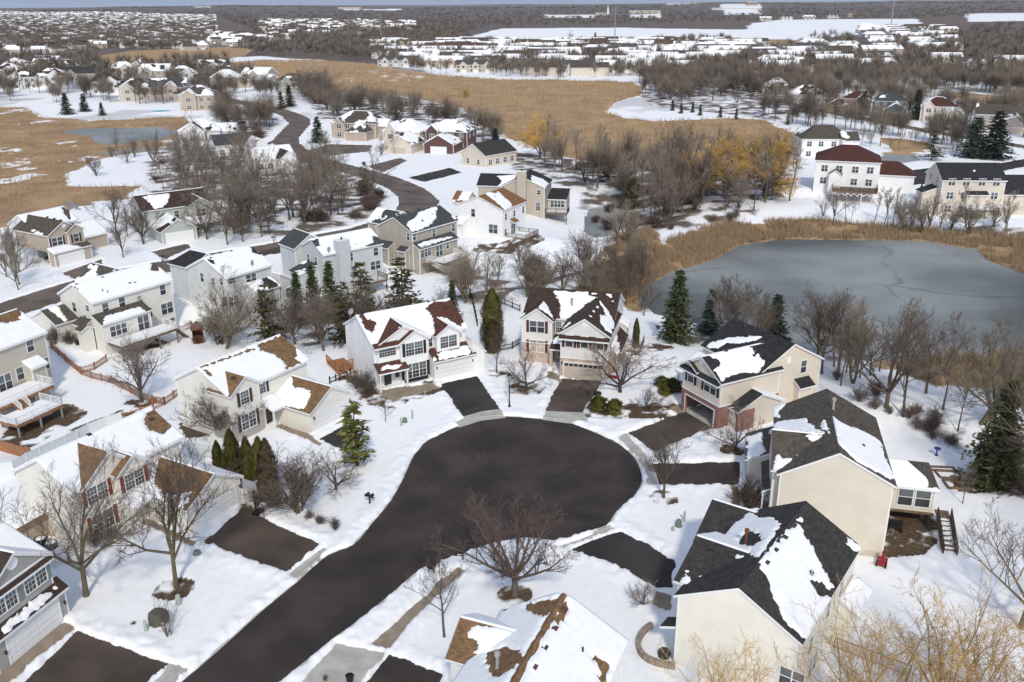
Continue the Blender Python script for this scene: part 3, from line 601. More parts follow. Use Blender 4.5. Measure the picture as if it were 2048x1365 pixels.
    def wins(s, k, sd, us, zs, w=0.95, h=1.4, n=1, shut=None):
        for u in us:
            for z in zs: s.win(k, sd, None, w, h, n, shut, 0, u, z)
    def garage(s, k, sd, px=None, w=4.9, h=2.15, col=(0.78, 0.78, 0.77), lights=False, u=None, z=0.05, out=0.03):
        p = s.at(k, sd, px, u, z, out); p[2] = z; dm, tm = garage_mesh(w, h, col, lights); o = put('garage_door', dm, s.root, p, ROT[sd]); put('garage_trim', tm, o); return o
    def door(s, k, sd, px=None, w=0.95, h=2.1, col=(0.03, 0.035, 0.04), u=None, z=None, out=0.02, side_light=True):
        p = s.at(k, sd, px, u, z, out); mb = MB(); hw = w/2; mb.box(-hw, hw, -0.04, 0, -h/2, h/2, 0); mb.box(-hw-.1, -hw, -.06, 0, -h/2, h/2+.1, 1); mb.box(hw, hw+.1, -.06, 0, -h/2, h/2+.1, 1); mb.box(-hw, hw, -.06, 0, h/2, h/2+.1, 1)
        mb.box(-hw+.16, hw-.16, -.055, -.041, -h*.1, h*.42, 2)
        o = mb.build('door', [plain('door_%d' % int(col[0]*1000+col[1]*100), col, 0.5, 0.1), s.trim, GLD], s.root, False, p, ROT[sd])
        hb = MB(); hb.box(hw-.14, hw-.09, -.09, -.041, -.12, -.02); hb.build('handle', [DARK], o)
    def lamp(s, k, sd, px=None, u=None, z=None):
        p = s.at(k, sd, px, u, z, 0.0); mb = MB(); mb.box(-.03, .03, -.12, 0, .05, .1); mb.lathe([(0,-.16),(.07,-.12),(.09,.1),(.11,.12),(0,.22)], 8, 0, 0, -.14); mb.build('wall_lamp', [DARK], s.root, False, p, ROT[sd])
    def disc(s, k, sd, px, r=0.4, rect=None):
        p = s.at(k, sd, px, out=0.0); mb = MB()
        if rect: mb.box(-rect[0]/2, rect[0]/2, -.05, 0, -rect[1]/2, rect[1]/2)
        else:
            for i in range(16):
                a0, a1 = i*math.pi/8, (i+1)*math.pi/8; q = lambda rr, y, a: (rr*math.cos(a), y, rr*math.sin(a))
                mb.face([q(r*.78,-.05,a1), q(r*.78,-.05,a0), q(r,-.05,a0), q(r,-.05,a1)][::-1]); mb.face([q(r,-.05,a0), q(r,0,a0), q(r,0,a1), q(r,-.05,a1)]); mb.face([(0,-.02,0), q(r*.78,-.05,a0), q(r*.78,-.05,a1)])
        mb.build('gable_vent', [s.trim], s.root, False, p, ROT[sd])
    def vents(s, k, key, pxs, kind='box', mat=None):
        pl = k.pl[key]; eu, ev, n = s.basis(pl)
        for px in pxs:
            h = s.hit_plane(pl[0], n, *px); mb = MB()
            if kind == 'box':
                q = [h + eu*a + ev*b + n*c for a, b, c in ((-.24,-.2,.02),(.24,-.2,.02),(.24,.22,.02),(-.24,.22,.02),(-.2,-.16,.22),(.2,-.16,.22),(.2,.18,.12),(-.2,.18,.12))]
                for f in ((4,5,6,7),(0,1,5,4),(1,2,6,5),(2,3,7,6),(3,0,4,7)): mb.face([q[i] for i in f])
                mb.build('roof_vent', [mat or VENT], k.roof)
            else:
                hh = 0.5 if kind == 'pipe' else 0.9; rr = .06 if kind == 'pipe' else .1
                mb.lathe([(rr*1.6, h[2]-.1), (rr, h[2]+.12), (rr, h[2]+hh)] + ([(rr*1.9, h[2]+hh+.02), (rr*1.9, h[2]+hh+.25), (0, h[2]+hh+.3)] if kind == 'flue' else [(0, h[2]+hh)]), 10, 0, h[0], h[1]); mb.build('vent_pipe', [mat or PIPE], k.roof)
    def part(s, name, mb, mats): return mb.build(name, mats, s.root)
    def deck(s, x0, x1, y0, y1, z, zg, rail, rails='flr', floor=WOODB, snow=True, posts=True, pm=None):
        mb = MB(); mb.box(x0, x1, y0, y1, z - 0.1, z, 0); mb.box(x0+.02, x1-.02, y0+.02, y1-.02, z - 0.32, z - 0.1, 0); d = mb.build('deck', [floor], s.root)
        if posts:
            nx = max(2, int((x1-x0)/2.6)+1)
            for i in range(nx):
                px = x0 + .15 + (x1-x0-.3) * i / (nx-1)
                for py in (y0 + .15, y1 - .15):
                    if py > y0 + .2 and rails.find('b') < 0: continue
                    pb = MB(); pb.box(px-.08, px+.08, py-.08, py+.08, zg - .3, z - .32); pb.build('post', [pm or floor], d)
        E = dict(f=((x0,y0),(x1,y0)), b=((x0,y1),(x1,y1)), l=((x0,y0),(x0,y1)), r=((x1,y0),(x1,y1)))
        for sd in rails:
            (ax, ay), (bx, by) = E[sd]; rb = MB(); s.railing(rb, (ax, ay, z), (bx, by, z)); rb.build('railing', [rail], d)
        if snow:
            sb = MB(); sb.box(x0+.1, x1-.1, y0+.1, y1-.1, z, z + .12); sb.build('snow', [SNOW], d)
        return d
    def railing(s, rb, p, q, h=0.95):
        p = np.array(p, float); q = np.array(q, float); L = np.linalg.norm(q - p); up = np.array([0, 0, h]); n = max(1, int(L / 1.8))
        rb.bar(p + up, q + up, .09, 0, .06); rb.bar(p + up * .12, q + up * .12, .05)
        for i in range(n + 1): c = p + (q - p) * i / n; rb.bar(c, c + up * 1.06, .1)
        m = max(2, int(L / .16))
        for i in range(1, m): c = p + (q - p) * i / m; rb.bar(c + up * .12, c + up, .035)
    def stair(s, p, q, w, mat, rail, side=(1, 0, 0), snow=True):
        """flight of steps from p (top) to q (bottom), w wide along SIDE"""
        p = np.array(p, float); q = np.array(q, float); n = max(3, int(abs(p[2]-q[2]) / .19)); sv = np.array(side, float) * w; mb = MB(); sb = MB()
        run = (q - p) / n; hd = np.array([run[0], run[1], 0])
        for i in range(n):
            c = p + run * (i + .5); a = c - hd * .5; pts = [a, a + sv, a + sv + hd, a + hd]; lo = [t - np.array([0,0,.06]) for t in pts]
            mb.face(pts if np.cross(sv, hd)[2] > 0 else pts[::-1]); mb.face(lo)
            for k_ in range(4): mb.face([pts[k_], lo[k_], lo[(k_+1) % 4], pts[(k_+1) % 4]])
            if snow:
                m = (pts[0] + pts[2]) / 2; q4 = [m + (t - m) * .8 + np.array([0,0,.05]) for t in pts]; sb.face(q4 if np.cross(sv, hd)[2] > 0 else q4[::-1])
        for t in (np.zeros(3), sv): mb.bar(p + t - [0,0,.1], q + t - [0,0,.1], .08, 0, .28)
        st = mb.build('stairs', [mat], s.root)
        if snow: sb.build('snow', [SNOW], st)
        for t in (np.zeros(3), sv): rb = MB(); s.railing(rb, p + t, q + t); rb.build('railing', [rail], st)
    def post(s, x, y, z0, z1, w=0.14, mat=None): mb = MB(); mb.box(x-w/2, x+w/2, y-w/2, y+w/2, z0, z1); mb.build('porch_post', [mat or s.trim], s.root)
    def slab(s, x0, x1, y0, y1, z0, z1, mat, name='porch_floor'): mb = MB(); mb.box(x0, x1, y0, y1, z0, z1); return mb.build(name, [mat], s.root)
    def chimney(s, x0, x1, y0, y1, z0, z1, mat):
        mb = MB(); mb.box(x0, x1, y0, y1, z0, z1, 0); mb.box(x0-.06, x1+.06, y0-.06, y1+.06, z1, z1+.12, 1); o = mb.build('chimney', [mat, s.trim], s.root)
        fb = MB(); fb.lathe([(.13, z1+.12), (.13, z1+.5), (.2, z1+.52), (0, z1+.62)], 8, 0, (x0+x1)/2, (y0+y1)/2); fb.build('flue', [DARK], o)
    def dish(s, px, k, key):
        pl = k.pl[key]; eu, ev, n = s.basis(pl); h = s.hit_plane(pl[0], n, *px); mb = MB(); r = .42
        mb.bar((0,0,0), (0,0,.55), .05)
        for i in range(12):
            a0, a1 = i*math.pi/6, (i+1)*math.pi/6
            for r0, r1, d0, d1 in ((0,.5,.12,.09),(.5,1,.09,0)):
                q = lambda rr, a, d: (rr*r*math.cos(a), d - .12, .75 + rr*r*math.sin(a)); f = [q(r0,a0,d0), q(r1,a0,d1), q(r1,a1,d1), q(r0,a1,d0)]
                mb.face(f[:3] if r0 == 0 and False else f)
        mb.build('satellite_dish', [plain('dish_grey', (.35,.35,.36), .5, .1)], k.roof, False, h, 0.3)
def zz(ox, oy, sc_, pts): return [(ox + x / sc_, oy + y / sc_) for x, y in pts]
# ------------------------------------------------------------------ the houses round the cul-de-sac
wWHITE = siding('white_siding', (0.82, 0.82, 0.81)); wCREAM = siding('cream_siding', (0.76, 0.73, 0.65)); wTAN = siding('tan_siding', (0.66, 0.60, 0.50), 0.16); wIVORY = siding('ivory_siding', (0.79, 0.755, 0.66), 0.16)
wGREY = siding('grey_siding', (0.36, 0.355, 0.325)); wBEIGE = siding('beige_siding', (0.50, 0.46, 0.385)); wBLUEG = siding('pale_blue_siding', (0.535, 0.56, 0.565)); wTAUPE = siding('taupe_siding', (0.40, 0.36, 0.30)); wCLAY = siding('clay_siding', (0.44, 0.37, 0.30)); wPALE = siding('pale_grey_siding', (0.62, 0.63, 0.62))
bRED = bricky('red_brick', (0.23, 0.065, 0.045), (0.30, 0.10, 0.07), (0.35, 0.28, 0.24), 0.22, 0.075); bTAN = bricky('tan_brick', (0.46, 0.30, 0.21), (0.58, 0.43, 0.33), (0.55, 0.5, 0.45), 0.22, 0.075); bGREY = bricky('grey_stone_brick', (0.30, 0.26, 0.24), (0.42, 0.38, 0.35), (0.5, 0.48, 0.45), 0.24, 0.08)
rRUST = shingle('rust_brown_shingle', (0.105, 0.045, 0.032)); rDKBR = shingle('dark_brown_shingle', (0.062, 0.040, 0.031)); rTANB = shingle('tan_brown_shingle', (0.215, 0.128, 0.066)); rBLK = shingle('black_shingle', (0.034, 0.034, 0.036)); rGBR = shingle('grey_brown_shingle', (0.098, 0.084, 0.068)); rCHAR = shingle('charcoal_shingle', (0.052, 0.048, 0.045)); rMAR = shingle('maroon_brown_shingle', (0.085, 0.035, 0.027)); rSLATE = shingle('slate_grey_shingle', (0.07, 0.075, 0.078))
sBLK = plain('black_shutter', (0.018, 0.018, 0.02), 0.5, 0.1); sMAR = plain('maroon_shutter', (0.10, 0.028, 0.028), 0.5, 0.1); sRED = plain('red_shutter', (0.22, 0.035, 0.03), 0.5, 0.1); sBRN = plain('brown_shutter', (0.06, 0.042, 0.035), 0.5, 0.1); sSAGE = plain('sage_shutter', (0.21, 0.25, 0.235), 0.5, 0.1)
BEIGED = (0.55, 0.47, 0.38)
# --- white house with rust brown gables at the far side of the circle
def house_white():
    Z = lambda *p: zz(690, 590, 6.5, p); z1 = lambda x, y: Z((x, y))[0]
    h = House('white_house', 'white two-storey house with rust brown roof, three front gables and white double garage', (746.2, 696.2), (937.7, 657.7), 5.8, wWHITE, rRUST)
    m = h.blk(0, 13.3, 0.3, 10.4, rise=2.6, z0=-2.0)
    h.snow(m, 'f', bare=[Z((170,255),(250,262),(270,290),(330,320),(405,350),(412,420),(350,490),(290,460),(240,400)), Z((1052,165),(1080,150),(1090,110),(1430,50),(1560,330),(1540,360),(1500,408),(1420,375),(1330,315),(1240,300),(1205,315),(1180,480),(1140,410),(1150,350),(1110,230),(1060,195))])
    g1 = h.blk(.3, 7.9, 0.0, 5.2, rise=2.05, axis='y', z0=2.6); h.snow(g1, 'r', cover=.7)
    g2 = h.blk(3.2, 7.55, -0.5, 4.0, rise=1.4, axis='y'); h.snow(g2, 'r', bare=[Z((860,455),(905,460),(880,500),(840,490))])
    g3 = h.blk(8.2, 12.0, -0.5, 3.0, rise=1.25, axis='y', z0=2.9); h.snow(g3, 'r', cover=.75)
    pent = h.blk(0, 3.4, -0.45, 0.35, ze=5.72, rise=.42, axis='sf', walls=False)
    ga = h.blk(7.4, 13.5, -1.6, 0.45, ze=2.85, rise=1.15, axis='sf', ov=.35); h.snow(ga, 'f', [Z((1195,770),(1240,742),(1420,712),(1610,655),(1632,768),(1420,805),(1230,848),(1215,800)), Z((1138,830),(1160,803),(1200,842),(1150,868))])
    ln = h.blk(13.0, 15.0, -1.5, 5.0, ze=2.85, rise=1.9, axis='sr', ov=.25)
    po = h.blk(0.0, 4.1, -1.3, 0.35, ze=2.7, rise=.85, axis='sf', walls=False); h.snow(po, 'f', [Z((465,985),(490,925),(560,905),(640,915),(770,910),(700,950))])
    for x in (.25, 3.85): h.post(x, -1.05, 0, 2.7, .2)
    h.slab(-.1, 4.2, -1.4, .3, -.3, .16, WALK)
    h.win(g1, 'f', z1(550, 735), 2.2, 1.25, 1, None, 5); h.win(g2, 'f', z1(900, 697), 2.3, 1.65, 2, sBLK, 2); h.win(g3, 'f', z1(1345, 605), 2.3, 1.5, 2, None, 2); h.win(g2, 'f', z1(918, 975), 2.9, 1.9, 3, sBLK, 1)
    h.win(m, 'f', z1(1105, 610), 0.6, 1.3, 1)
    pb = MB(); p = h.at(g2, 'f', z1(922, 1085)); pb.box(p[0]-1.6, p[0]+1.6, p[1]-.35, p[1], p[2]-.16, p[2]+.16); h.part('flower_box', pb, [DARK])
    h.door(m, 'f', None, 1.0, 2.1, u=1.9, z=1.22); h.door(m, 'f', None, .9, 2.1, (0.7, 0.7, 0.69), u=3.2, z=1.22)
    h.garage(ga, 'f', None, 4.9, 2.15, u=10.4); h.lamp(ga, 'f', None, 7.85, 1.9); h.lamp(ga, 'f', None, 13.0, 1.9)
    h.disc(g1, 'f', z1(718, 455), rect=(.5, .8)); h.dish((701, 634), m, 'b')
    d = h.deck(-2.2, 0.2, 8.0, 11.5, 0.6, -1.6, WOODO, 'lf', WOODO, False); h.stair((-2.2, 8.2, .6), (-2.2, 5.0, -1.3), 1.0, WOODO, WOODO, snow=False)
house_white()
# --- white and brick house with maroon shutters
def house_brick():
    Z = lambda *p: zz(1030, 570, 6.5, p); z1 = lambda x, y: Z((x, y))[0]
    h = House('brick_front_house', 'off-white two-storey house with tan brick base, maroon shutters and dark brown roof', (1116, 667), (1221.5, 676), 6.1, siding('offwhite_siding', (0.70, 0.68, 0.64)), rDKBR)
    m = h.blk(-6.1, 6.3, 5.5, 15.4, rise=2.6, z0=-2.2)
    h.snow(m, 'f', [Z((495,80),(940,92),(955,130),(1060,165),(1035,180),(640,470),(600,440),(580,380),(590,320),(575,230),(540,150)), Z((1180,120),(1250,128),(1248,165),(1215,150)), Z((1250,190),(1292,200),(1292,228),(1255,215)), Z((985,100),(1062,108),(1060,125),(990,118))])
    g = h.blk(0, 6.7, 0, 9.5, rise=2.2, axis='y', split=(2.75, bTAN))
    h.snow(g, 'r', [Z((1062,155),(1120,230),(1200,330),(1270,450),(1290,530),(1250,622),(1180,590),(1112,490),(1105,390),(1190,402),(1130,280)), Z((965,400),(985,395),(1012,410),(1000,428)), Z((1000,335),(1040,345),(1040,362),(1010,350)), Z((1050,285),(1085,290),(1075,305))]); h.snow(g, 'l', [Z((612,582),(700,488),(732,500),(640,565))])
    h.blk(0.1, 6.6, -.35, .3, ze=5.55, rise=.4, axis='sf', walls=False)
    w = h.blk(-6.1, -1.4, 4.0, 8.2, rise=1.7, axis='y', split=(2.9, bTAN)); h.snow(w, 'r', [Z((305,305),(370,218),(420,270),(515,475),(440,385),(380,345))]); h.snow(w, 'l', [Z((55,435),(150,260),(168,330),(110,400))])
    sd = h.blk(6.2, 7.6, 2.0, 10.3, ze=2.85, rise=1.3, axis='sr', wall=bTAN); h.snow(sd, 'r', [Z((1270,660),(1335,650),(1320,740),(1368,745),(1350,900),(1325,925),(1290,880),(1258,800))])
    en = h.blk(-1.7, .3, 2.6, 5.8, ze=2.85, rise=1.0, axis='sf', walls=False); h.snow(en, 'f', [Z((495,765),(515,690),(590,655),(592,768)), Z((428,745),(455,698),(472,745),(450,762))])
    h.post(-1.5, 2.95, 0, 2.9, .4, bTAN); h.slab(-1.7, 0, 2.6, 5.7, -.3, .12, WALK)
    for y in (545, 798): h.win(w, 'f', z1(287, y), 1.95, 1.55, 2, sMAR)
    for x, y in ((705,732), (903,747), (1105,767)): h.win(g, 'f', z1(x, y), .92, 1.5, 1, sMAR)
    h.win(m, 'f', z1(568, 548), .7, 1.5, 1, sMAR, 2, sides='l')
    h.garage(g, 'f', None, 5.0, 2.15, BEIGED, True, 3.3, out=.09); h.lamp(g, 'f', z1(612, 1012)); h.disc(g, 'f', z1(912, 515), .42); h.door(m, 'f', None, 1.0, 2.1, (.12, .16, .17), u=-.6, z=1.2)
    h.vents(m, 'f', [z1(740, 285)], 'flue'); h.win(m, 'r', None, .8, 1.2, 1, u=9, z=4.6); h.win(m, 'r', None, .8, 1.2, 1, u=12.5, z=4.6)
    b = h.blk(6.0, 7.4, 11.5, 14, ze=3.6, rise=.7, axis='sr', z0=-2.2); h.snow(b, 'r'); h.deck(6.3, 9.2, 11, 15, .3, -2.2, WOODB, 'fr', WOODB)
house_brick()
# --- cream house with tan brown roof, left of the circle
def house_cream():
    Z = lambda *p: zz(350, 660, 5.535, p); z1 = lambda x, y: Z((x, y))[0]
    h = House('cream_house', 'cream house with tan brown roof, brick front gable and brown shutters beside green pine', (454.8, 793.7), (620, 720.5), 5.8, wCREAM, rTANB)
    m = h.blk(0, 12.4, 0, 9.0, rise=2.35, z0=-2.2)
    h.snow(m, 'f', bare=[Z((885,205),(935,195),(940,245),(975,235),(1000,245),(1100,275),(1190,340),(1215,380),(1212,440),(1400,372),(1350,320),(1345,200),(1230,40),(950,150)), Z((285,415),(370,450),(412,500),(380,515)), Z((270,405),(880,190),(890,215),(300,425))]); h.snow(m, 'b')
    d = h.blk(0, 4.6, -.4, 3.4, rise=1.6, axis='y', split=(2.7, bGREY)); h.snow(d, 'r', cover=.8)
    g = h.blk(6.1, 13.2, -5.8, 1.5, ze=2.7, rise=2.0, axis='y'); h.snow(g, 'l', [Z((930,800),(1090,690),(1255,480),(1285,488),(1298,610),(1330,640),(1480,660),(1500,705),(1440,860),(1410,885),(1180,828),(1110,812),(990,858))]); h.snow(g, 'r')
    po = h.blk(4.5, 6.6, -1.7, .35, ze=2.7, rise=.8, axis='sf', walls=False); h.snow(po, 'f'); h.post(4.75, -1.5, 0, 2.7); h.slab(4.4, 6.6, -1.8, .3, -.3, .1, WALK)
    h.win(d, 'f', z1(770, 748), 1.15, 1.5, 1, sBRN, 2); h.win(d, 'f', z1(812, 1000), 2.0, 1.75, 2, sBRN, 1, out=.07); h.win(m, 'f', z1(957, 635), 1.1, 1.5, 1, sBRN, 2, sides='r'); h.door(m, 'f', None, u=5.6, z=1.15)
    h.garage(g, 'f', None, 4.9, 2.15, u=9.75); h.lamp(g, 'f', None, 6.8, 1.9); h.disc(g, 'f', z1(1722, 730), rect=(.45, .75)); h.vents(d, 'l', [z1(650, 535)])
house_cream()
# --- cream house with red shutters
def house_redshutter():
    Z = lambda *p: zz(0, 820, 4.096, p); z1 = lambda x, y: Z((x, y))[0]
    h = House('cream_house', 'cream house with red shutters and tan brown roof behind two tall bare front-yard trees', (146.5, 991), (373.5, 876), 5.8, wCREAM, rTANB)
    m = h.blk(0, 12.4, 0.3, 8.6, rise=2.3, z0=-1.5); h.snow(m, 'f', bare=[Z((1195,35),(1290,-15),(1425,120),(1345,208),(1230,170),(1165,110))]); h.snow(m, 'b')
    g1 = h.blk(.8, 7.0, 0, 4.6, rise=2.3, axis='y'); h.snow(g1, 'l', [Z((345,418),(592,308),(632,420),(640,640),(600,698),(460,500))]); h.snow(g1, 'r', bare=[Z((640,255),(700,270),(890,345),(860,360))])
    g2 = h.blk(3.9, 7.6, -.6, 3, rise=1.25, axis='y'); h.snow(g2, 'r', cover=.6)
    g = h.blk(6.2, 13.2, -6.3, 1.2, ze=2.8, rise=2.0, axis='y'); h.snow(g, 'l', [Z((1300,375),(1305,430),(1258,560),(1270,625),(1340,682),(1430,702),(1480,675),(1555,680),(1540,765),(1480,815),(1280,745),(1150,705),(1010,705),(1200,560),(1240,450))]); h.snow(g, 'r')
    po = h.blk(4.2, 6.6, -1.7, .5, ze=2.75, rise=.8, axis='sf', walls=False); h.snow(po, 'f'); h.post(4.45, -1.5, 0, 2.7, .18); h.slab(4.1, 6.5, -1.8, .4, -.3, .1, WALK)
    h.win(g1, 'f', z1(797, 680), 2.0, 1.55, 2, sRED, 2); h.win(g2, 'f', z1(1100, 567), 2.0, 1.5, 2, sRED, 2); h.win(g1, 'f', z1(845, 905), 2.1, 1.75, 2, sRED, 1); h.door(m, 'f', None, u=5.6, z=1.15)
    h.garage(g, 'f', None, 4.9, 2.15, u=9.7); h.lamp(g, 'f', None, 12.7, 2.0); h.vents(m, 'f', [z1(730, 210), z1(1240, 80)]); h.vents(m, 'f', [z1(655, 228)], 'pipe')
house_redshutter()
# --- grey-green house in the near left corner
def house_sage():
    Z = lambda *p: zz(0, 1060, 4.476, p); z1 = lambda x, y: Z((x, y))[0]
    h = House('sage_house', 'grey-green house with sage shutters and brown roof cut off by the left edge', (0, 1281), (128, 1180), 2.7, wGREY, rDKBR)
    m = h.blk(-6, 6.3, .7, 10, ze=5.8, rise=2.3); h.snow(m, 'f'); h.snow(m, 'b')
    g = h.blk(-.4, 6.3, .45, 5.2, ze=5.8, rise=2.2, axis='y'); h.snow(g, 'r')
    h.blk(-.2, 6.2, .35, .8, ze=5.55, rise=.26, axis='sf', walls=False)
    ga = h.blk(-.6, 6.6, -.1, .95, ze=2.75, rise=.75, axis='sf', ov=.35); h.snow(ga, 'f', [Z((10,890),(60,820),(200,720),(320,620),(480,505),(500,515),(430,610),(250,780),(40,925))])
    h.win(g, 'f', z1(310, 432), 2.05, 1.6, 2, sSAGE, 2); h.win(g, 'f', z1(40, 640), 2.05, 1.6, 2, sSAGE, 2); h.garage(ga, 'f', None, 4.9, 2.2, u=3.1); h.lamp(ga, 'f', z1(568, 650)); h.lamp(ga, 'f', z1(40, 1100)); h.disc(g, 'f', z1(105, 300), .5)
house_sage()
# --- tan house with a red brick garage standing open
def house_openg():
    Z = lambda *p: zz(1240, 620, 4.0146, p); z1 = lambda x, y: Z((x, y))[0]
    h = House('tan_brick_house', 'tan house with red brick base, black roof and an open double garage', (1362, 727), (1443, 769.5), 5.8, siding('warm_tan_siding', (0.66, 0.585, 0.48)), rBLK)
    m = h.blk(-3.6, 6.9, 5.7, 15.7, rise=2.75, z0=-2.4)
    h.snow(m, 'f', [Z((700,295),(725,270),(800,240),(900,215),(1150,215),(1100,243),(940,272),(860,262),(780,312),(715,308))])
    # the front wing has a real opening behind which the empty garage can be seen
    g = h.blk(0, 7.1, 0, 9.2, rise=2.0, axis='y', z0=2.75)
    h.snow(g, 'r', [Z((655,355),(830,320),(985,288),(1010,265),(1045,300),(1085,330),(1062,385),(1105,352),(1150,402),(1200,400),(1110,505),(1000,500),(880,540),(820,568),(750,480),(800,455),(805,420),(740,380))], bare=[Z((830,320),(850,318),(858,335),(838,335))]); h.snow(g, 'l', cover=.75)
    a, b, c, d = g.w; o0, o1, oz = .95, 6.0, 2.2; e = .05
    wb = MB()
    for x0, x1, z0, z1_ in ((a-e, o0, -.4, 2.85), (o1, b+e, -.4, 2.85), (o0, o1, oz, 2.85)): wb.box(x0, x1, c-e, c+.2, z0, z1_)
    wb.box(a-e, a+.2, c+.2, d, -.4, 2.85); wb.box(b-.2, b+e, c+.2, d, -.4, 2.85); wb.box(a, b, d-.3, d-.1, -.4, 2.85); h.part('brick_base', wb, [bRED])
    tb = MB(); tb.box(o0-.12, o0, c-e-.04, c-e, 0, oz+.12); tb.box(o1, o1+.12, c-e-.04, c-e, 0, oz+.12); tb.box(o0, o1, c-e-.04, c-e, oz, oz+.12); tb.box(a-.08, b+.08, c-.1, c-.06, 2.85, 3.05); tb.box(b+.06, b+.09, c-.1, d, 2.85, 3.05); h.part('garage_trim', tb, [WHITE])
    h.slab(a+.2, b-.2, c, d-.3, -.2, .03, CONC, 'garage_floor'); cb = MB(); cb.box(a+.2, b-.2, c+.2, d-.3, 2.7, 2.75); h.part('garage_ceiling', cb, [plain('plaster', (.5,.48,.45))])
    sh = MB(); sh.box(a+.3, a+.8, c+3, c+6, .9, 1.0); sh.box(a+.3, a+.8, c+3, c+6, 1.7, 1.8); sh.box(a+.3, a+.7, c+3.2, c+4, 1.0, 1.5); sh.box(a+.3, a+.7, c+4.6, c+5.4, 1.8, 2.2); h.part('garage_shelf', sh, [WOODB])
    h.blk(.1, 7.0, -.35, .3, ze=5.5, rise=.4, axis='sf', walls=False)
    fg = h.blk(-.1, 3.2, -.25, 1.4, ze=5.8, rise=.95, axis='y', walls=False)
    po = h.blk(-4.2, .2, 2.6, 6.2, ze=2.9, rise=1.9, axis='sf', walls=False); h.snow(po, 'f', cover=.5)
    for x in (-3.9, -1.6): h.post(x, 2.9, 0, 3, .2)
    h.slab(-4.2, 0, 2.5, 5.9, -.3, .12, WALK)
    s1 = h.blk(6.6, 8.6, 1.4, 8.3, ze=2.7, rise=1.5, axis='x', z0=-.4); h.snow(s1, 'f', [Z((905,715),(960,660),(1005,628),(1018,650),(930,712)), Z((875,790),(905,772),(908,792))]); h.snow(s1, 'b')
    lb = MB(); lb.box(8.2, 8.42, 1.55, 4.0, -.4, 2.6); h.part('brick_base', lb, [bRED])
    bb = h.blk(6.6, 7.9, 11.3, 13.7, ze=3.2, rise=.8, axis='sr', z0=-2.4)
    h.win(g, 'f', z1(572, 530), 1.0, 1.6, 1, sBLK); h.win(g, 'f', z1(727, 615), 2.0, 1.65, 2, sBLK); h.win(m, 'r', z1(1248, 525), .95, 1.5, 1, None, 1); h.win(m, 'r', z1(1472, 455), .85, 1.5); h.win(m, 'r', z1(1488, 640), .8, 1.5); h.disc(m, 'r', z1(1355, 405), rect=(.6, .8)); h.disc(g, 'f', z1(660, 412), .4)
    h.vents(g, 'r', [z1(845, 325), z1(1135, 260)]); h.vents(m, 'f', [z1(930, 95), z1(1000, 130)]); h.deck(6.9, 9.3, 14, 17, .4, -2.2, WOODB, 'rf', WOODB)
house_openg()
# --- large tan house with the sunroom
def house_sunroom():
    Z = lambda *p: zz(1460, 760, 3.483, p); z1 = lambda x, y: Z((x, y))[0]
    h = House('tan_house', 'large tan sided house with grey-brown roof, raised sunroom and outside stairs', (1553.3, 943.7), (1794.5, 969.6), 5.9, wTAN, rGBR)
    m = h.blk(0, 10.0, -.5, 13.8, rise=2.7, axis='y', z0=-2.8, og=.12)
    h.snow(m, 'l', [Z((245,200),(400,158),(330,230),(350,262),(275,270)), Z((268,368),(310,300),(400,280),(520,273),(600,342),(705,378),(560,360),(310,345)), Z((635,310),(655,268),(705,378),(640,345))]); h.snow(m, 'r', [Z((703,250),(800,318),(900,350),(1000,398),(1052,440),(1062,505),(1145,680),(1120,692),(900,580),(755,450),(722,350))])
    c = h.blk(-.5, 5.0, .2, 8.0, rise=2.1, axis='x', z0=-.4)
    h.snow(c, 'f', [Z((305,610),(330,515),(370,552),(430,550),(560,462),(592,430),(520,388),(712,385),(660,425),(560,482),(530,540),(420,600),(325,642))]); h.snow(c, 'b', cover=.3)
    g = h.blk(-2.5, .6, 7.6, 13.6, ze=2.85, rise=1.3, axis='sl', z0=-.4); h.snow(g, 'l', [Z((118,400),(215,372),(225,440),(248,500),(200,532),(118,556))]); h.garage(g, 'l', None, 4.6, 2.1, BEIGED, u=10.7)
    h.blk(-1.0, .2, 1.6, 7.4, ze=2.9, rise=.6, axis='sl', walls=False); h.post(-.85, 2, 0, 2.9); h.post(-.85, 7, 0, 2.9)
    s_ = h.blk(9.5, 15.05, 5.9, 11.6, ze=2.6, rise=1.35, axis='x', hip='r', z0=.1, ov=.25); h.snow(s_, 'f', bare=[Z((1375,745),(1390,650),(1370,620),(1425,625),(1470,760))]); h.snow(s_, 'r', cover=-.2)
    h.slab(10.1, 14.8, 6.2, 11.3, -.2, .1, WOODB, 'deck')
    for x in (10.6, 14.4): h.post(x, 6.6, -3, -.1, .22, DARK)
    h.post(14.4, 11, -3, -.1, .22, DARK)
    for x, y in ((1222, 813), (1343, 827)): h.win(s_, 'f', z1(x, y), 1.25, 1.75)
    h.win(m, 'r', None, .9, 1.4, u=4.5, z=1.4); h.win(m, 'r', None, 1.6, 1.4, 2, u=3, z=-.9); h.win(c, 'l', None, 1.8, 1.5, 2, u=4, z=4.4); h.door(c, 'l', None, u=3.2, z=1.1)
    h.vents(m, 'r', [z1(855, 285), z1(920, 330), z1(920, 462)]); h.vents(m, 'r', [z1(718, 205)], 'flue', plain('tan_pipe', (.4, .36, .28)))
    h.slab(15.1, 16.3, 5.6, 6.9, -.02, .1, WOODB, 'stair_landing'); h.stair((15.1, 5.6, .05), (15.1, 1.6, -1.5), 1.15, WOODB, plain('dark_stained_wood', (.05, .035, .028), .7, .3))
    wl = MB(); wl.box(.12, 9.86, -.42, -.36, -2.8, -.75); h.part('foundation', wl, [plain('pale_foundation', (.55, .5, .4), .8, .1)])
house_sunroom()
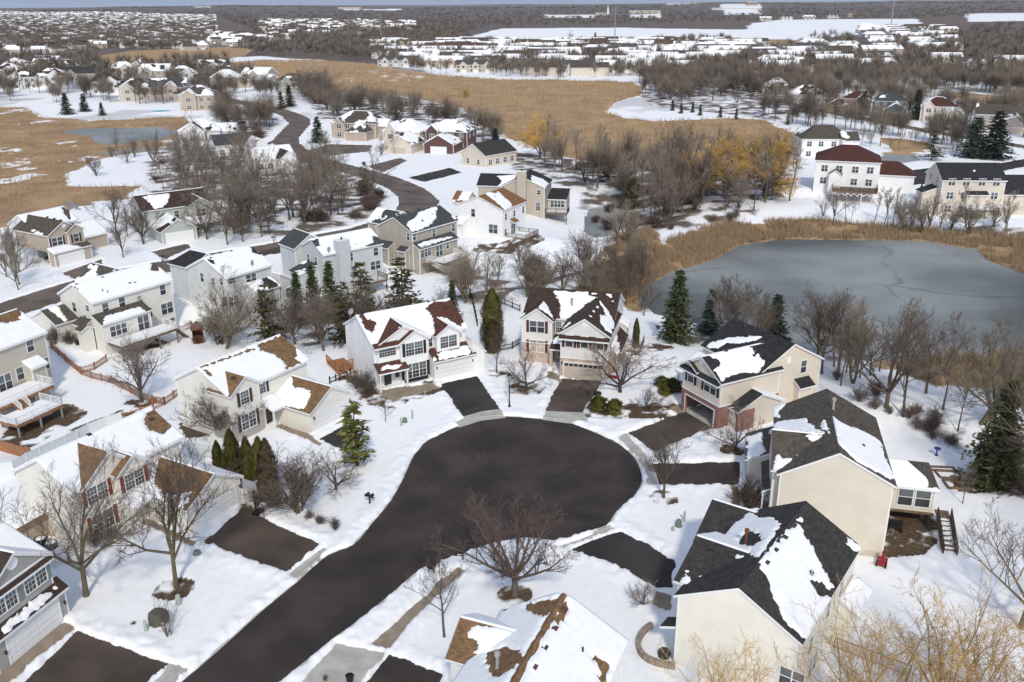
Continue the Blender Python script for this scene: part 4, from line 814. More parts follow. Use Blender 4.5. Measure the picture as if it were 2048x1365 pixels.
# --- ivory house in the near right corner
def house_ivory():
    Z = lambda *p: zz(1280, 960, 2.667, p); z1 = lambda x, y: Z((x, y))[0]
    h = House('ivory_house', 'ivory sided house with charcoal roof, half under snow, behind yellow-twigged trees', (1351, 1187), (1610, 1286), 6.0, wIVORY, rCHAR)
    m = h.blk(0, 9.15, -.3, 13.4, rise=2.5, axis='y', z0=-2.6, og=.12)
    h.snow(m, 'r', [Z((650,470),(638,432),(720,340),(830,228),(850,240),(900,330),(960,440),(1030,570),(1010,582),(960,540),(900,528),(915,560),(960,622),(1040,618),(1000,740),(905,860),(880,855),(770,750),(730,660),(690,560)), Z((828,215),(860,203),(872,220),(840,232)), Z((1108,308),(1182,360),(1165,402),(1110,345))], bare=[Z((910,490),(922,490),(922,512),(912,512))])
    h.snow(m, 'l', [Z((545,150),(650,143),(605,178),(640,205),(700,200),(748,235),(738,262),(640,412),(430,332),(408,315),(470,240),(562,210),(520,182))], bare=[Z((530,300),(570,275),(640,285),(650,320),(600,360),(530,345))])
    c = h.blk(-.8, 4.7, 1.3, 8.8, rise=1.75, axis='x', z0=-.5)
    h.snow(c, 'f', [Z((250,478),(268,532),(380,512),(500,467),(585,458),(540,522),(420,542),(245,590),(185,602)), Z((490,400),(520,392),(572,425),(540,437))]); h.snow(c, 'b', cover=.5)
    s_ = h.blk(-2.8, 3.4, 9.2, 16.2, ze=4.2, rise=2.3, axis='x', z0=-.5); h.snow(s_, 'b', cover=.4); h.garage(s_, 'l', None, 4.9, 2.1, u=12.7)
    e = h.blk(8.9, 10.4, 9.5, 13.2, ze=2.6, rise=.9, axis='sr', z0=-2.6); h.snow(e, 'r')
    h.vents(m, 'r', [z1(858, 192), z1(818, 245), z1(770, 312), z1(720, 378), z1(672, 445), z1(628, 520)]); h.vents(c, 'f', [z1(382, 368), z1(492, 408)]); h.vents(m, 'l', [z1(565, 335)], 'flue', plain('rusty_flue', (.16, .06, .03))); h.vents(m, 'r', [z1(915, 510)], 'pipe')
    h.win(m, 'r', z1(905, 880), .9, 1.4); h.win(m, 'r', None, .9, 1.4, u=9.5, z=4.4); h.win(m, 'r', None, .9, 1.4, u=6.5, z=4.4); h.win(m, 'r', None, 1.8, 1.5, 2, u=4, z=1.3); h.win(m, 'f', z1(810, 1060), 1.6, 1.4, 2); h.win(m, 'l', None, 1.6, 1.4, 2, u=.9, z=1.4)
    h.blk(-1.0, .2, -.1, 1.2, ze=2.8, rise=.5, axis='sl', walls=False)
    TW = plain('tan_deck_wood', (.34, .24, .14), .8, .25, 4.0); h.deck(9.3, 14.6, 1.6, 8.2, .1, -2.6, TW, 'frb', TW, False)
house_ivory()
# --- roof at the bottom edge
def house_bottom():
    Z = lambda *p: zz(860, 1180, 5.12, p); z1 = lambda x, y: Z((x, y))[0]
    O = P(1028, 1363.6, 8.6); q = P(1124.6, 1196.6, 8.6); rot = math.atan2(q[1]-O[1], q[0]-O[0])
    h = House('snowy_roofed_house', 'house at the bottom edge with a mostly snowed tan roof and square vents', O=O[:2], rot=rot, ze=6.0, wall=wWHITE, roof=rTANB)
    m = h.blk(-9, 8.95, -4.35, 4.5, rise=2.6, z0=-.5)
    rid = Z((1215,250),(1345,85),(1425,125),(1300,290),(1250,330),(1090,565),(850,960),(835,960),(990,700),(1150,440))
    h.snow(m, 'f', ridge=.3, bare=[Z((1850,740),(1700,690),(1655,690),(1720,800),(1750,860),(1700,885),(1710,960),(1800,960)), Z((1330,175),(1400,120),(1425,180),(1380,290),(1320,362),(1255,325))]); h.snow(m, 'b', ridge=.3, bare=[Z((985,150),(1350,85),(1310,160),(1220,240),(1190,265),(1100,272),(975,205)), Z((748,188),(792,195),(690,302)), Z((598,645),(660,610),(740,592),(880,615),(962,690),(900,760),(800,850),(720,912),(640,870),(580,770))], rag=.35)
    w = h.blk(3.0, 7.7, 1.5, 6.0, ze=6.0, rise=1.5, axis='y'); h.snow(w, 'l', [Z((375,440),(480,368),(660,380),(840,430),(960,480),(700,620),(500,665),(440,655),(505,560),(490,520),(390,482))]); h.snow(w, 'r')
    w2 = h.blk(-6.5, 1.2, 2.0, 9.5, ze=2.8, rise=3.2, axis='y'); h.snow(w2, 'r')
    h.vents(m, 'f', [z1(1372, 215), z1(1272, 405), z1(1168, 600), z1(1060, 800)], 'box', plain('rust_vent', (.11, .05, .042))); h.vents(m, 'f', [z1(1565, 655)], 'pipe', DARK); h.vents(m, 'b', [z1(690, 800)], 'flue'); h.win(w, 'b', None, 1.4, 1.3, 2, u=5.3, z=4.3)
house_bottom()
# ------------------------------------------------------------------ houses along the curved road and beyond
def house_deck_left():
    h = House('beige_house', 'beige house at the left edge with a white railed two-level deck and tan brown roof', (0, 700), (94, 665), 5.8, wBEIGE, rTANB)
    m = h.blk(-8, 6.9, 0, 9.6, rise=2.5, z0=-3.0); Z = lambda *p: zz(0, 540, 4, p)
    h.snow(m, 'f', bare=[Z((-60,240),(0,262),(150,300),(165,340),(158,395),(120,415),(60,425),(-60,420))]); h.snow(m, 'b')
    b = h.blk(2.7, 5.1, -1.3, .3, ze=2.4, rise=.8, axis='sf', z0=-3); h.snow(b, 'f')
    z1 = lambda x, y: Z((x, y))[0]
    h.win(m, 'f', z1(240, 608), .95, 1.5); h.win(m, 'f', z1(160, 830), .95, 1.6); h.win(m, 'f', z1(362, 750), .95, 1.5); h.win(m, 'f', z1(40, 900), 1.8, 2.0, 2); h.win(m, 'f', None, 1.6, 1.5, 2, u=2.5, z=-1.2); h.win(m, 'f', None, 1.8, 1.5, 2, u=-2.5, z=4.4)
    h.deck(-4.5, 3.3, -3.9, 0, .45, -2.6, WHITE, 'fr', WOODO, True, pm=plain('grey_post', (.3, .32, .3))); h.deck(-5.5, .8, -8.0, -4.3, -.5, -2.6, WHITE, 'flr', WOODO, True, pm=MATS['grey_post'])
    h.stair((-2.5, -3.95, .4), (-2.5, -5.2, -.5), 1.2, WOODO, WHITE, snow=False)
    return h
house_deck_left()
def house_white_rear():
    Z = lambda *p: zz(0, 340, 3.938, p); z1 = lambda x, y: Z((x, y))[0]
    h = House('white_house', 'white house with a fully snowed-over roof, rear deck and picket fence in its backyard', (183, 608), (346.6, 561), 5.8, siding('bright_cream_siding', (.72, .70, .63)), rGBR)
    m = h.blk(0, 13.65, 0, 8.5, rise=2.2, z0=-3); h.snow(m, 'f', bare=[Z((1190,700),(1255,730),(1250,800),(1190,790)), Z((560,900),(610,930),(620,950),(580,930))]); h.snow(m, 'b')
    w = h.blk(5, 11.5, 5, 12, rise=2.25, axis='y', z0=0); h.snow(w, 'l', cover=.0); h.snow(w, 'r')
    g = h.blk(-3.4, .4, 4.2, 10.8, ze=2.8, rise=1.6, axis='x', z0=-1); h.snow(g, 'f', [Z((375,1085),(440,1065),(465,1090),(530,1180),(510,1200))]); h.blk(-1.2, .4, 1.0, 3.8, ze=2.4, rise=.9, axis='sl', z0=-2)
    h.blk(-2.2, .1, .2, 1.8, ze=2.2, rise=.6, axis='y', z0=-2.5)
    p = h.blk(-.2, 8.0, -1.9, .3, ze=3.0, rise=1.1, axis='sf', z0=-2.6); h.snow(p, 'f', [Z((810,1200),(830,1150),(1100,1080),(1150,1110),(1130,1130),(830,1230))])
    for q in ((830, 1090), (960, 1045), (1280, 945)): h.win(m, 'f', z1(*q), .95, 1.5)
    h.win(m, 'f', z1(1315, 1090), 2.0, 1.7, 2); h.win(m, 'f', z1(1175, 1125), .9, 1.5); h.win(m, 'f', None, 1.8, 2.1, 2, u=12.2, z=-1.1); h.win(m, 'l', z1(588, 1080), .9, 1.4); h.win(m, 'l', z1(690, 1090), .8, .8); h.win(p, 'f', None, 1.8, 2.1, 2, u=6.5, z=1.4); h.win(p, 'f', None, 2.6, 1.5, 3, u=2.4, z=1.5); h.win(m, 'l', z1(675, 1180), .8, 1.4)
    h.deck(.2, 9.6, -5.2, -1.9, .25, -2.6, WHITE, 'flr', WOODB, True); h.stair((9.6, -4.6, .2), (11.8, -4.6, -2.0), 1.1, WOODB, WHITE, (0, 1, 0))
    h.vents(m, 'f', [z1(600, 905), z1(805, 850), z1(1020, 895), z1(1060, 890)]); h.vents(m, 'f', [z1(850, 975), z1(810, 965)], 'pipe', DARK); h.dish(z1(1100, 1050), p, 'f')
house_white_rear()
def house_whitegrey():
    Z = lambda *p: zz(340, 330, 3.688, p); z1 = lambda x, y: Z((x, y))[0]
    h = House('white_grey_house', 'white-grey house with snowy main roof and bare charcoal hipped wing behind bushes', (452.5, 557.8), (546, 530.6), 5.8, wPALE, rBLK)
    m = h.blk(0, 9.3, 0, 10.2, rise=2.45, z0=-3); h.snow(m, 'f', bare=[Z((590,590),(640,620),(665,660),(610,650)), Z((270,690),(330,710),(340,735),(300,725))]); h.snow(m, 'b')
    w = h.blk(.4, 6.0, 8.6, 15.4, rise=2.0, axis='y', hip='b', z0=-1.5); h.snow(w, 'l', cover=-.35); h.snow(w, 'r')
    s_ = h.blk(9.0, 12.0, -1.8, 4.5, ze=3.0, rise=1.6, axis='sr', z0=-3); h.snow(s_, 'r'); b = h.blk(3.8, 8.6, -2.2, .3, ze=2.9, rise=1.1, axis='sf', z0=-3); h.snow(b, 'f', cover=.15)
    h.win(m, 'f', z1(597, 838), 2.0, 1.4, 2); h.win(m, 'f', z1(455, 855), 1.4, .8); h.win(m, 'f', z1(400, 1010), .9, 1.5); h.win(m, 'f', z1(470, 1005), 1.9, 1.6, 2); h.win(m, 'f', z1(597, 1110), .9, 1.4); h.win(m, 'l', z1(238, 830), .8, 1.4); h.win(m, 'l', z1(380, 860), .7, 1.0); h.win(m, 'l', z1(320, 860), .7, 1.0); h.win(b, 'f', None, .9, 1.4, u=5, z=.6); h.win(s_, 'f', None, 1.2, 1.5, u=10.5, z=1.2)
    h.dish(z1(605, 755), m, 'f'); h.vents(m, 'f', [z1(385, 757), z1(300, 690)]); h.vents(m, 'f', [z1(370, 650), z1(450, 640)])
house_whitegrey()
def house_blue():
    Z = lambda *p: zz(340, 330, 3.688, p); z1 = lambda x, y: Z((x, y))[0]
    h = House('pale_blue_house', 'pale blue-grey house with a sided chimney behind the row of spruces', (646.4, 511.7), (767, 487.3), 5.8, wBLUEG, rSLATE)
    m = h.blk(0, 12.1, 0, 8.2, rise=2.0, z0=-3); h.snow(m, 'f', bare=[Z((1030,560),(1090,545),(1110,600),(1060,610)), Z((1500,520),(1600,560),(1590,600),(1420,605),(1500,570))]); h.snow(m, 'b', cover=.3)
    w = h.blk(-1.5, 5.2, 7.2, 13, rise=2.1, axis='y', z0=-1.5); h.snow(w, 'r', cover=.2)
    h.chimney(2.4, 4.6, -1.1, .5, -3, 7.9, wBLUEG); h.dish(z1(1170, 655), m, 'f')
    l = h.blk(-3.5, .3, 2.2, 6.2, ze=2.6, rise=1.2, axis='sl', z0=-2.5); h.snow(l, 'l', cover=.1)
    for q in ((1330, 680), (1517, 640)): h.win(m, 'f', z1(*q), .95, 1.4)
    h.win(m, 'f', z1(1345, 790), 1.9, 2.0, 2); h.win(m, 'f', z1(1515, 740), 2.0, 1.5, 2); h.win(m, 'f', z1(1285, 800), .8, 1.4); h.wins(m, 'l', (3, 5.5), (1.4, 4.3), .8, 1.3); h.vents(m, 'f', [z1(1375, 600)], 'pipe')
    h.deck(6.5, 10.5, -3, 0, .2, -2.6, WOODB, 'flr', WOODB, True)
house_blue()
def house_taupe_deck():
    Z = lambda *p: zz(740, 300, 3.413, p); z1 = lambda x, y: Z((x, y))[0]
    h = House('taupe_house', 'taupe house with dark slate roof, one big snow patch and a white staired rear deck', (825, 467), (917.3, 440.6), 5.8, wTAUPE, rSLATE)
    m = h.blk(0, 13.2, 0, 9.6, rise=2.4, z0=-3.2); h.snow(m, 'f', [Z((252,515),(262,490),(300,470),(330,430),(400,400),(455,388),(450,470),(400,520),(330,550),(288,560)), Z((560,440),(590,460),(580,475),(562,462))], bare=[Z((345,478),(362,480),(355,492)), Z((415,432),(432,436),(424,446))])
    b = h.blk(0.1, 11.3, -1.6, .3, ze=2.9, rise=1.0, axis='sf', z0=-3.2); h.snow(b, 'f', [Z((328,650),(370,625),(560,588),(562,600),(350,665))])
    l = h.blk(-1.6, .3, 5.0, 9.2, ze=2.5, rise=.9, axis='sl', z0=-3); h.blk(-1.1, .3, 1.2, 3.4, ze=2.3, rise=.7, axis='sl', z0=-3)
    w = h.blk(2, 8.5, 7, 14, rise=2.1, axis='y'); h.snow(w, 'l', cover=.1); h.snow(w, 'r')
    h.win(m, 'l', z1(262, 593), .7, 1.3, dark=True); h.win(m, 'f', z1(302, 593), .8, 1.3); h.win(m, 'f', z1(435, 567), .9, 1.5); h.win(m, 'f', z1(567, 530), .9, 1.5); h.win(b, 'f', z1(380, 695), 2.8, 1.9, 3, None, 1); h.win(b, 'f', z1(472, 688), 1.9, 2.1, 2); h.win(b, 'f', z1(528, 650), .8, 1.4); h.win(m, 'f', z1(582, 625), .8, 1.5)
    h.deck(2.8, 9.6, -5.0, -1.6, .2, -2.9, WHITE, 'flr', WOODB, True); h.stair((1.4, -1.9, .2), (4.2, -7.6, -2.8), 1.2, WOODB, WHITE, (.9, .44, 0)); h.slab(.4, 2.8, -3, -1.6, .08, .2, WOODB, 'stair_landing'); h.vents(m, 'f', [z1(195, 440), z1(255, 425), z1(330, 410), z1(400, 395)])
house_taupe_deck()
def house_orange_roof():
    Z = lambda *p: zz(740, 300, 3.413, p); z1 = lambda x, y: Z((x, y))[0]
    h = House('white_house', 'white gabled house with orange-brown roof and raised deck, beside the garden shed', (907, 410), (1011, 421.6), 6.0, wWHITE, shingle('orange_brown_shingle', (.24, .125, .06)), step=.35)
    m = h.blk(0, 11.9, 0, 10.6, rise=2.35, axis='y', z0=-3); h.snow(m, 'r', [Z((775,290),(800,285),(860,300),(875,285),(965,365),(965,400),(925,412),(850,345))]); h.snow(m, 'l', [Z((575,375),(660,330),(720,295),(660,300),(600,350))])
    l = h.blk(-3.5, .4, 4.5, 9.5, ze=5.5, rise=2.0, axis='x'); h.snow(l, 'f', cover=.0); b = h.blk(.4, 3.4, -2.2, .4, ze=2.6, rise=1.1, axis='sf', z0=-2.5); h.snow(b, 'f', cover=.2)
    h.win(m, 'f', z1(705, 430), .9, 1.6); h.win(m, 'f', z1(842, 540), 2.0, 1.8, 2); h.wins(m, 'r', (1.4, 5, 9), (4.4,), .8, 1.3); h.win(m, 'r', None, 1.8, 2.1, 2, u=4.5, z=1.2); h.win(m, 'r', None, .8, 1.3, u=1.2, z=1.2); h.blk(11.6, 12.8, 3.0, 5.2, ze=2.9, rise=.6, axis='sr', walls=False)
    h.deck(11.7, 16.2, 1.5, 7, .1, -2.8, WOODB, 'frb', WOODB, True); h.vents(m, 'r', [z1(850, 320)]); fb = MB(); fb.box(.1, 11.5, .22, .27, -3, -1.6); h.part('foundation', fb, [CONC])
house_orange_roof()
def house_chimney():
    Z = lambda *p: zz(740, 300, 3.413, p); z1 = lambda x, y: Z((x, y))[0]
    h = House('taupe_house', 'taupe house with a tall sided chimney on its gable, facing the small frozen pond', (999, 373), (1091.6, 376), 6.0, siding('light_taupe_siding', (.46, .40, .33)), rBLK, step=.35)
    m = h.blk(0, 10.7, 0, 10.5, rise=2.3, axis='y', z0=-3.2); h.snow(m, 'r', [Z((1100,225),(1105,175),(1180,200),(1220,230),(1190,262))]); l = h.blk(-5.6, 3, .5, 9.5, ze=5.9, rise=2.1, axis='x'); h.snow(l, 'f', [Z((870,255),(905,210),(870,180),(1030,165),(1040,190),(900,250))])
    h.chimney(4.2, 6.3, -1.0, .4, -3, 9.6, MATS['light_taupe_siding']); h.win(m, 'f', z1(1153, 290), .9, 1.0); h.win(m, 'f', z1(1148, 387), 1.0, 1.9, grid=2)
    s_ = h.blk(10.4, 15, 4, 10, ze=2.6, rise=1.5, axis='sf', z0=0); h.snow(s_, 'f', cover=-.45); h.win(s_, 'f', None, 3.2, 1.5, 4, u=12.8, z=1.5); h.deck(10.5, 15.6, .6, 4.2, .1, -3, DARK, 'fr', WOODB, True); fb = MB(); fb.box(.1, 10.5, .2, .27, -3.2, -1.7); h.part('foundation', fb, [CONC])
house_chimney()
def house_left_garage():
    Z = lambda *p: zz(0, 340, 3.938, p); z1 = lambda x, y: Z((x, y))[0]
    h = House('grey_white_house', 'pale house with brown cross gable and white garage door near the left marsh', (94, 473), (165, 457), 5.8, wPALE, rGBR, step=.35)
    m = h.blk(1.9, 11.6, 7.4, 15.6, rise=2.2, z0=-1); h.snow(m, 'f', bare=[Z((480,290),(550,310),(560,400),(630,420),(540,395),(500,330))]); h.snow(m, 'b')
    g = h.blk(0, 7.3, 0, 11, rise=2.15, axis='y', z0=2.6, wall=wCLAY); h.snow(g, 'l', [Z((240,480),(255,465),(330,505),(320,520))]); h.vents(g, 'l', [z1(375, 375), z1(430, 388), z1(480, 400)])
    g2 = h.blk(3.6, 7.5, -.4, 3, rise=1.3, axis='y', z0=2.6, wall=wCLAY); ga = h.blk(-.3, 7.6, -1.6, .3, ze=2.75, rise=.7, axis='sf', z0=-.5, wall=wCLAY); h.snow(ga, 'f', cover=.05); h.blk(0, 7.3, -.2, 1, ze=2.6, rise=.2, axis='sf', wall=wCLAY)
    r_ = h.blk(7.0, 15.5, 4.3, 12.5, ze=2.8, rise=2.2, axis='x', wall=wCLAY); h.snow(r_, 'f', cover=.6); h.garage(ga, 'f', None, 5.0, 2.1, u=3.2); h.win(g, 'f', None, 2.1, 1.5, 2, sMAR, u=1.9, z=4.4); h.win(g2, 'f', None, 1.1, 1.5, 1, sBRN, u=5.5, z=4.4); h.disc(g, 'f', z1(500, 440), .4); h.win(m, 'l', None, .8, 1.4, u=10, z=4.3); h.win(m, 'l', None, .8, 1.4, u=13, z=3.3)
house_left_garage()
def house_sage_mid():
    Z = lambda *p: zz(0, 340, 3.938, p); z1 = lambda x, y: Z((x, y))[0]
    h = House('grey_green_house', 'grey-green house with front porch and two-door garage half hidden by bare trees', (283, 423.8), (389.8, 409.8), 5.8, siding('pale_sage_siding', (.43, .46, .42)), rDKBR, step=.35)
    m = h.blk(0, 14.5, 0, 10, rise=2.4, z0=-1); h.snow(m, 'f', [Z((1120,215),(1180,200),(1340,185),(1330,230),(1290,290),(1220,310),(1180,260))]); h.snow(m, 'b')
    w = h.blk(8.8, 14.4, -1.6, 4, rise=1.7, axis='y'); h.snow(w, 'r'); h.win(w, 'f', None, 2.0, 1.5, 2, u=11.6, z=4.3); h.win(m, 'f', None, .9, 1.4, u=7, z=4.3); po = h.blk(8.2, 15, -4, -1, ze=2.7, rise=.9, axis='sf', walls=False); h.snow(po, 'f')
    g = h.blk(1.0, 8.6, -7.5, 1, ze=2.7, rise=2.2, axis='y'); h.snow(g, 'l', cover=.0); h.snow(g, 'r', cover=-.3); h.garage(g, 'f', None, 5.4, 2.15, u=4.8)
    for x in (8.6, 11.5, 14.7): h.post(x, -3.8, 0, 2.7)
    h.deck(8.3, 15, -4, -1.3, .2, -.4, WHITE, 'fr', WOODB, False); h.door(w, 'f', None, u=10.2, z=1.2); h.win(w, 'f', None, 1.6, 1.5, 2, u=12.6, z=1.4)
house_sage_mid()
def mid(name, label, px, py, rot, W_, D, ze, rise, wall, roof, axis='x', hip='', wings=(), cover=.2, gar=None, zb=None, us=None, floors=2, stt=.42, group=None, wl=True, k=1.12):
    g = G(px, py) if zb is None else P(px, py, zb); h = House(name, label, O=g[:2] - np.array([math.cos(R(rot)), math.sin(R(rot))]) * W_ * k / 2, rot=R(rot), ze=ze, wall=wall, roof=roof, z=g[2] if zb is None else zb, snow_t=.2, step=stt, group=group)
    m = h.blk(0, W_, 0, D, rise=rise, axis=axis, hip=hip, z0=-2.5)
    for key in m.pl: h.snow(m, key, cover=cover - .22 - (.12 if k == 'f' else 0), rag=.5)
    zs = [1.4 + 2.8 * i for i in range(floors)]
    if axis == 'y' and False: pass
    us = us if us is not None else [W_ * f for f in (.16, .38, .62, .84)]
    h.wins(m, 'f', us, zs, 1.3, 1.4, 2)
    if wl: h.wins(m, 'l', (D * .3, D * .7), zs[-1:], .9, 1.3); h.wins(m, 'r', (D * .3, D * .7), zs[-1:], .9, 1.3)
    for x0, x1, y0, y1, e, r_, ax, hp, cv in wings:
        w = h.blk(x0, x1, y0, y1, ze=e, rise=r_, axis=ax, hip=hp, z0=-1.5)
        for key in w.pl: h.snow(w, key, cover=cv - .15, rag=.5)
        if ax == 'y' and e > 4: h.wins(w, 'f', ((x0 + x1) / 2,), zs, 1.6, 1.4, 2)
    if gar: h.garage(w, gar[0], None, gar[1], 2.1, gar[2], u=gar[3])
    h.root.scale = (k, k, k)
    return h, m
wST = siding('stone_tan_siding', (.44, .36, .29)); wBRK = siding('burgundy_siding', (.115, .062, .055)); wDBL = siding('dark_blue_siding', (.075, .09, .105)); wLT = siding('light_cream_siding', (.64, .57, .47)); wOCH = siding('ochre_siding', (.36, .25, .15)); wGB = siding('greige_siding', (.42, .37, .32))
GT = (.36, .28, .22)
mid('white_house', 'tall white house with two snowy gables at the edge of the left marsh pond', 403, 306, 8, 12, 11, 6.2, 2.8, wWHITE, rDKBR, k=1.2, hip='lr', wings=[(1, 8, -1.5, 5, 6.2, 2.6, 'y', '', .35), (10, 16, 2, 9, 5.6, 2, 'x', '', .3)], cover=.5)
mid('grey_roofed_house', 'low white house with a bare dark grey roof on the inside of the road bend', 476, 312, 32, 13, 9, 3.4, 2.8, wWHITE, rSLATE, cover=-.9, wings=[(9, 15, -4, 4, 3.2, 2.0, 'y', '', .4)], floors=1)
mid('white_house', 'white house under full roof snow with a small brown gable, among roadside trees', 553, 342, 34, 12, 9, 3.2, 2.8, wWHITE, rDKBR, cover=.7, wings=[(6, 11.5, -3, 4, 3.4, 2.1, 'y', '', -.8)], floors=1)
mid('stone_house', 'sprawling tan house with many snowy hips beside the blue spruce', 707, 278, -16, 17, 12, 5.2, 3.4, wST, rGBR, hip='lr', wings=[(1.5, 6, -1, 5, 4.8, 2.2, 'y', '', .1), (8, 16, -6, 4, 3.0, 2.8, 'y', 'f', .05), (14, 20, 2, 9, 4.2, 2.0, 'x', '', .5)], cover=.25, gar=('r', 4.8, GT, -2))
mid('cream_stone_house', 'cream house with a steep snowy entry gable between two hipped-roof neighbours', 803, 300, -18, 13, 11, 5.6, 3.2, wLT, rDKBR, hip='lr', wings=[(1.5, 5.5, -1.5, 5, 5.6, 2.8, 'y', '', .3), (5, 14, -9, 2, 3.0, 3.0, 'y', '', .05)], cover=.45, gar=('f', 4.9, GT, 9.5))
mid('burgundy_house', 'burgundy and tan house with star-shaped snow on its hipped roof and a three-bay garage', 893, 300, -14, 14, 11, 5.6, 3.0, wBRK, rDKBR, hip='lr', wings=[(.5, 5, -1.5, 5, 5.6, 2.2, 'y', '', .3), (2.5, 12.5, -9.5, 1, 3.0, 2.8, 'y', 'b', .3)], cover=.3, gar=('f', 4.9, (.78, .74, .68), 7.5))
mid('low_cream_house', 'low cream house with one bare dark roof slope next to the burgundy house', 1004, 331, 48, 13, 10, 3.3, 2.9, wLT, rCHAR, cover=-.55, wings=[], floors=1)
mid('white_house', 'white house with grey-brown hipped roof by the marsh, behind the maroon-roofed house', 1652, 318, -4, 15, 11, 5.6, 3.4, wWHITE, rGBR, hip='lr', wings=[(11, 16, -2, 5, 5.4, 2.2, 'x', '', .0)], cover=-.22, zb=-2.6)
h, m = mid('maroon_roofed_house', 'white house with a maroon hipped roof and a white arched deck over the frozen pond', 1690, 376, -19, 14.5, 11.5, 6.0, 3.0, wWHITE, rMAR, hip='lr', wings=[(3.2, 6.4, -2, 1, 3.1, 1.2, 'y', '', -.9), (14, 22, 1, 9, 3.2, 2.6, 'x', 'r', -.9)], cover=-.75, zb=.2)
d = h.deck(4.5, 14, -5.5, -.2, .25, -2.6, DARK, 'flr', WOODB, False, pm=WHITE)
ar = MB()
for i in range(7):
    x0 = 4.6 + i * 1.33
    for j in range(8): a0, a1 = math.pi * j / 8, math.pi * (j + 1) / 8; ar.bar((x0 + .62 - .6 * math.cos(a0), -5.4, -.85 + .55 * math.sin(a0)), (x0 + .62 - .6 * math.cos(a1), -5.4, -.85 + .55 * math.sin(a1)), .14)
ar.build('deck_arches', [WHITE], d)
h, m = mid('cream_house', 'large cream house with black roof and arched windows facing the frozen pond', 1938, 432, -4, 13.2, 10, 7.4, 2.9, siding('soft_cream_siding', (.62, .55, .46)), rBLK, wings=[(12.6, 22, .5, 9.5, 4.4, 3.4, 'x', '', -.3), (-3, .5, 2, 6, 4.4, 1.3, 'sl', '', -.9)], cover=-.5, zb=-2.2, floors=3)
b = h.blk(5, 9.5, -1.2, .3, ze=4.6, rise=.6, axis='sf'); h.deck(4.6, 10.4, -4.5, -.2, 2.1, -.5, WHITE, 'flr', WOODB, True, pm=WHITE)
mid('dark_blue_house', 'dark blue house with open garage and large snow patch on its garage roof', 1775, 232, -22, 13, 11, 5.6, 3.0, wDBL, rSLATE, hip='lr', wings=[(4.5, 13.5, -8, 2, 3.0, 2.8, 'y', '', .35)], cover=-.1, gar=('f', 4.6, (.03, .03, .03), 7))  # garage stands open: its shaded inside is painted as a near-black door panel
mid('cream_house', 'cream house with maroon roof and tan garage across the road from a big spruce', 1874, 244, -20, 13, 11, 5.6, 3.0, wLT, rMAR, hip='lr', wings=[(1, 5, -1, 4, 5.6, 2, 'y', '', .3), (7, 15, -8, 3, 3.0, 2.6, 'y', '', .1)], cover=.05, gar=('f', 4.6, GT, 11))
mid('grey_brown_house', 'grey-brown house with large garage gable at the right edge behind the spruces', 1990, 262, -24, 14, 11, 5.4, 3.2, wGB, rGBR, wings=[(8, 17, -8, 3, 3.2, 3.0, 'y', '', .25)], cover=-.15, gar=('f', 4.9, GT, 12.5))
mid('ochre_house', 'ochre house with maroon roof and one heart-shaped snow patch behind a snowy fir', 1712, 226, -20, 11, 10, 5.6, 2.8, wOCH, rMAR, hip='lr', wings=[(5, 10, -2, 4, 5.4, 2.2, 'y', 'f', .3), (-6, 2, -2, 6, 3.0, 2.2, 'x', 'l', .0)], cover=-.25)
mid('hipped_house', 'brown house with white snow-striped hipped roof along the treed lane', 1612, 206, -16, 16, 12, 3.6, 3.6, wGB, rDKBR, hip='lr', cover=.35, floors=1)
mid('hipped_house', 'brown house with patchy snow hips, left of the snow-striped one on the treed lane', 1552, 190, -16, 14, 12, 3.8, 3.6, wGB, rDKBR, hip='lr', cover=.2, floors=1)
mid('red_roofed_house', 'house with bright maroon hipped roof rising above the bare trees', 1512, 172, -10, 14, 13, 5.0, 3.8, wGB, shingle('red_maroon_shingle', (.13, .04, .03)), hip='lr', cover=-.05, floors=1)
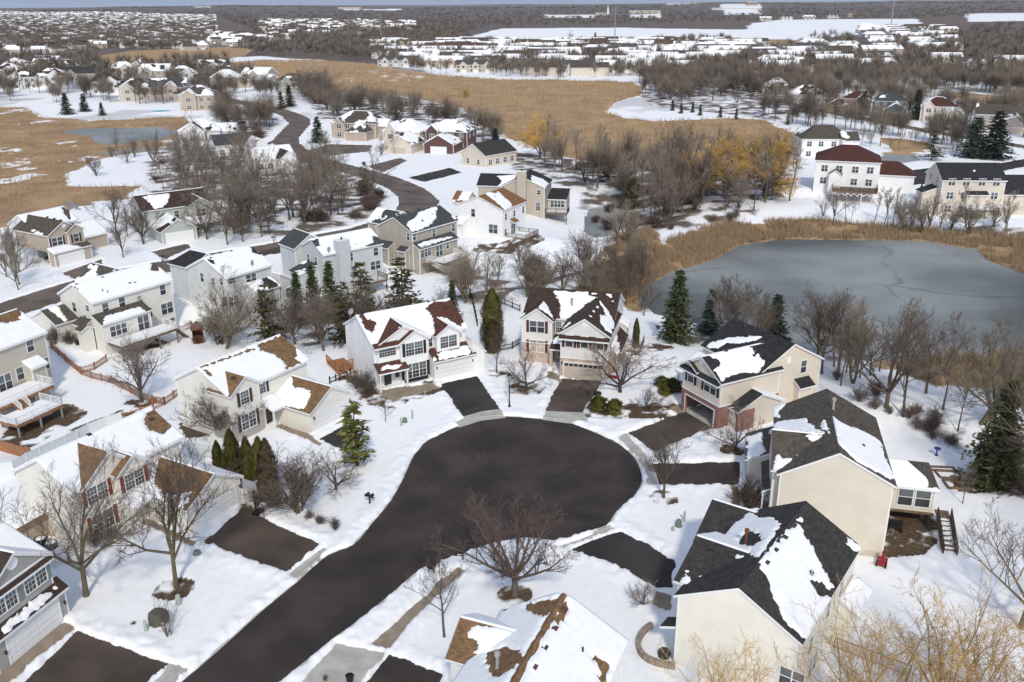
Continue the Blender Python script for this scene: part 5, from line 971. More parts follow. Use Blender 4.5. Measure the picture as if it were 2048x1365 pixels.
rw = [(48, 179, 14, 'wide white house with brown hipped roof at the far left end of the marsh row', wWHITE, rDKBR, .0), (103, 176, 10, 'white house with snow-streaked gables, second in the marsh row', wWHITE, rDKBR, .25), (162, 172, 20, 'grey-sided house with dark bare roof in the marsh row', wGREY, rCHAR, -.4), (214, 189, 24, 'white house with plain brown roof and dark deck in the marsh row', wWHITE, rDKBR, -.45), (275, 204, 16, 'broad beige house, its roof half brown and half snow, in the marsh row', wBEIGE, rDKBR, .0), (338, 203, 10, 'tan house with green-grey roof beside the pool in the marsh row', wST, rSLATE, .05), (396, 222, 8, 'brown house with pyramid roof at the road end of the marsh row', wCLAY, rGBR, .2),
  (246, 157, 12, 'cream house with snowy front gable, back row of the marsh houses', wLT, rGBR, .35), (312, 163, 8, 'house with bright snow cross on its roof, back row of the marsh houses', wGB, rCHAR, .45), (366, 168, 14, 'blue-grey house with snowed hip roof, back row of the marsh houses', wBLUEG, rCHAR, .3), (452, 178, 10, 'tan house with snowy pyramid roof near the brown marsh', wST, rGBR, .5), (508, 172, -20, 'small house with snowy roof at the edge of the brown marsh', wGB, rCHAR, .3), (200, 149, 20, 'blue-grey house with long dark gable roof behind the marsh row', wGREY, rCHAR, -.3), (14, 162, 6, 'house with white snow hip at the left picture edge', wGB, rDKBR, .5), (92, 142, 4, 'dark-roofed house with snow caps behind the marsh row', wGB, rCHAR, .2), (30, 147, 8, 'brown-roofed house with two snow wedges, far back at the left edge', wGB, rCHAR, .2), (132, 151, 14, 'tan house with dark hipped roof, back row at far left', wST, rDKBR, .1), (424, 153, 10, 'grey house with half-snowed hip, farthest back near the brown marsh', wGREY, rCHAR, .3), (288, 148, 12, 'cream house with dark roof, farthest back behind the snow cross', wLT, rDKBR, .1), (573, 187, -28, 'grey gabled house by the two dark spruces at the marsh edge', wGREY, rGBR, -.1)]
for i, (px, py, ro, lab, wa, rf, cv) in enumerate(rw):
    e = 5.6 if i < 7 else 5.2
    mid('marsh_row_house', lab, px, py, ro, 13 + i % 3, 11, e, 3.2, wa, rf, hip=('lr' if i % 3 != 2 else ''), wings=[(1 + i % 2 * 5, 6.5 + i % 2 * 5, -1.5, 4, e, 2.2, 'y', '', cv), (10, 18, -3 if i % 2 else 1, 7, 3.0, 2.4, 'x' if i % 2 else 'y', '', cv)], cover=cv, stt=.6, group='houses along the left marsh', k=1.3)
# ------------------------------------------------------------------ trees
def prism(segs, sides, V0=0):
    """segs (n,8): p0 p1 r0 r1 -> vertices and quads of open tapered prisms"""
    s = np.asarray(segs, float); n = len(s); p0, p1, r0, r1 = s[:, :3], s[:, 3:6], s[:, 6], s[:, 7]
    d = p1 - p0; d /= np.linalg.norm(d, axis=1)[:, None] + 1e-9
    ref = np.where(np.abs(d[:, 2:3]) < 0.9, np.array([[0, 0, 1.0]]), np.array([[1.0, 0, 0]])); a = np.cross(d, ref); a /= np.linalg.norm(a, axis=1)[:, None]; b = np.cross(d, a)
    an = np.arange(sides) * 2 * np.pi / sides; ring = np.cos(an)[None, :, None] * a[:, None] + np.sin(an)[None, :, None] * b[:, None]
    V = np.concatenate([p0[:, None] + ring * r0[:, None, None], p1[:, None] + ring * r1[:, None, None]], 1).reshape(-1, 3)
    i = np.arange(sides); j = (i + 1) % sides; q = np.stack([i, j, j + sides, i + sides], 1)
    Q = (np.arange(n)[:, None, None] * 2 * sides + q[None]).reshape(-1, 4) + V0
    return V, Q
def rot_about(d, ang, rng):
    """unit vector at angle ANG from d, random azimuth"""
    a = np.cross(d, [0, 0, 1.0] if abs(d[2]) < .9 else [1.0, 0, 0]); a /= np.linalg.norm(a); b = np.cross(d, a); t = rng.uniform(0, 2 * np.pi)
    return d * math.cos(ang) + (a * math.cos(t) + b * math.sin(t)) * math.sin(ang)
def grow(seed, H=10.0, fork=0.3, nlimb=6, limb=0.5, spread=0.6, kids=(7, 6, 5), twig=0.012, trunk=0.16, up=0.25, droop=0.0, leader=False, stems=1, kid_ang=0.75, ratio=0.48, wob=.18):
    rng = np.random.default_rng(seed); T, Wg = [], []
    def branch(p, d, L, r, lev, out):
        n = 4 if lev == 0 else 3 if lev < 3 else 2; pts = [(p.copy(), r)]; q = p.copy()
        for i in range(n):
            d = d + rng.normal(0, wob * (0.5 if lev == 0 else 1), 3) + np.array([0, 0, (up if lev < 3 else up * .6) * .3 - droop * (lev >= 2) * (0.35 + .25 * i)]); d /= np.linalg.norm(d)
            q2 = q + d * L / n; ra = r * (1 - .75 * i / n); rb = r * (1 - .75 * (i + 1) / n); out.append((*q, *q2, ra, rb)); q = q2; pts.append((q.copy(), rb))
        if lev - 1 < len(kids) and lev >= 1:
            for k in range(kids[lev - 1]):
                t = 0.25 + 0.75 * (k + rng.uniform(0, 1)) / kids[lev - 1]; t = min(t, .999); i = int(t * n); f = t * n - i
                a = pts[i][0] * (1 - f) + pts[i + 1][0] * f; ra = pts[i][1] * (1 - f) + pts[i + 1][1] * f
                dd = rot_about(d, kid_ang * rng.uniform(.6, 1.3), rng); dd[2] += up * .5; dd /= np.linalg.norm(dd)
                branch(a, dd, L * ratio * rng.uniform(.7, 1.25) * (1.15 - .45 * t), max(twig, ra * .62), lev + 1, Wg)
    for s_ in range(stems):
        base = np.array([0, 0, -.3]) + (np.array([rng.normal(0, .12), rng.normal(0, .12), 0]) if stems > 1 else 0); d0 = np.array([0, 0, 1.0]) if stems == 1 else rot_about(np.array([0, 0, 1.0]), rng.uniform(.15, .55), rng)
        tl = H * fork + .3; q = base; d = d0; n = 3
        for i in range(n):
            d = d + rng.normal(0, .04, 3); d[2] += .05; d /= np.linalg.norm(d); q2 = q + d * tl / n; r0 = trunk * (1.25 if i == 0 else 1 - .1 * i); T.append((*q, *q2, r0, trunk * (1 - .1 * (i + 1)))); q = q2
        top = q
        if leader:
            Ld = H * (1 - fork); m = 6; qs = [q]
            for i in range(m): d = d + rng.normal(0, .05, 3); d[2] += .1; d /= np.linalg.norm(d); q2 = q + d * Ld * .92 / m; T.append((*q, *q2, trunk * .7 * (1 - .85 * i / m), trunk * .7 * (1 - .85 * (i + 1) / m))); q = q2; qs.append(q)
            for k in range(nlimb):
                t = (k + rng.uniform(0, .9)) / nlimb; i = min(m - 1, int(t * m)); f = t * m - i; a = qs[i] * (1 - f) + qs[i + 1] * f
                az = k * 2.4 + rng.uniform(-.4, .4); e = spread * (1.05 - .5 * t); dd = np.array([math.cos(az) * math.sin(e), math.sin(az) * math.sin(e), math.cos(e)])
                branch(a, dd, H * limb * (1.1 - .75 * t), trunk * .42 * (1 - .6 * t), 1, T)
        else:
            for k in range(nlimb):
                az = k * 2 * math.pi / nlimb + rng.uniform(-.4, .4); e = spread * rng.uniform(.35, 1.25) if k else spread * .15; dd = np.array([math.cos(az) * math.sin(e), math.sin(az) * math.sin(e), math.cos(e)])
                a = top - np.array([0, 0, rng.uniform(0, .25) * tl]) if stems == 1 and k else top
                branch(a, dd, H * limb * rng.uniform(.85, 1.15) * (1.25 if k == 0 else 1), trunk * .55, 1, T)
    return np.array(T), np.array(Wg)
_tree = {}
def bare_template(key, n, mats, sides=(6, 3), **kw):
    L = []
    for i in range(n):
        T, Wg = grow(hash(key) % 1 + 100 + i * 31 + len(key) * 7 + sum(map(ord, key)), **kw)
        hmax = max(T[:, 5].max(), Wg[:, 5].max()); k = kw.get('H', 10.0) / hmax
        if k < 1.6: T[:, :6] *= k; Wg[:, :6] *= k
        big = T[:, 6] > kw.get('trunk', .16) * .3; V, Q = prism(T[big], sides[0]); V2, Q2 = prism(T[~big], 4, len(V)) if (~big).any() else (np.zeros((0, 3)), np.zeros((0, 4), int))
        tm = np_mesh('trunk', np.concatenate([V, V2]), np.concatenate([Q, Q2]), [mats[0]], True); V, Q = prism(Wg, sides[1]); L.append((tm, np_mesh('crown', V, Q, [mats[1]])))
    _tree[key] = (kw.get('H', 10.0), L)
bGR = bark('grey_bark', (0.115, 0.092, 0.072)); tGR = bark('grey_brown_twigs', (0.15, 0.118, 0.095)); tRD = bark('reddish_twigs', (0.145, 0.102, 0.085)); tMV = bark('mauve_brown_twigs', (0.195, 0.155, 0.125)); bOL = bark('olive_bark', (0.14, 0.115, 0.07)); tYE = bark('yellow_twigs', (0.46, 0.30, 0.12)); bYE = bark('yellow_bark', (0.32, 0.225, 0.12)); tPALE = bark('pale_twigs', (0.26, 0.215, 0.165)); tGOLD = bark('golden_twigs', (0.60, 0.37, 0.11)); tASH = bark('ashen_twigs', (0.26, 0.22, 0.175)); bDK = bark('dark_bark', (0.06, 0.047, 0.04))
bare_template('yard', 2, (bOL, tGR), H=12, fork=.28, nlimb=7, limb=.6, spread=.82, kids=(9, 8, 6), twig=.013, trunk=.2, up=.28)
bare_template('round', 2, (bGR, tRD), H=10, fork=.24, nlimb=12, limb=.62, spread=.95, kids=(8, 7, 6), twig=.011, trunk=.2, up=.45, ratio=.44)
bare_template('thin', 2, (bGR, tGR), H=8, fork=.28, nlimb=12, limb=.42, spread=.85, kids=(6, 5, 4), twig=.009, trunk=.11, up=.5, leader=True)
bare_template('crab', 3, (bDK, tMV), H=6, fork=.18, nlimb=6, limb=.65, spread=1.1, kids=(9, 7, 6), twig=.012, trunk=.16, up=.15)
bare_template('multi', 2, (bGR, tGR), H=7, fork=.12, nlimb=5, limb=.62, spread=.75, kids=(7, 7, 5), twig=.011, trunk=.09, up=.35, stems=6)
bare_template('big', 2, (bGR, tGR), H=14, fork=.2, nlimb=7, limb=.62, spread=.85, kids=(9, 8, 6), twig=.018, trunk=.3, up=.15)
bare_template('willowy', 3, (bYE, tYE), H=9, fork=.12, nlimb=4, limb=.62, spread=.75, kids=(6, 6, 5), twig=.010, trunk=.12, up=.3, stems=3, droop=.05, wob=.24)
bare_template('pale', 2, (bOL, tPALE), H=12, fork=.15, nlimb=6, limb=.58, spread=.65, kids=(8, 7, 6), twig=.017, trunk=.22, up=.3, stems=2)
M_ = dict(twig=.022, kids=(6, 6, 5), sides=(4, 3))
bare_template('round_grey', 2, (bGR, tMV), H=9, fork=.22, nlimb=10, limb=.6, spread=.85, kids=(8, 7, 6), twig=.013, trunk=.17, up=.35, ratio=.44)
bare_template('sparse_multi', 1, (bGR, tGR), H=5, fork=.1, nlimb=3, limb=.6, spread=.6, kids=(5, 5), twig=.010, trunk=.06, up=.35, stems=5)
bare_template('mid_ash', 4, (bGR, tASH), H=12, fork=.22, nlimb=6, limb=.55, spread=.6, trunk=.22, up=.3, **M_)
bare_template('mid_brown', 3, (bGR, tMV), H=11, fork=.12, nlimb=6, limb=.6, spread=.75, trunk=.2, up=.35, stems=2, **M_)
bare_template('mid_slim', 3, (bGR, tASH), H=12, fork=.3, nlimb=9, limb=.34, spread=.6, trunk=.15, up=.5, leader=True, twig=.025, kids=(5, 5, 3), sides=(4, 3))
bare_template('mid_gold', 2, (bOL, tGOLD), H=12, fork=.15, nlimb=8, limb=.58, spread=.8, kids=(10, 9, 7), twig=.028, trunk=.25, up=.3, droop=.1, sides=(4, 3))
bare_template('bush', 3, (bGR, tGR), H=2.4, fork=.03, nlimb=3, limb=.7, spread=.6, kids=(7, 6), twig=.011, trunk=.025, up=.3, stems=9, sides=(3, 3))
bare_template('red_bush', 2, (bDK, tRD), H=3.2, fork=.03, nlimb=4, limb=.7, spread=.75, kids=(8, 7), twig=.016, trunk=.03, up=.4, stems=12, sides=(3, 3))
def needles(name, col, var=.45):
    m, nt, b = _new(name); n = _noise(nt, 1.4, detail=3.0); oi = nt.nodes.new('ShaderNodeObjectInfo')
    a = nt.nodes.new('ShaderNodeMath'); a.operation = 'MULTIPLY_ADD'; a.inputs[1].default_value = .3; a.inputs[2].default_value = -.15; nt.links.new(oi.outputs['Random'], a.inputs[0])
    c = nt.nodes.new('ShaderNodeMath'); c.operation = 'ADD'; nt.links.new(n.outputs[0], c.inputs[0]); nt.links.new(a.outputs[0], c.inputs[1])
    r = _ramp(nt, sc(col, 1 - var), sc(col, 1 + var), .3, .7); nt.links.new(c.outputs[0], r.inputs[0]); nt.links.new(r.outputs[0], b.inputs['Base Color']); b.inputs['Roughness'].default_value = .7; b.inputs['Specular IOR Level'].default_value = .2; return m
nSPR = needles('spruce_needles', (.060, .072, .028)); nBLU = needles('blue_spruce_needles', (.055, .072, .055)); nARB = needles('arborvitae_scales', (.12, .115, .026)); nPIN = needles('pine_needles', (.17, .17, .045)); nOLV = needles('olive_needles', (.085, .08, .03)); nDRK = needles('dark_pine_needles', (.075, .085, .032)); nBRN = needles('winter_brown_scales', (.09, .06, .025))
def conifer(key, n, mat, H=10., Rm=2.2, levels=34, per=11, droop=.35, clump=.28, power=.85, base=.06, gap=.0, bk=None):
    L = []
    for i in range(n):
        rng = np.random.default_rng(900 + i * 13 + sum(map(ord, key))); V, Q = [], []; T = [(0, 0, -.3, 0, 0, H * .97, .16 * H / 10, .02)]
        for l in range(levels):
            t = base + (1 - base) * (l + rng.uniform(-.4, .4)) / levels; t = min(max(t, base), .99); z = t * H; Rl = Rm * (1 - t) ** power * rng.uniform(.82, 1.1) + .06
            for k in range(max(4, int(per * (1 - t * .5)))):
                if rng.uniform() < gap: continue
                az = rng.uniform(0, 2 * math.pi); Lb = Rl * rng.uniform(.6, 1.1); d = np.array([math.cos(az), math.sin(az), 0]); sd = np.array([-d[1], d[0], 0]); m = max(3, int(Lb / .32))
                if rng.uniform() < .25 and Lb > .8: T.append((0, 0, z, *(d * Lb * .8 + [0, 0, z - droop * Lb * .64]), .03, .01))
                for j in range(m):
                    f = (j + rng.uniform(.2, 1)) / m; c = d * Lb * f + np.array([0, 0, z - droop * Lb * f * f + rng.normal(0, .06)]); w = clump * rng.uniform(.7, 1.4) * (1.15 - .5 * f)
                    for q_ in range(3):
                        o = c + sd * rng.normal(0, w * .5) + np.array([0, 0, rng.normal(0, .05)]); tip = o + (d * rng.uniform(.3, 1.0) + sd * rng.normal(0, .7) + np.array([0, 0, rng.normal(-.15, .25)])) * w * 1.5
                        s2 = np.cross(tip - o, [0, 0, 1.0]); s2 = s2 / (np.linalg.norm(s2) + 1e-9) * w * .38 + np.array([0, 0, rng.normal(0, .08)])
                        b0 = len(V); V += [o - s2, o + s2, tip]; Q.append((b0, b0 + 1, b0 + 2))
        P_, Qp = prism(np.array(T, float), 4); L.append((np_mesh('trunk', P_, Qp, [bk or bDK]), np_mesh('crown', np.array(V), np.array(Q), [mat])))
    _tree[key] = (H, L)
conifer('spruce', 2, nSPR); conifer('blue_spruce', 2, nBLU, Rm=2.4, levels=36, per=12); conifer('big_spruce', 1, nDRK, H=12, Rm=3.3, levels=40, per=14, clump=.33, power=.7); conifer('loose_pine', 2, nPIN, H=7.5, Rm=1.5, levels=20, per=8, droop=-.05, clump=.36, gap=.35, power=.5, base=.16); conifer('dark_pine', 2, nOLV, H=9, Rm=2.6, levels=20, per=8, droop=.1, clump=.34, gap=.2, power=.6, base=.12); conifer('small_fir', 2, nSPR, H=5, Rm=1.3, levels=22, per=9, clump=.22)
def column(key, n, mat, H=5., Rm=.62, N=5200, lump=.16):
    L = []
    for i in range(n):
        rng = np.random.default_rng(40 + i + sum(map(ord, key))); t = rng.uniform(0.02, 1, N); az = rng.uniform(0, 2 * np.pi, N)
        prof = Rm * np.clip(1 - np.clip((t - .5) / .5, 0, 1) ** 2.2, 0.03, 1) * np.clip(t / .06, .6, 1) * (1 + lump * np.sin(az * 3 + t * 9 + i * 2) * np.cos(t * 7 + az) + .08 * np.sin(az * 7 - t * 17)); rr = prof * np.sqrt(rng.uniform(.45, 1.05, N))
        c = np.stack([rr * np.cos(az), rr * np.sin(az), t * H], 1); d = np.stack([np.cos(az) * .35, np.sin(az) * .35, np.full(N, 1.0)], 1) + rng.normal(0, .25, (N, 3)); s2 = np.stack([-np.sin(az), np.cos(az), rng.normal(0, .3, N)], 1) * .05; tip = c + d * .2
        V = np.stack([c - s2, c + s2, tip], 1).reshape(-1, 3); Q = np.arange(N * 3).reshape(-1, 3); P_, Qp = prism(np.array([(0, 0, -.2, 0, 0, H * .9, .09, .02)]), 5); L.append((np_mesh('trunk', P_, Qp, [bDK]), np_mesh('crown', V, Q, [mat])))
    _tree[key] = (H, L)
column('arborvitae', 3, nARB); column('wide_arborvitae', 2, nARB, H=7, Rm=1.25, N=9000); column('brown_arborvitae', 1, nBRN, H=5, Rm=.8); column('round_yew', 2, nARB, H=1.3, Rm=.8, N=2400, lump=.5)
N_TREE = [0]
def plant(kind, x, y, H, name, label, cat='tree', group=None, wide=1.0, rz=None, z=None):
    H0, L = _tree[kind]; i = N_TREE[0]; N_TREE[0] += 1; k = H / H0; tm, cm = L[i % len(L)]
    o = thing(name, label, cat, (x, y, zat(x, y) if z is None else z), (i * 2.399) % 6.283 if rz is None else rz, group, (k * wide, k * wide, k))
    put('trunk' if H0 > 3.3 else 'stems', tm, o); put('crown' if H0 > 3.3 else 'twigs', cm, o); return o
def tree(kind, px, py, top, label, name='bare_tree', cat='tree', group=None, wide=1.0, rz=None):
    g = G(px, py); return plant(kind, g[0], g[1], max(.5, height_px(g, top)), name, label, cat, group, wide, rz)
# --- single trees, front to back: (template, base pixel, top row, label, width factor)
for a in [
 ('yard', 173, 1196, 876, 'tall bare tree with thick olive trunk on the snowy lawn by the sage house', 1.0), ('yard', 353, 1178, 872, 'bare tree with a ring of mulch in front of the red-shuttered house', .95),
 ('round', 1031, 1192, 972, 'rounded bare tree with fine reddish twigs on the lawn below the circle', 1.5), ('thin', 889, 1278, 1096, 'slender young bare tree beside the bottom sidewalk', 1.0), ('sparse_multi', 337, 1276, 1180, 'small bare tree on forked stems next to the green utility cover', .9),
 ('yard', 1327, 998, 850, 'bare tree at the foot of the tan house driveway by the curb', 1.05), ('crab', 1470, 902, 803, 'low dark branched tree in front of the open garage house', 1.1), ('crab', 1240, 787, 664, 'wide-spreading bare tree beside the beige garage door', 1.35), ('crab', 1054, 780, 692, 'bare tree in a mulch ring by the black lamp post', 1.2), ('thin', 994, 748, 650, 'bare tree between the two white houses at the circle', 1.0),
 ('thin', 771, 846, 793, 'tiny bare sapling in the snow before the white house', 1.3), ('multi', 597, 1028, 875, 'large many-stemmed bare tree beside the brown arborvitae', 1.25), ('crab', 672, 982, 888, 'bare tree close behind the many-stemmed one at the lawn edge', 1.2), ('big', 283, 806, 628, 'big bare tree with a dark twiggy crown over the picket fence', 1.0), ('pale', 452, 700, 530, 'pale tall bare tree in front of the white-grey house', 1.0),
 ('multi', 440, 690, 600, 'dense bare tree behind the cream house roof', 1.5), ('multi', 452, 872, 752, 'many-stemmed bare tree covering the cream house front', 1.5), ('round_grey', 648, 704, 568, 'dark bare tree above the cream house ridge', 1.25), ('round_grey', 590, 690, 560, 'dark bare tree left of the one above the ridge', 1.2), ('round_grey', 715, 680, 560, 'dark bare tree just left of the white house gable', 1.1),
 ('crab', 1291, 822, 765, 'dome-shaped bare shrub tree in a mulch bed right of the driveway', 1.2), ('crab', 1286, 1216, 1160, 'small round ornamental tree by the ivory house walk', 1.2), ('big', 1772, 818, 590, 'large two-trunked bare tree on the bank of the pond', .95), ('pale', 1705, 770, 600, 'mauve-twigged tree standing before the frozen pond', 1.0), ('pale', 1960, 850, 600, 'pale-twigged tree at the right edge of the pond bank', 1.2),
 ('big', 2075, 1010, 700, 'bare tree leaning in at the right picture edge by the big spruce', 1.0), ('yard', 2040, 1260, 985, 'grey bare tree at the lower right edge above the yellow twigs', 1.1), ('thin', 1925, 1010, 935, 'small bare tree at the edge of the garden beds', 1.0),
 ('willowy', 1755, 1470, 1175, 'yellow-twigged tree standing over the ivory house deck', 1.15), ('willowy', 1880, 1440, 1150, 'yellow-twigged tree with a bent pale trunk in the lower right', 1.0), ('willowy', 2020, 1520, 1160, 'yellow-twigged tree in the lower right corner', 1.1), ('willowy', 1450, 1500, 1240, 'yellow-twigged tree in front of the ivory gable wall', .9), ('willowy', 1660, 1540, 1260, 'yellow-twigged tree at the bottom beside the ivory house corner', 1.0), ('willowy', 1930, 1420, 1190, 'smaller yellow-twigged tree between two larger ones at lower right', 1.0)]:
    tree(a[0], a[1], a[2], a[3], a[4], wide=a[5])
for a in [
 ('loose_pine', 715, 935, 803, 'bright olive-green pine at the corner of the cream house lawn', 'pine_tree', 1.3), ('big_spruce', 1985, 968, 766, 'huge dark green spruce right of the garden beds', 'spruce_tree', .95), ('wide_arborvitae', 985, 692, 578, 'broad brown-green arborvitae clump between the two houses at the circle', 'arborvitae', 1.0), ('brown_arborvitae', 985, 706, 640, 'browned arborvitae in front of the broad green clump', 'arborvitae', 1.3), ('arborvitae', 1271, 700, 640, 'slim cone arborvitae beside the brick front house', 'arborvitae', .8),
 ('arborvitae', 441, 955, 880, 'first arborvitae on the left in the row behind the garage', 'arborvitae', 1.0), ('arborvitae', 471, 968, 858, 'tallest green arborvitae in the row behind the garage', 'arborvitae', 1.0), ('arborvitae', 501, 972, 873, 'slim green arborvitae between the tallest one and the browned pair', 'arborvitae', .95), ('arborvitae', 527, 985, 874, 'half-browned arborvitae at the end of the white fence', 'arborvitae', 1.0), ('brown_arborvitae', 542, 998, 878, 'browned arborvitae at the right end of the row', 'arborvitae', .85), ('arborvitae', 455, 962, 905, 'short arborvitae tucked in front of the tallest one', 'arborvitae', 1.0),
 ('spruce', 1352, 685, 543, 'tall spruce on the pond shore left of the open garage house', 'spruce_tree', 1.1), ('blue_spruce', 1419, 668, 580, 'small spruce behind the black porch roof by the pond', 'spruce_tree', 1.1), ('blue_spruce', 1547, 690, 592, 'blue-green spruce behind the black roof ridge by the pond', 'spruce_tree', 1.15), ('spruce', 598, 640, 540, 'narrow spruce first in the row behind the pale blue house', 'spruce_tree', .9), ('spruce', 630, 640, 528, 'bright green spruce second in the row behind the pale blue house', 'spruce_tree', .9), ('spruce', 664, 640, 520, 'bright green spruce third in the row behind the pale blue house', 'spruce_tree', .9), ('dark_pine', 728, 655, 520, 'brownish pine fourth in the row, near the taupe house', 'pine_tree', 1.0), ('dark_pine', 808, 650, 512, 'spreading dark pine at the end of the row by the taupe deck', 'pine_tree', 1.2), ('dark_pine', 540, 690, 560, 'dark pine at the left end of the thicket above the cream house', 'pine_tree', 1.0),
 ('dark_pine', 690, 690, 560, 'dark pine inside the thicket above the cream house', 'pine_tree', 1.0), ('spruce', 906, 640, 560, 'narrow spruce behind the white house right gable', 'spruce_tree', .9), ('dark_pine', 730, 388, 320, 'olive pine over the brown shrubs inside the road bend', 'pine_tree', 1.0), ('blue_spruce', 637, 286, 231, 'blue spruce in the yard beside the sprawling stone house', 'spruce_tree', 1.3), ('spruce', 580, 214, 168, 'right one of two dark spruces at the marsh edge', 'spruce_tree', 1.3), ('spruce', 563, 218, 180, 'left one of two dark spruces at the marsh edge', 'spruce_tree', 1.3), ('blue_spruce', 991, 306, 256, 'blue spruce behind the burgundy house', 'spruce_tree', 1.2),
 ('dark_pine', 1862, 322, 264, 'spreading green fir beside the small right pond', 'fir_tree', 1.3), ('blue_spruce', 1985, 318, 228, 'right one of the two massive spruces above the black roof', 'spruce_tree', 1.6), ('blue_spruce', 1945, 316, 240, 'left one of the two massive spruces above the black roof', 'spruce_tree', 1.6), ('spruce', 135, 230, 180, 'light green spruce on the snowy bank of the left marsh', 'spruce_tree', 1.4), ('blue_spruce', 170, 224, 182, 'dark spruce on the snowy bank of the left marsh', 'spruce_tree', 1.3), ('spruce', 205, 232, 200, 'small leaning spruce by the left frozen pond', 'spruce_tree', 1.3), ('blue_spruce', 1725, 230, 186, 'snow-dusted fir beside the ochre house', 'fir_tree', 1.2), ('spruce', 1830, 240, 184, 'dark narrow spruce right of the dark blue house', 'spruce_tree', 1.3), ('spruce', 1907, 262, 236, 'small brown-green yew by the cream house garage', 'spruce_tree', 1.2), ('blue_spruce', 1640, 302, 262, 'pale spruce in front of the white house by the marsh', 'spruce_tree', 1.1), ('spruce', 1842, 384, 372, 'tiny cone spruce between the two pond houses', 'spruce_tree', 1.3),
 ('dark_pine', 1215, 362, 300, 'dark pine by the parked trailer', 'pine_tree', 1.3), ('dark_pine', 1262, 420, 356, 'dark pine on the shore of the small pond', 'pine_tree', 1.3)]:
    tree(a[0], a[1], a[2], a[3], a[4], a[5], 'tree', None, a[6] * (1.45 if a[0] in ('spruce', 'blue_spruce') else 1.3 if a[0] in ('dark_pine', 'big_spruce') else 1.1))
for px, py in ((1345, 222), (1362, 228), (1385, 226), (1400, 232), (1440, 236), (1472, 240), (1575, 250)): tree('small_fir', px, py, py - 20, 'small fir in the spaced row on the snow bank behind the marsh', 'fir_tree', 'tree', 'small firs along the far marsh bank', 1.2)
for a in [('bush', 575, 1008, 985, 'small bare shrub beside the browned arborvitae'), ('bush', 618, 1040, 1015, 'small bare shrub right of the many-stemmed tree'), ('bush', 641, 1052, 1022, 'grey shrub in the middle of the curbside three'), ('bush', 673, 1062, 1028, 'grey shrub nearest the street on the snowy corner'), ('bush', 190, 1095, 1050, 'bare shrub under the red-shuttered windows'), ('bush', 222, 1085, 1040, 'bare shrub beside the red-shuttered porch'), ('bush', 735, 790, 728, 'tall bare hedge shrub at the corner of the white house'), ('bush', 712, 780, 735, 'bare shrub at the left wall of the white house'), ('bush', 110, 690, 640, 'brown shrub beside the beige house'), ('bush', 140, 690, 650, 'brown shrub by the fence corner'), ('red_bush', 395, 690, 665, 'reddish shrub under the cedar playhouse'), ('red_bush', 1500, 1020, 960, 'reddish-brown shrub by the tan house walkway'), ('bush', 650, 1362, 1345, 'tiny shrub poking up at the bottom concrete'), ('bush', 268, 1252, 1243, 'tiny dried plant in the snow beside the utility cover')]:
    tree(a[0], a[1], a[2], a[3], a[4], 'shrub', 'shrub', None, 1.15)
for a in [(1195, 822, 797, 'rounded evergreen shrub in the bed by the brick house drive'), (1228, 826, 803, 'smaller evergreen shrub at the right of the same drive bed'), (1325, 775, 757, 'evergreen shrub behind the tan house corner'), (1345, 785, 762, 'evergreen shrub against the tan house wall'), (1330, 790, 772, 'low evergreen shrub in front of the tan house pair')]:
    tree('round_yew', a[0], a[1], a[2], a[3], 'evergreen_shrub', 'shrub', None, 1.0)
def scatter(polys, n, kinds, Hs, label, group, seed, name='bare_tree', cat='tree', wide=(.85, 1.2), mind=2.0):
    """n individual trees spread over ground polygons (evenly as the picture sees them)"""
    rng = np.random.default_rng(seed); done = []; t = 0
    while len(done) < n and t < n * 60:
        t += 1; pl = np.array(polys[rng.integers(len(polys))], float); lo, hi = pl.min(0), pl.max(0); q = rng.uniform(lo, hi)
        if sdf_poly(np.array([q[0]]), np.array([q[1]]), pl, 50)[0] < 0: continue
        g = G(*q)
        if pave_sdf(np.array([g[0]]), np.array([g[1]]))[0] > -3.0 or any((g[0]-a)**2 + (g[1]-b)**2 < mind * mind for a, b in done) or in_house(g[0], g[1]): continue
        done.append((g[0], g[1])); plant(kinds[rng.integers(len(kinds))], g[0], g[1], rng.uniform(*Hs), name, label, cat, group, rng.uniform(*wide))
HOUSE_BOX = []
for o in list(C.objects):
    if o.parent is None and o.get('category') == 'house':
        pts = [c.matrix_basis @ Vector(v) for c in o.children if c.type == 'MESH' and c.name.startswith('roof') for v in c.bound_box]; p = np.array(pts); HOUSE_BOX.append((o.location.x, o.location.y, o.rotation_euler.z, p[:, 0].min(), p[:, 0].max(), p[:, 1].min(), p[:, 1].max()))
def in_house(x, y, m=.6):
    for ox, oy, r_, a, b, c, d in HOUSE_BOX:
        dx, dy = x - ox, y - oy; lx = dx * math.cos(r_) + dy * math.sin(r_); ly = -dx * math.sin(r_) + dy * math.cos(r_)
        if a - m < lx < b + m and c - m < ly < d + m: return True
    return False
A_, B_, Sl = 'mid_ash', 'mid_brown', 'mid_slim'
scatter([[(310,310),(420,280),(520,330),(560,370),(720,360),(755,400),(700,440),(560,470),(470,480),(330,440)]], 56, [A_, A_, B_, Sl], (10, 16), 'bare tree in the snowy grove inside the road bend', 'trees in the grove inside the road bend', 1)
scatter([[(610,215),(760,230),(940,262),(1000,290),(1010,310),(900,262),(740,238),(620,232)], [(600,190),(660,200),(640,215)]], 30, [A_, B_], (13, 18), 'bare grey tree in the belt between the stone houses and the brown marsh', 'trees behind the stone houses', 2, wide=(1.0, 1.35))
scatter([[(1010,310),(1260,330),(1560,350),(1600,400),(1480,440),(1300,460),(1230,400),(1080,340)]], 46, [A_, Sl, Sl, B_], (10, 16), 'bare tree in the thicket between the marsh and the frozen pond', 'trees between marsh and pond', 3)
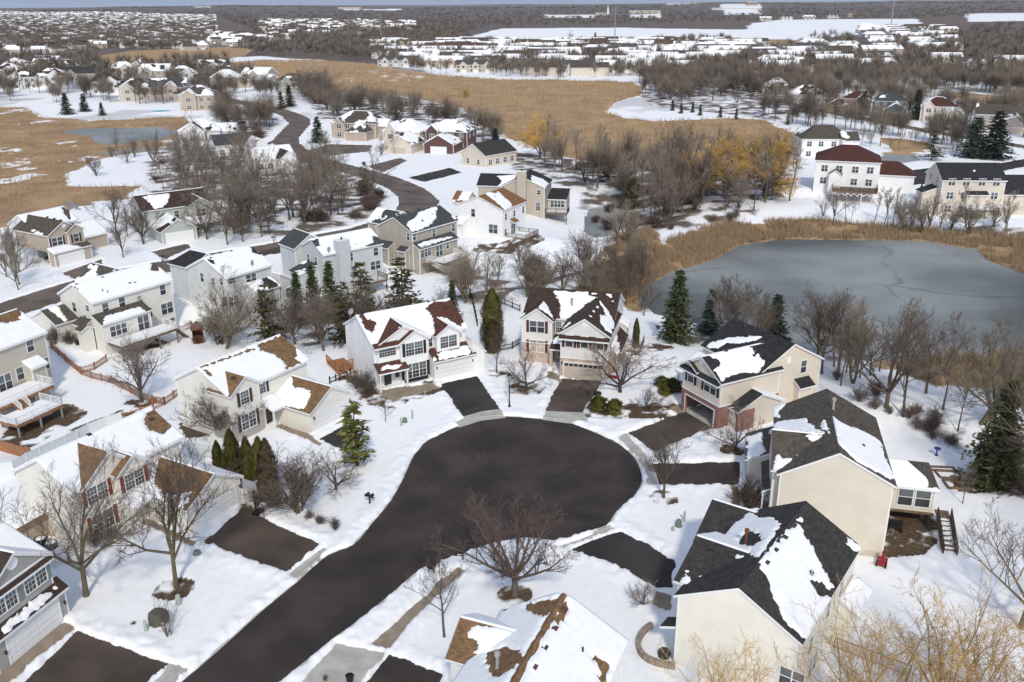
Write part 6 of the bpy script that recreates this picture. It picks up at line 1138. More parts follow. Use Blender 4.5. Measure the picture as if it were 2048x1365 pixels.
scatter([[(1590,705),(1760,745),(1930,830),(1990,880),(1960,900),(1860,860),(1700,790),(1590,725)], [(1440,690),(1520,700),(1520,722),(1440,702)], [(1590,705),(1760,745),(1700,790),(1590,725)]], 24, ['yard', 'thin', Sl, Sl], (8, 13), 'bare tree on the near bank of the frozen pond', 'trees on the near pond bank', 4)
scatter([[(890,560),(1010,560),(1240,480),(1280,520),(1250,600),(1180,640),(1010,600),(960,650)]], 24, [A_, 'yard', 'pale'], (7, 11), 'bare tree between the shed and the brick front house', 'trees round the shed', 5)
scatter([[(1215,560),(1300,565),(1320,610),(1285,650),(1240,620)]], 8, ['yard', Sl], (8, 11), 'bare tree at the left end of the frozen pond', 'trees at the left end of the pond', 15, wide=(.7, .95))
scatter([[(1640,440),(1860,450),(2050,460),(2050,478),(1860,470),(1640,455)]], 24, [A_, 'pale', Sl], (6, 10), 'bare tree in the row before the far shore houses', 'trees along the far pond shore', 6)
scatter([[(230,470),(330,440),(360,480),(330,500),(250,540)], [(20,520),(60,560),(40,640),(0,640)], [(380,470),(540,455),(560,478),(480,500),(390,500)]], 15, [A_, 'round_grey', 'yard'], (7, 11), 'bare reddish-grey tree beside the street at the left houses', 'trees along the left street', 7)
scatter([[(510,560),(560,620),(700,640),(830,640),(880,620),(900,650),(720,690),(600,690),(520,650)]], 14, ['round_grey', A_], (6, 9), 'dark bare tree in the thicket behind the cream house', 'trees in the thicket behind the cream house', 8)
scatter([[(1290,160),(1560,150),(1700,200),(1560,220),(1300,215)]], 30, [A_, B_], (11, 15), 'bare tree in the wood at the right end of the brown marsh', 'trees at the right end of the marsh', 9, wide=(1.1, 1.5))
scatter([[(440,220),(530,230),(520,270),(440,250)], [(300,290),(380,300),(350,330),(180,360),(120,340),(200,300)], [(640,300),(800,300),(880,340),(700,312)]], 20, [A_, B_, 'mid_slim'], (5, 9), 'bare tree near the left pond and the curved road', 'trees by the left pond and road', 10)
scatter([[(1600,290),(1850,270),(1960,300),(1800,320),(1700,290)], [(1480,222),(1700,245),(1960,300),(1950,310),(1600,265)]], 22, [A_, 'mid_slim'], (5, 9), 'bare tree along the lane above the pond houses', 'trees along the right lane', 11)
for px, py, tp in ((1080, 318, 228), (1450, 400, 262), (1530, 400, 258), (1410, 380, 270), (930, 196, 176), (1745, 168, 150)): tree('mid_gold', px, py, tp, 'golden-twigged willow in the thicket at the marsh edge', 'willow_tree', 'tree', 'golden willows at the marsh edge', 1.25 if py > 250 else 1.5)
scatter([[(300,330),(460,300),(560,380),(740,390),(750,420),(560,460),(330,430)], [(440,225),(540,235),(520,280),(440,260)], [(1160,470),(1300,465),(1480,445),(1590,390),(1240,360)]], 46, ['red_bush', 'bush'], (2, 4), 'leafless brown shrub under the bare trees', 'shrubs under the bare trees', 12, 'shrub', 'shrub', (1.1, 1.7), 1.5)
scatter([[(725,390),(760,395),(740,440),(690,450)]], 9, ['red_bush'], (2.5, 4), 'dense red-brown shrub inside the footpath bend', 'shrubs inside the footpath bend', 13, 'shrub', 'shrub', (1.2, 1.7), 1.5)
scatter([[(1500,720),(1700,760),(1900,860),(1940,940),(1880,900),(1700,800)], [(1960,960),(2048,1000),(2048,900)]], 24, ['bush', 'bush', 'bush', 'red_bush'], (1.4, 2.6), 'bare shrub on the snowy bank above the pond', 'shrubs on the near pond bank', 14, 'shrub', 'shrub', (1.0, 1.5), 1.2)
# --- cattails round the ponds: uncountable
def blades(name, polys, n, hmin, hmax, w, mat, seed, kindlab, margin=0.0):
    rng = np.random.default_rng(seed); pts = []
    ar = [abs(sum(a[0]*b[1]-b[0]*a[1] for a, b in zip(p, p[1:] + p[:1]))) / 2 for p in polys]; tot = sum(ar)
    for p, a in zip(polys, ar):
        pl = np.array(p); lo, hi = pl.min(0), pl.max(0); k = max(1, int(n * a / tot)); bb = np.prod(hi - lo); q = rng.uniform(lo, hi, (int(k * bb / a) + 8, 2)); q = q[sdf_poly(q[:, 0], q[:, 1], pl, 40) > margin - 1.2 * rng.uniform(0, 1, len(q))][:k]; pts.append(q)
    q = np.concatenate(pts); q = q[fbm(q[:, 0] / 4, q[:, 1] / 4, seed) > -.28]; q = q[pave_sdf(q[:, 0], q[:, 1]) < -.4]; wet = np.maximum(any_sdf(q[:, 0], q[:, 1], [POND, SPOND], 12), any_sdf(q[:, 0], q[:, 1], lponds, 12)); q = q[wet < .3]
    N = len(q); z = hgt(q[:, 0], q[:, 1]); hh = rng.uniform(hmin, hmax, N) * (1 + .35 * fbm(q[:, 0] / 6, q[:, 1] / 6, seed + 1)); az = rng.uniform(0, np.pi, N); V = []; off = np.stack([np.cos(az), np.sin(az), 0 * az], 1) * w * .5; b = np.stack([q[:, 0], q[:, 1], z - .1], 1); tip = b + np.stack([rng.normal(0, .25, N) * hh * .5, rng.normal(0, .25, N) * hh * .5, hh + .1], 1)
    V = np.stack([b - off, b + off, tip], 1).reshape(-1, 3); o = put(name, np_mesh(name, V, np.arange(3 * N).reshape(-1, 3), [mat])); tag(o, kindlab, 'reeds', None, 'stuff')
REED = bark('dry_cattail', (0.37, 0.27, 0.165), .3); DRYB = bark('dry_brush_stems', (0.155, 0.115, 0.09), .35)
blades('cattails', [marshW[3], marshW[4], marshW[5]], 46000, .9, 1.9, .14, REED, 71, 'dry tan cattails fringing the frozen pond'); blades('marsh_grass', [marshW[2]], 26000, .7, 1.5, .2, REED, 72, 'dry tan marsh grass at the left'); blades('marsh_grass', [marshW[1], marshW[0]], 46000, .9, 2.0, .45, REED, 73, 'dry tan grass of the wide marsh')
blades('dry_brush', [brushW[0], brushW[1], brushW[3], brushW[4], brushW[6], brushW[5], brushW[7], brushW[10]], 30000, .3, 1.5, .045, DRYB, 74, 'thin dry brush standing through the snow under the trees')
# ------------------------------------------------------------------ small things in the yards
def at(px, py, dz=0.0): g = G(px, py); return (g[0], g[1], g[2] + dz)
def simple(name, label, cat, px, py, parts, rz=0.0, group=None, dz=0.12):
    """parts = [(part name, material, function that fills an MB)]"""
    o = thing(name, label, cat, at(px, py, dz), rz, group)
    for n, m, fn in parts: mb = MB(); fn(mb); mb.build(n, m if isinstance(m, list) else [m], o)
    return o
GRN = plain('utility_green', (.16, .21, .17), .6, .12); PGRN = plain('pale_utility_green', (.36, .42, .38), .6, .1); OLIVE = plain('olive_fibreglass', (.085, .09, .062), .7, .3, 2.0); BLKP = plain('black_plastic', (.015, .015, .017), .45, .1); REDP = plain('red_plastic', (.30, .025, .03), .4, .1); GREYP = plain('grey_plastic', (.30, .31, .32), .5, .1); ORG = plain('orange_plastic', (.5, .16, .05), .5, .1); YELP = plain('yellow_plastic', (.6, .36, .04), .5, .1); GLOBE = glass('lamp_glass', (.3, .29, .26), .2); STONE = bricky('wall_stone', (.30, .24, .18), (.42, .35, .27), (.14, .11, .09), .42, .17, .012, .9, .6); BLUEC = plain('blue_glaze', (.03, .05, .2), .3, .1); TEAL = plain('pool_blue', (.12, .36, .5), .4, .1)
# black street lamp between the two driveways
simple('street_lamp', 'black post lamp between the two driveways at the top of the circle', 'street lamp', 1019, 817, [('post', DARK, lambda b: b.lathe([(.16, -.3), (.16, .25), (.075, .5), (.055, 3.5), (.09, 3.55)], 10)), ('lantern', GLOBE, lambda b: b.lathe([(.1, 3.55), (.19, 3.7), (.22, 4.1), (.2, 4.12)], 8)), ('cap', DARK, lambda b: b.lathe([(.28, 4.1), (.26, 4.16), (.1, 4.38), (.03, 4.42), (.03, 4.5), (0, 4.52)], 8))])
def mailbox(name, label, px, py, rz, n, wood, group=None):
    o = thing(name, label, 'mailbox', at(px, py), rz, group); pb = MB(); pb.box(-.06, .06, -.06, .06, -.3, 1.05); pb.box(-.28 * n, .28 * n, -.05, .05, .98, 1.06); pb.build('post', [wood], o)
    for i in range(n):
        x = (i - (n - 1) / 2) * .5; mb = MB(); L, w, h = .26, .14, .12
        for j in range(8):
            a0, a1 = math.pi * j / 8, math.pi * (j + 1) / 8; q = lambda a, y: (x + w * math.cos(a), y, 1.2 + h * math.sin(a)); mb.face([q(a0, -L), q(a0, L), q(a1, L), q(a1, -L)]); mb.face([(x, -L, 1.2), q(a0, -L), q(a1, -L)]); mb.face([(x, L, 1.2), q(a1, L), q(a0, L)])
        mb.box(x - w, x + w, -L, L, 1.06, 1.2); bx = mb.build('box', [BLKP], o); fb = MB(); fb.box(x + w, x + w + .02, -.05, .0, 1.2, 1.42); fb.build('flag', [REDP], bx)
    return o
mailbox('mailbox', 'pair of black mailboxes on one post on the left snowbank', 740, 1012, R(-30), 2, BLKP); mailbox('mailbox', 'row of three mailboxes on wood posts at the curb by the young tree', 868, 1152, R(62), 3, WOODB); mailbox('mailbox', 'single mailbox at the end of the shovelled walk', 926, 1126, R(62), 1, WOODB); mailbox('mailbox', 'black mailbox beside the road bend near the footpath', 758, 440, R(40), 1, BLKP)
mailbox('mailbox', 'black mailbox on the far street before the pale houses', 325, 524, R(30), 2, BLKP); mailbox('mailbox', 'dark mailbox by the white-grey house on the far street', 548, 486, R(20), 2, BLKP)
def pedestal(label, px, py, h, r, mat, tilt=0.0, dome=True):
    return simple('utility_pedestal', label, 'utility pedestal', px, py, [('body', mat, lambda b: b.lathe([(r, -.2), (r, h * .8), (r * .8, h * .95), (0, h)], 10)), ('base', mat, lambda b: b.lathe([(r * 1.25, -.2), (r * 1.25, .12), (r, .16)], 10))])
pedestal('pale green utility post, left of the squat green one on the white house lawn', 803, 855, 1.15, .11, PGRN); pedestal('pale green utility post, right of the squat green one on the white house lawn', 825, 840, 1.15, .11, PGRN); pedestal('squat dark green utility dome between two pale posts', 810, 847, .6, .27, GRN)
pedestal('grey-green utility post nearest the garden walk of the ivory house', 1368, 1046, 1.15, .11, PGRN); pedestal('squat dark utility dome on the snow by the ivory house', 1357, 1056, .75, .28, GRN); pedestal('low pale green utility stub beside the ivory house driveway', 1346, 1065, .55, .13, PGRN); pedestal('pale utility post on the snow beside the olive cover', 293, 1266, 1.05, .13, PGRN); pedestal('green utility post behind the small forked tree', 358, 1212, .95, .2, PGRN); pedestal('dark green utility dome near the brown sidewalk corner', 395, 1112, .45, .3, GRN)
def cover(b):
    rg = np.random.default_rng(3); pr = [(.8, -.2), (.82, .25), (.72, .75), (.5, .98), (0, 1.02)]; n = 8
    for i in range(n):
        for (r0, z0), (r1, z1) in zip(pr[:-1], pr[1:]):
            k = lambda j: 1 + .06 * math.sin(j * 2.3); a0, a1 = 2*math.pi*i/n, 2*math.pi*(i+1)/n; q = lambda r_, a, z, j: (r_*k(j % n)*math.cos(a), r_*k(j % n)*math.sin(a), z)
            f = [q(r0, a0, z0, i), q(r0, a1, z0, i+1), q(r1, a1, z1, i+1), q(r1, a0, z1, i)]; b.face(f if r1 else f[:3])
simple('utility_cover', 'large olive faceted utility cover on the left lawn', 'utility cover', 318, 1246, [('shell', OLIVE, cover), ('label_plate', plain('pale_plate', (.6, .6, .58)), lambda b: b.box(.5, .72, -.75, -.72, .3, .5))])
# basketball hoop
def hoop(b):
    for i in range(12): a0, a1 = i*math.pi/6, (i+1)*math.pi/6; b.bar((.23*math.cos(a0), -.75+.23*math.sin(a0), 3.0), (.23*math.cos(a1), -.75+.23*math.sin(a1), 3.0), .025)
simple('basketball_hoop', 'black basketball hoop with orange rim beside the double driveway', 'basketball hoop', 513, 1030, [('pole', BLKP, lambda b: (b.bar((0, 0, -.2), (0, 0, 2.7), .12), b.bar((0, 0, 2.5), (0, -.45, 3.1), .1))), ('backboard', GREYP, lambda b: b.box(-.8, .8, -.5, -.46, 2.85, 3.8)), ('rim', ORG, hoop), ('net', plain('white_net', (.75, .75, .73)), lambda b: [b.bar((.22*math.cos(i), -.75+.22*math.sin(i), 3.0), (.12*math.cos(i+.4), -.75+.12*math.sin(i+.4), 2.6), .015) for i in range(7)]), ('base', BLKP, lambda b: b.box(-.35, .35, -.2, .7, -.1, .18))], R(-28))
def bin_(b): b.face([(-.28,-.3,.1),(.28,-.3,.1),(.33,-.36,1.0),(-.33,-.36,1.0)]); b.face([(.28,.3,.1),(-.28,.3,.1),(-.33,.36,1.0),(.33,.36,1.0)]); b.face([(.28,-.3,.1),(.28,.3,.1),(.33,.36,1.0),(.33,-.36,1.0)]); b.face([(-.28,.3,.1),(-.28,-.3,.1),(-.33,-.36,1.0),(-.33,.36,1.0)])
def lid_(b): b.box(-.35, .35, -.4, .38, 1.0, 1.07); b.box(-.3, .3, -.46, -.4, .98, 1.02)
def wh_(b): [b.box(x-.04, x+.04, .22, .42, 0, .2) for x in (-.28, .28)]
simple('trash_bin', 'grey wheeled trash bin beside the beige garage door', 'trash bin', 1212, 757, [('body', GREYP, bin_), ('lid', GREYP, lid_), ('wheels_axle', BLKP, wh_)], R(-15)); simple('trash_bin', 'red lidded recycling tub by the wide bare tree', 'trash bin', 1226, 760, [('body', REDP, lambda b: b.box(-.5, .5, -.3, .3, 0, .55)), ('lid', REDP, lambda b: b.box(-.54, .54, -.34, .34, .55, .63)), ('snow', SNOW, lambda b: b.box(-.45, .45, -.27, .27, .63, .72))], R(-15))
for px, py, lab in ((85, 1098, 'dark round planter behind the left front-yard tree'), (106, 1106, 'grey round tank next to the dark planter')): simple('barrel', lab, 'barrel', px, py, [('body', DARK if px < 90 else plain('grey_tank', (.12, .12, .11)), lambda b: b.lathe([(.5, -.2), (.55, .3), (.55, .9), (.5, 1.0), (.44, 1.0), (.44, .9), (0, .9)], 14)), ('snow', SNOW, lambda b: b.lathe([(.43, .9), (.36, 1.0), (0, 1.05)], 12))])
simple('storage_shed', 'tan storage shed with a square snow-topped roof at the left fence', 'shed', 45, 1085, [('wall', siding('peach_siding', (.5, .39, .29)), lambda b: b.box(-2, 2, -1.5, 1.5, -.3, 2.1)), ('roof', rTANB, lambda b: (b.face([(-2.3,-1.8,2.1),(2.3,-1.8,2.1),(2.3,0,2.9),(-2.3,0,2.9)], 0, [(0,0),(4,0),(4,2),(0,2)]), b.face([(2.3,1.8,2.1),(-2.3,1.8,2.1),(-2.3,0,2.9),(2.3,0,2.9)], 0, [(0,0),(4,0),(4,2),(0,2)]))), ('snow', SNOW, lambda b: (b.box(-1.9, 1.9, -.1, .1, 2.88, 3.0), b.face([(-2,-1.5,2.3),(1.9,-1.4,2.35),(1.9,0,3.0),(-2,0,3.0)]), b.face([(1.9,1.4,2.35),(-2,1.5,2.3),(-2,0,3.0),(1.9,0,3.0)])))], R(62))
# garden shed by the pond
sh = House('garden_shed', 'small brown garden shed with white-trimmed double doors in the trees', (1044, 529), (1072, 536), 2.2, siding('olive_brown_siding', (.15, .125, .09)), rGBR, CREAMT, z=zat(*G(1062, 553)[:2]), cat='shed')
k = sh.blk(0, 3.6, 0, 3.2, ze=2.2, rise=1.1, axis='x'); k2 = sh.at(k, 'f', None, 1.8, 1.05); db = MB()
for x in (-.8, 0, .8): db.box(x-.05, x+.05, -.05, 0, -1.0, 1.0)
for z in (-1.0, 0, 1.0): db.box(-.8, .8, -.05, -.01, z-.04, z+.04)
db.build('door_frame', [CREAMT], sh.root, False, k2)
simple('garden_trailer', 'dark trailer with snow on top parked among trees by the marsh', 'trailer', 1172, 342, [('body', DARK, lambda b: b.box(-3.2, 3.2, -1.2, 1.2, .6, 2.6)), ('wheel', BLKP, lambda b: [b.box(x-.35, x+.35, -1.3, 1.3, 0, .7) for x in (-.5, .5)]), ('tow_bar', DARK, lambda b: b.bar((3.2, 0, .6), (4.6, 0, .5), .12)), ('snow', SNOW, lambda b: b.box(-3.1, 3.1, -1.1, 1.1, 2.6, 2.75))], R(-6)); simple('covered_boat', 'white covered boat parked beside the dark trailer', 'boat', 1182, 347, [('hull', plain('white_gelcoat', (.6, .6, .58), .3), lambda b: [b.face([(-2.6,-.9*s_,1.1),(1.4,-.9*s_,1.1),(1.4,-.5*s_,.4),(-2.6,-.6*s_,.4)][::s_]) or b.face([(1.4,-.9*s_,1.1),(2.8,0,1.25),(2.3,0,.6),(1.4,-.5*s_,.4)][::s_]) for s_ in (1, -1)]), ('snow', SNOW, lambda b: (b.face([(-2.6,-.9,1.1),(1.4,-.9,1.1),(1.4,0,1.5),(-2.6,0,1.4)]), b.face([(1.4,.9,1.1),(-2.6,.9,1.1),(-2.6,0,1.4),(1.4,0,1.5)]), b.face([(1.4,-.9,1.1),(2.8,0,1.25),(1.4,0,1.5)]), b.face([(2.8,0,1.25),(1.4,.9,1.1),(1.4,0,1.5)])))], R(-10))
# play things
simple('playhouse', 'small cedar playhouse with a pointed roof behind the picket fence', 'playhouse', 398, 686, [('wall', plain('red_cedar', (.2, .075, .045), .8, .3), lambda b: (b.box(-.8, -.7, -.8, .8, 0, 2.2), b.box(.7, .8, -.8, .8, 0, 2.2), b.box(-.7, .7, .7, .8, 0, 2.2), b.box(-.7, .7, -.8, -.7, 0, .8), b.box(-.7, .7, -.8, .8, .9, 1.0))), ('roof', MATS['red_cedar'], lambda b: (b.face([(-1,-1,2.2),(0,-1,3.1),(0,1,3.1),(-1,1,2.2)]), b.face([(1,1,2.2),(0,1,3.1),(0,-1,3.1),(1,-1,2.2)]), b.face([(-1,-1,2.2),(1,-1,2.2),(0,-1,3.1)]), b.face([(1,1,2.2),(-1,1,2.2),(0,1,3.1)])))], R(20))
simple('playset', 'yellow and brown climbing playset on the snowy slope by the golden willow', 'playset', 1556, 384, [('tower', plain('honey_wood', (.34, .17, .05), .8, .3), lambda b: ([b.bar((x, y, -.3), (x, y, 3), .14) for x in (-.9, .9) for y in (-.9, .9)], b.box(-1, 1, -1, 1, 1.4, 1.55), b.box(-1, 1, .95, 1, 1.55, 2.3), b.box(-1, -.95, -1, 1, 0, 2.2))), ('roof', REDP, lambda b: (b.face([(-1.1,-1.1,3),(1.1,-1.1,3),(0,0,3.9)]), b.face([(1.1,1.1,3),(-1.1,1.1,3),(0,0,3.9)]))), ('awning', YELP, lambda b: (b.face([(1.1,-1.1,3),(1.1,1.1,3),(0,0,3.9)]), b.face([(-1.1,1.1,3),(-1.1,-1.1,3),(0,0,3.9)]))), ('slide', YELP, lambda b: (b.bar((-1, -.4, 1.5), (-3.2, -.6, .1), .55, 0, .08), b.bar((-1, -.7, 1.65), (-3.2, -.9, .25), .06), b.bar((-1, -.1, 1.65), (-3.2, -.3, .25), .06))), ('swing_beam', MATS['honey_wood'], lambda b: (b.bar((.9, 0, 2.6), (4.2, 0, 2.6), .14), b.bar((4.2, 0, 2.6), (4.2, -1, -.3), .12), b.bar((4.2, 0, 2.6), (4.2, 1, -.3), .12)))], R(-15))
simple('swimming_pool', 'covered turquoise pool strip behind the marsh row houses', 'pool', 322, 224, [('basin', TEAL, lambda b: b.lathe([(0, .15), (4.5, .15), (4.5, -.2)], 24)), ('rim', WHITE, lambda b: b.lathe([(4.5, -.2), (4.5, .3), (4.8, .3), (4.8, -.2)], 24))])
for px, py, col, lab in ((1057, 722, plain('lime_plastic', (.15, .45, .08)), 'lime green toy in the snow under the brick house window'), (1071, 725, ORG, 'orange toy ride-on under the brick house window'), (1085, 724, TEAL, 'turquoise toy near the brick house porch')): simple('toy', lab, 'toy', px, py, [('body', col, lambda b: (b.box(-.35, .35, -.2, .2, .2, .5), b.box(.1, .35, -.2, .2, .5, .75))), ('wheel', BLKP, lambda b: [b.box(x-.12, x+.12, -.26, .26, 0, .24) for x in (-.25, .25)])])
# back garden of the tan house
simple('bird_bath', 'dark blue bird bath on the snow behind the tan house', 'bird bath', 1872, 914, [('pedestal', BLUEC, lambda b: b.lathe([(.22, -.1), (.2, .1), (.09, .3), (.08, .65), (.14, .75)], 10)), ('bowl', BLUEC, lambda b: b.lathe([(.1, .73), (.36, .86), (.38, .92), (.34, .92), (.1, .8), (0, .8)], 14))])
for i, (a, b_, c, d, lab) in enumerate([((1855, 938), (1905, 940), (1912, 948), (1862, 945), 'topmost of the three wooden garden bed frames'), ((1868, 946), (1915, 948), (1925, 964), (1880, 960), 'middle one of the three wooden garden bed frames'), ((1884, 964), (1930, 972), (1944, 983), (1896, 981), 'lowest of the three wooden garden bed frames')]):
    pts = [G(*q) for q in (a, b_, c, d)]; o = thing('garden_bed', lab, 'garden bed', pts[0], 0, 'garden bed frames'); 
    for j in range(4): mb = MB(); p, q = pts[j] - pts[0], pts[(j+1) % 4] - pts[0]; mb.bar(p + [0, 0, .25], q + [0, 0, .25], .14, 0, .3); mb.build('frame_board', [WOODB], o)
simple('patio_bench', 'black bench on the patio under the sunroom', 'bench', 1783, 1062, [('seat', BLKP, lambda b: b.box(-.9, .9, -.35, .25, .42, .5)), ('backrest', BLKP, lambda b: b.box(-.9, .9, .2, .28, .5, .95)), ('leg', BLKP, lambda b: b.box(-.85, -.75, -.3, .2, 0, .42)), ('leg', BLKP, lambda b: b.box(.75, .85, -.3, .2, 0, .42))], R(-14), dz=.1)
simple('snow_blower', 'red snow blower at the back corner of the tan house', 'snow blower', 1762, 1134, [('body', REDP, lambda b: (b.box(-.3, .3, -.25, .4, .25, .7), b.box(-.42, .42, -.55, -.25, .05, .6))), ('chute', REDP, lambda b: b.lathe([(.11, .6), (.1, 1.05), (.16, 1.2)], 8, 0, 0, -.35)), ('wheel', BLKP, lambda b: b.box(-.45, -.31, -.05, .4, 0, .45)), ('wheel', BLKP, lambda b: b.box(.31, .45, -.05, .4, 0, .45)), ('handle', BLKP, lambda b: (b.bar((-.25, .4, .6), (-.28, 1.0, 1.05), .04), b.bar((.25, .4, .6), (.28, 1.0, 1.05), .04), b.bar((-.28, 1.0, 1.05), (.28, 1.0, 1.05), .04)))], R(150))
# curved stone retaining wall with a boulder lamp
wp = [G(*q) for q in ((1303, 1258), (1288, 1270), (1277, 1290), (1280, 1312), (1298, 1328), (1325, 1337), (1350, 1341))]; o = thing('retaining_wall', 'low curved stone retaining wall beside the ivory house', 'garden wall', wp[0])
pl = np.array(smooth_line([tuple((p - wp[0])[:2]) for p in wp], .45)); mb = MB(); u = 0
for p, q in zip(pl[:-1], pl[1:]):
    L = np.linalg.norm(q - p); n = np.array([-(q-p)[1], (q-p)[0]]) / L * .16; a, b_, c, d = p - n, q - n, q + n, p + n; h = .62
    mb.face([(*a, h), (*b_, h), (*c, h), (*d, h)], 0, [(u, 0), (u+L, 0), (u+L, .3), (u, .3)])
    for s_, t in ((a, b_), (c, d)): mb.face([(*s_, -.3), (*t, -.3), (*t, h), (*s_, h)], 0, [(u, 0), (u+L, 0), (u+L, h+.3), (u, h+.3)])
    u += L
mb.build('stone_course', [STONE], o)
simple('boulder', 'dark boulder inside the curved stone wall', 'boulder', 1328, 1316, [('rock', plain('dark_rock', (.06, .055, .05), .9, .4), lambda b: b.lathe([(.42, -.1), (.5, .2), (.4, .55), (.15, .7), (0, .72)], 7))])
for px, py, r, lab in ((1195, 795, .5, 'ice-rimmed dark planter pot in the bed by the brick house drive'), (700, 1365, .3, 'small dark pot at the bottom concrete')): simple('planter', lab, 'planter', px, py, [('pot', DARK, lambda b: b.lathe([(r*.7, -.1), (r, .5), (r*.9, .5), (r*.85, .4), (0, .4)], 10))])
simple('electric_meter', 'small grey utility box on the ivory wall below the yellow twigs', 'utility box', 1364, 1332, [('box', GREYP, lambda b: b.box(-.25, .25, -.12, .12, .8, 1.5)), ('conduit', GREYP, lambda b: b.bar((0, 0, -.2), (0, 0, .8), .06))], R(-35)); simple('air_conditioner', 'dark air conditioner unit beside the white house side door', 'air conditioner', 160, 690, [('case', DARK, lambda b: b.box(-.5, .5, -.5, .5, 0, .85)), ('fan_grille', GREYP, lambda b: b.lathe([(.4, .87), (.36, .9), (.1, .88), (0, .88)], 12))], R(20))
simple('patio_table', 'snow-covered square table on the white railed deck', 'patio table', 55, 778, [('top', DARK, lambda b: b.box(-.7, .7, -.7, .7, .7, .76)), ('leg', DARK, lambda b: b.box(-.6, -.52, -.6, .6, 0, .7)), ('leg', DARK, lambda b: b.box(.52, .6, -.6, .6, 0, .7)), ('snow', SNOW, lambda b: b.box(-.62, .62, -.62, .62, .76, .88))], R(66), dz=0).location.z = .6
# fences
def picket(label, pts, mat, h=1.15, gap=.2, pw=.1, name='picket_fence', solid=False, gp=None, cap=False):
    w = [G(*q) for q in pts]; o = thing(name, label, 'fence', w[0], 0, gp)
    for a, b_ in zip(w[:-1], w[1:]):
        a = a - w[0]; b_ = b_ - w[0]; L = np.linalg.norm((b_ - a)[:2]); n = max(1, int(round(L / 2.3)))
        for i in range(n):
            p = a + (b_ - a) * i / n; q = a + (b_ - a) * (i + 1) / n; zp = zat(*(p + w[0])[:2]) - w[0][2]; zq = zat(*(q + w[0])[:2]) - w[0][2]; p = np.array([p[0], p[1], zp]); q = np.array([q[0], q[1], zq])
            pm = MB(); pm.box(p[0]-.07, p[0]+.07, p[1]-.07, p[1]+.07, zp-.3, zp+h+.15); pm.build('post', [mat], o); mb = MB(); up = np.array([0, 0, 1.0])
            d = (q - p) / np.linalg.norm(q - p)
            if solid: mb.bar(p + up*(h*.5+.08), q + up*(h*.5+.08), .05, 0, h); mb.bar(p + up*(h+.06), q + up*(h+.06), .09, 0, .09)
            else:
                mb.bar(p + up*.35, q + up*.35, .05, 0, .09); mb.bar(p + up*(h*.82), q + up*(h*.82), .05, 0, .09); m = max(2, int(L / n / gap)); off = np.array([-d[1], d[0], 0]) * .05
                for j in range(m):
                    c = p + (q - p) * (j + .5) / m + off; mb.bar(c + up*.1, c + up*h, pw, 0, .025)
            mb.build('fence_panel', [mat], o)
        if b_[0] + w[0][0] != w[-1][0]: continue
        pm = MB(); z = zat(*(b_ + w[0])[:2]) - w[0][2]; pm.box(b_[0]-.07, b_[0]+.07, b_[1]-.07, b_[1]+.07, z-.3, z+h+.15); pm.build('post', [mat], o)
CED = plain('orange_cedar', (.33, .15, .075), .8, .25, 5.0); VIN = plain('white_vinyl', (.68, .70, .70), .45, .04); IRON = plain('black_iron', (.018, .018, .018), .5, .1)
picket('long cedar picket fence running down from the white house to the big bare tree', [(103, 700), (163, 752), (225, 770), (283, 800), (330, 812)], CED); picket('short cedar picket fence between the white house patio and the long fence', [(163, 750), (190, 742), (214, 726)], CED); picket('cedar picket fence from the cream house corner to the snowy roof below', [(366, 786), (330, 812), (283, 832), (235, 848)], CED); picket('cedar picket fence behind the white house by the playhouse', [(361, 668), (384, 658), (402, 662)], CED); picket('brown board fence at the left edge below the deck', [(-20, 895), (30, 912), (64, 922)], CED, 1.4, name='board_fence', solid=True)
picket('long white vinyl fence behind the red-shuttered house', [(-60, 965), (30, 955), (110, 912), (180, 876), (215, 862), (245, 852)], VIN, 1.7, name='vinyl_fence', solid=True); picket('white vinyl fence from the garage to the arborvitae row', [(488, 1010), (505, 1000), (520, 990)], VIN, 1.6, name='vinyl_fence', solid=True); picket('white vinyl fence between the two cream houses', [(378, 912), (440, 925)], VIN, 1.6, name='vinyl_fence', solid=True); picket('white vinyl fence between the sage house and the left front-yard tree', [(108, 1140), (150, 1112), (160, 1095)], VIN, 1.6, name='vinyl_fence', solid=True)
picket('black iron fence behind the white house right side', [(955, 655), (948, 620), (938, 590)], IRON, 1.2, .16, .025, 'iron_fence'); picket('black iron fence left of the brick front house', [(1040, 625), (1010, 612), (990, 600)], IRON, 1.2, .16, .025, 'iron_fence'); picket('low black wire fence beside the white house shrubs', [(660, 770), (672, 765), (702, 752)], IRON, 1.0, .4, .02, 'wire_fence'); picket('black iron fence in front of the brick house lawn', [(1000, 705), (1025, 700), (1040, 690)], IRON, 1.1, .16, .025, 'iron_fence')
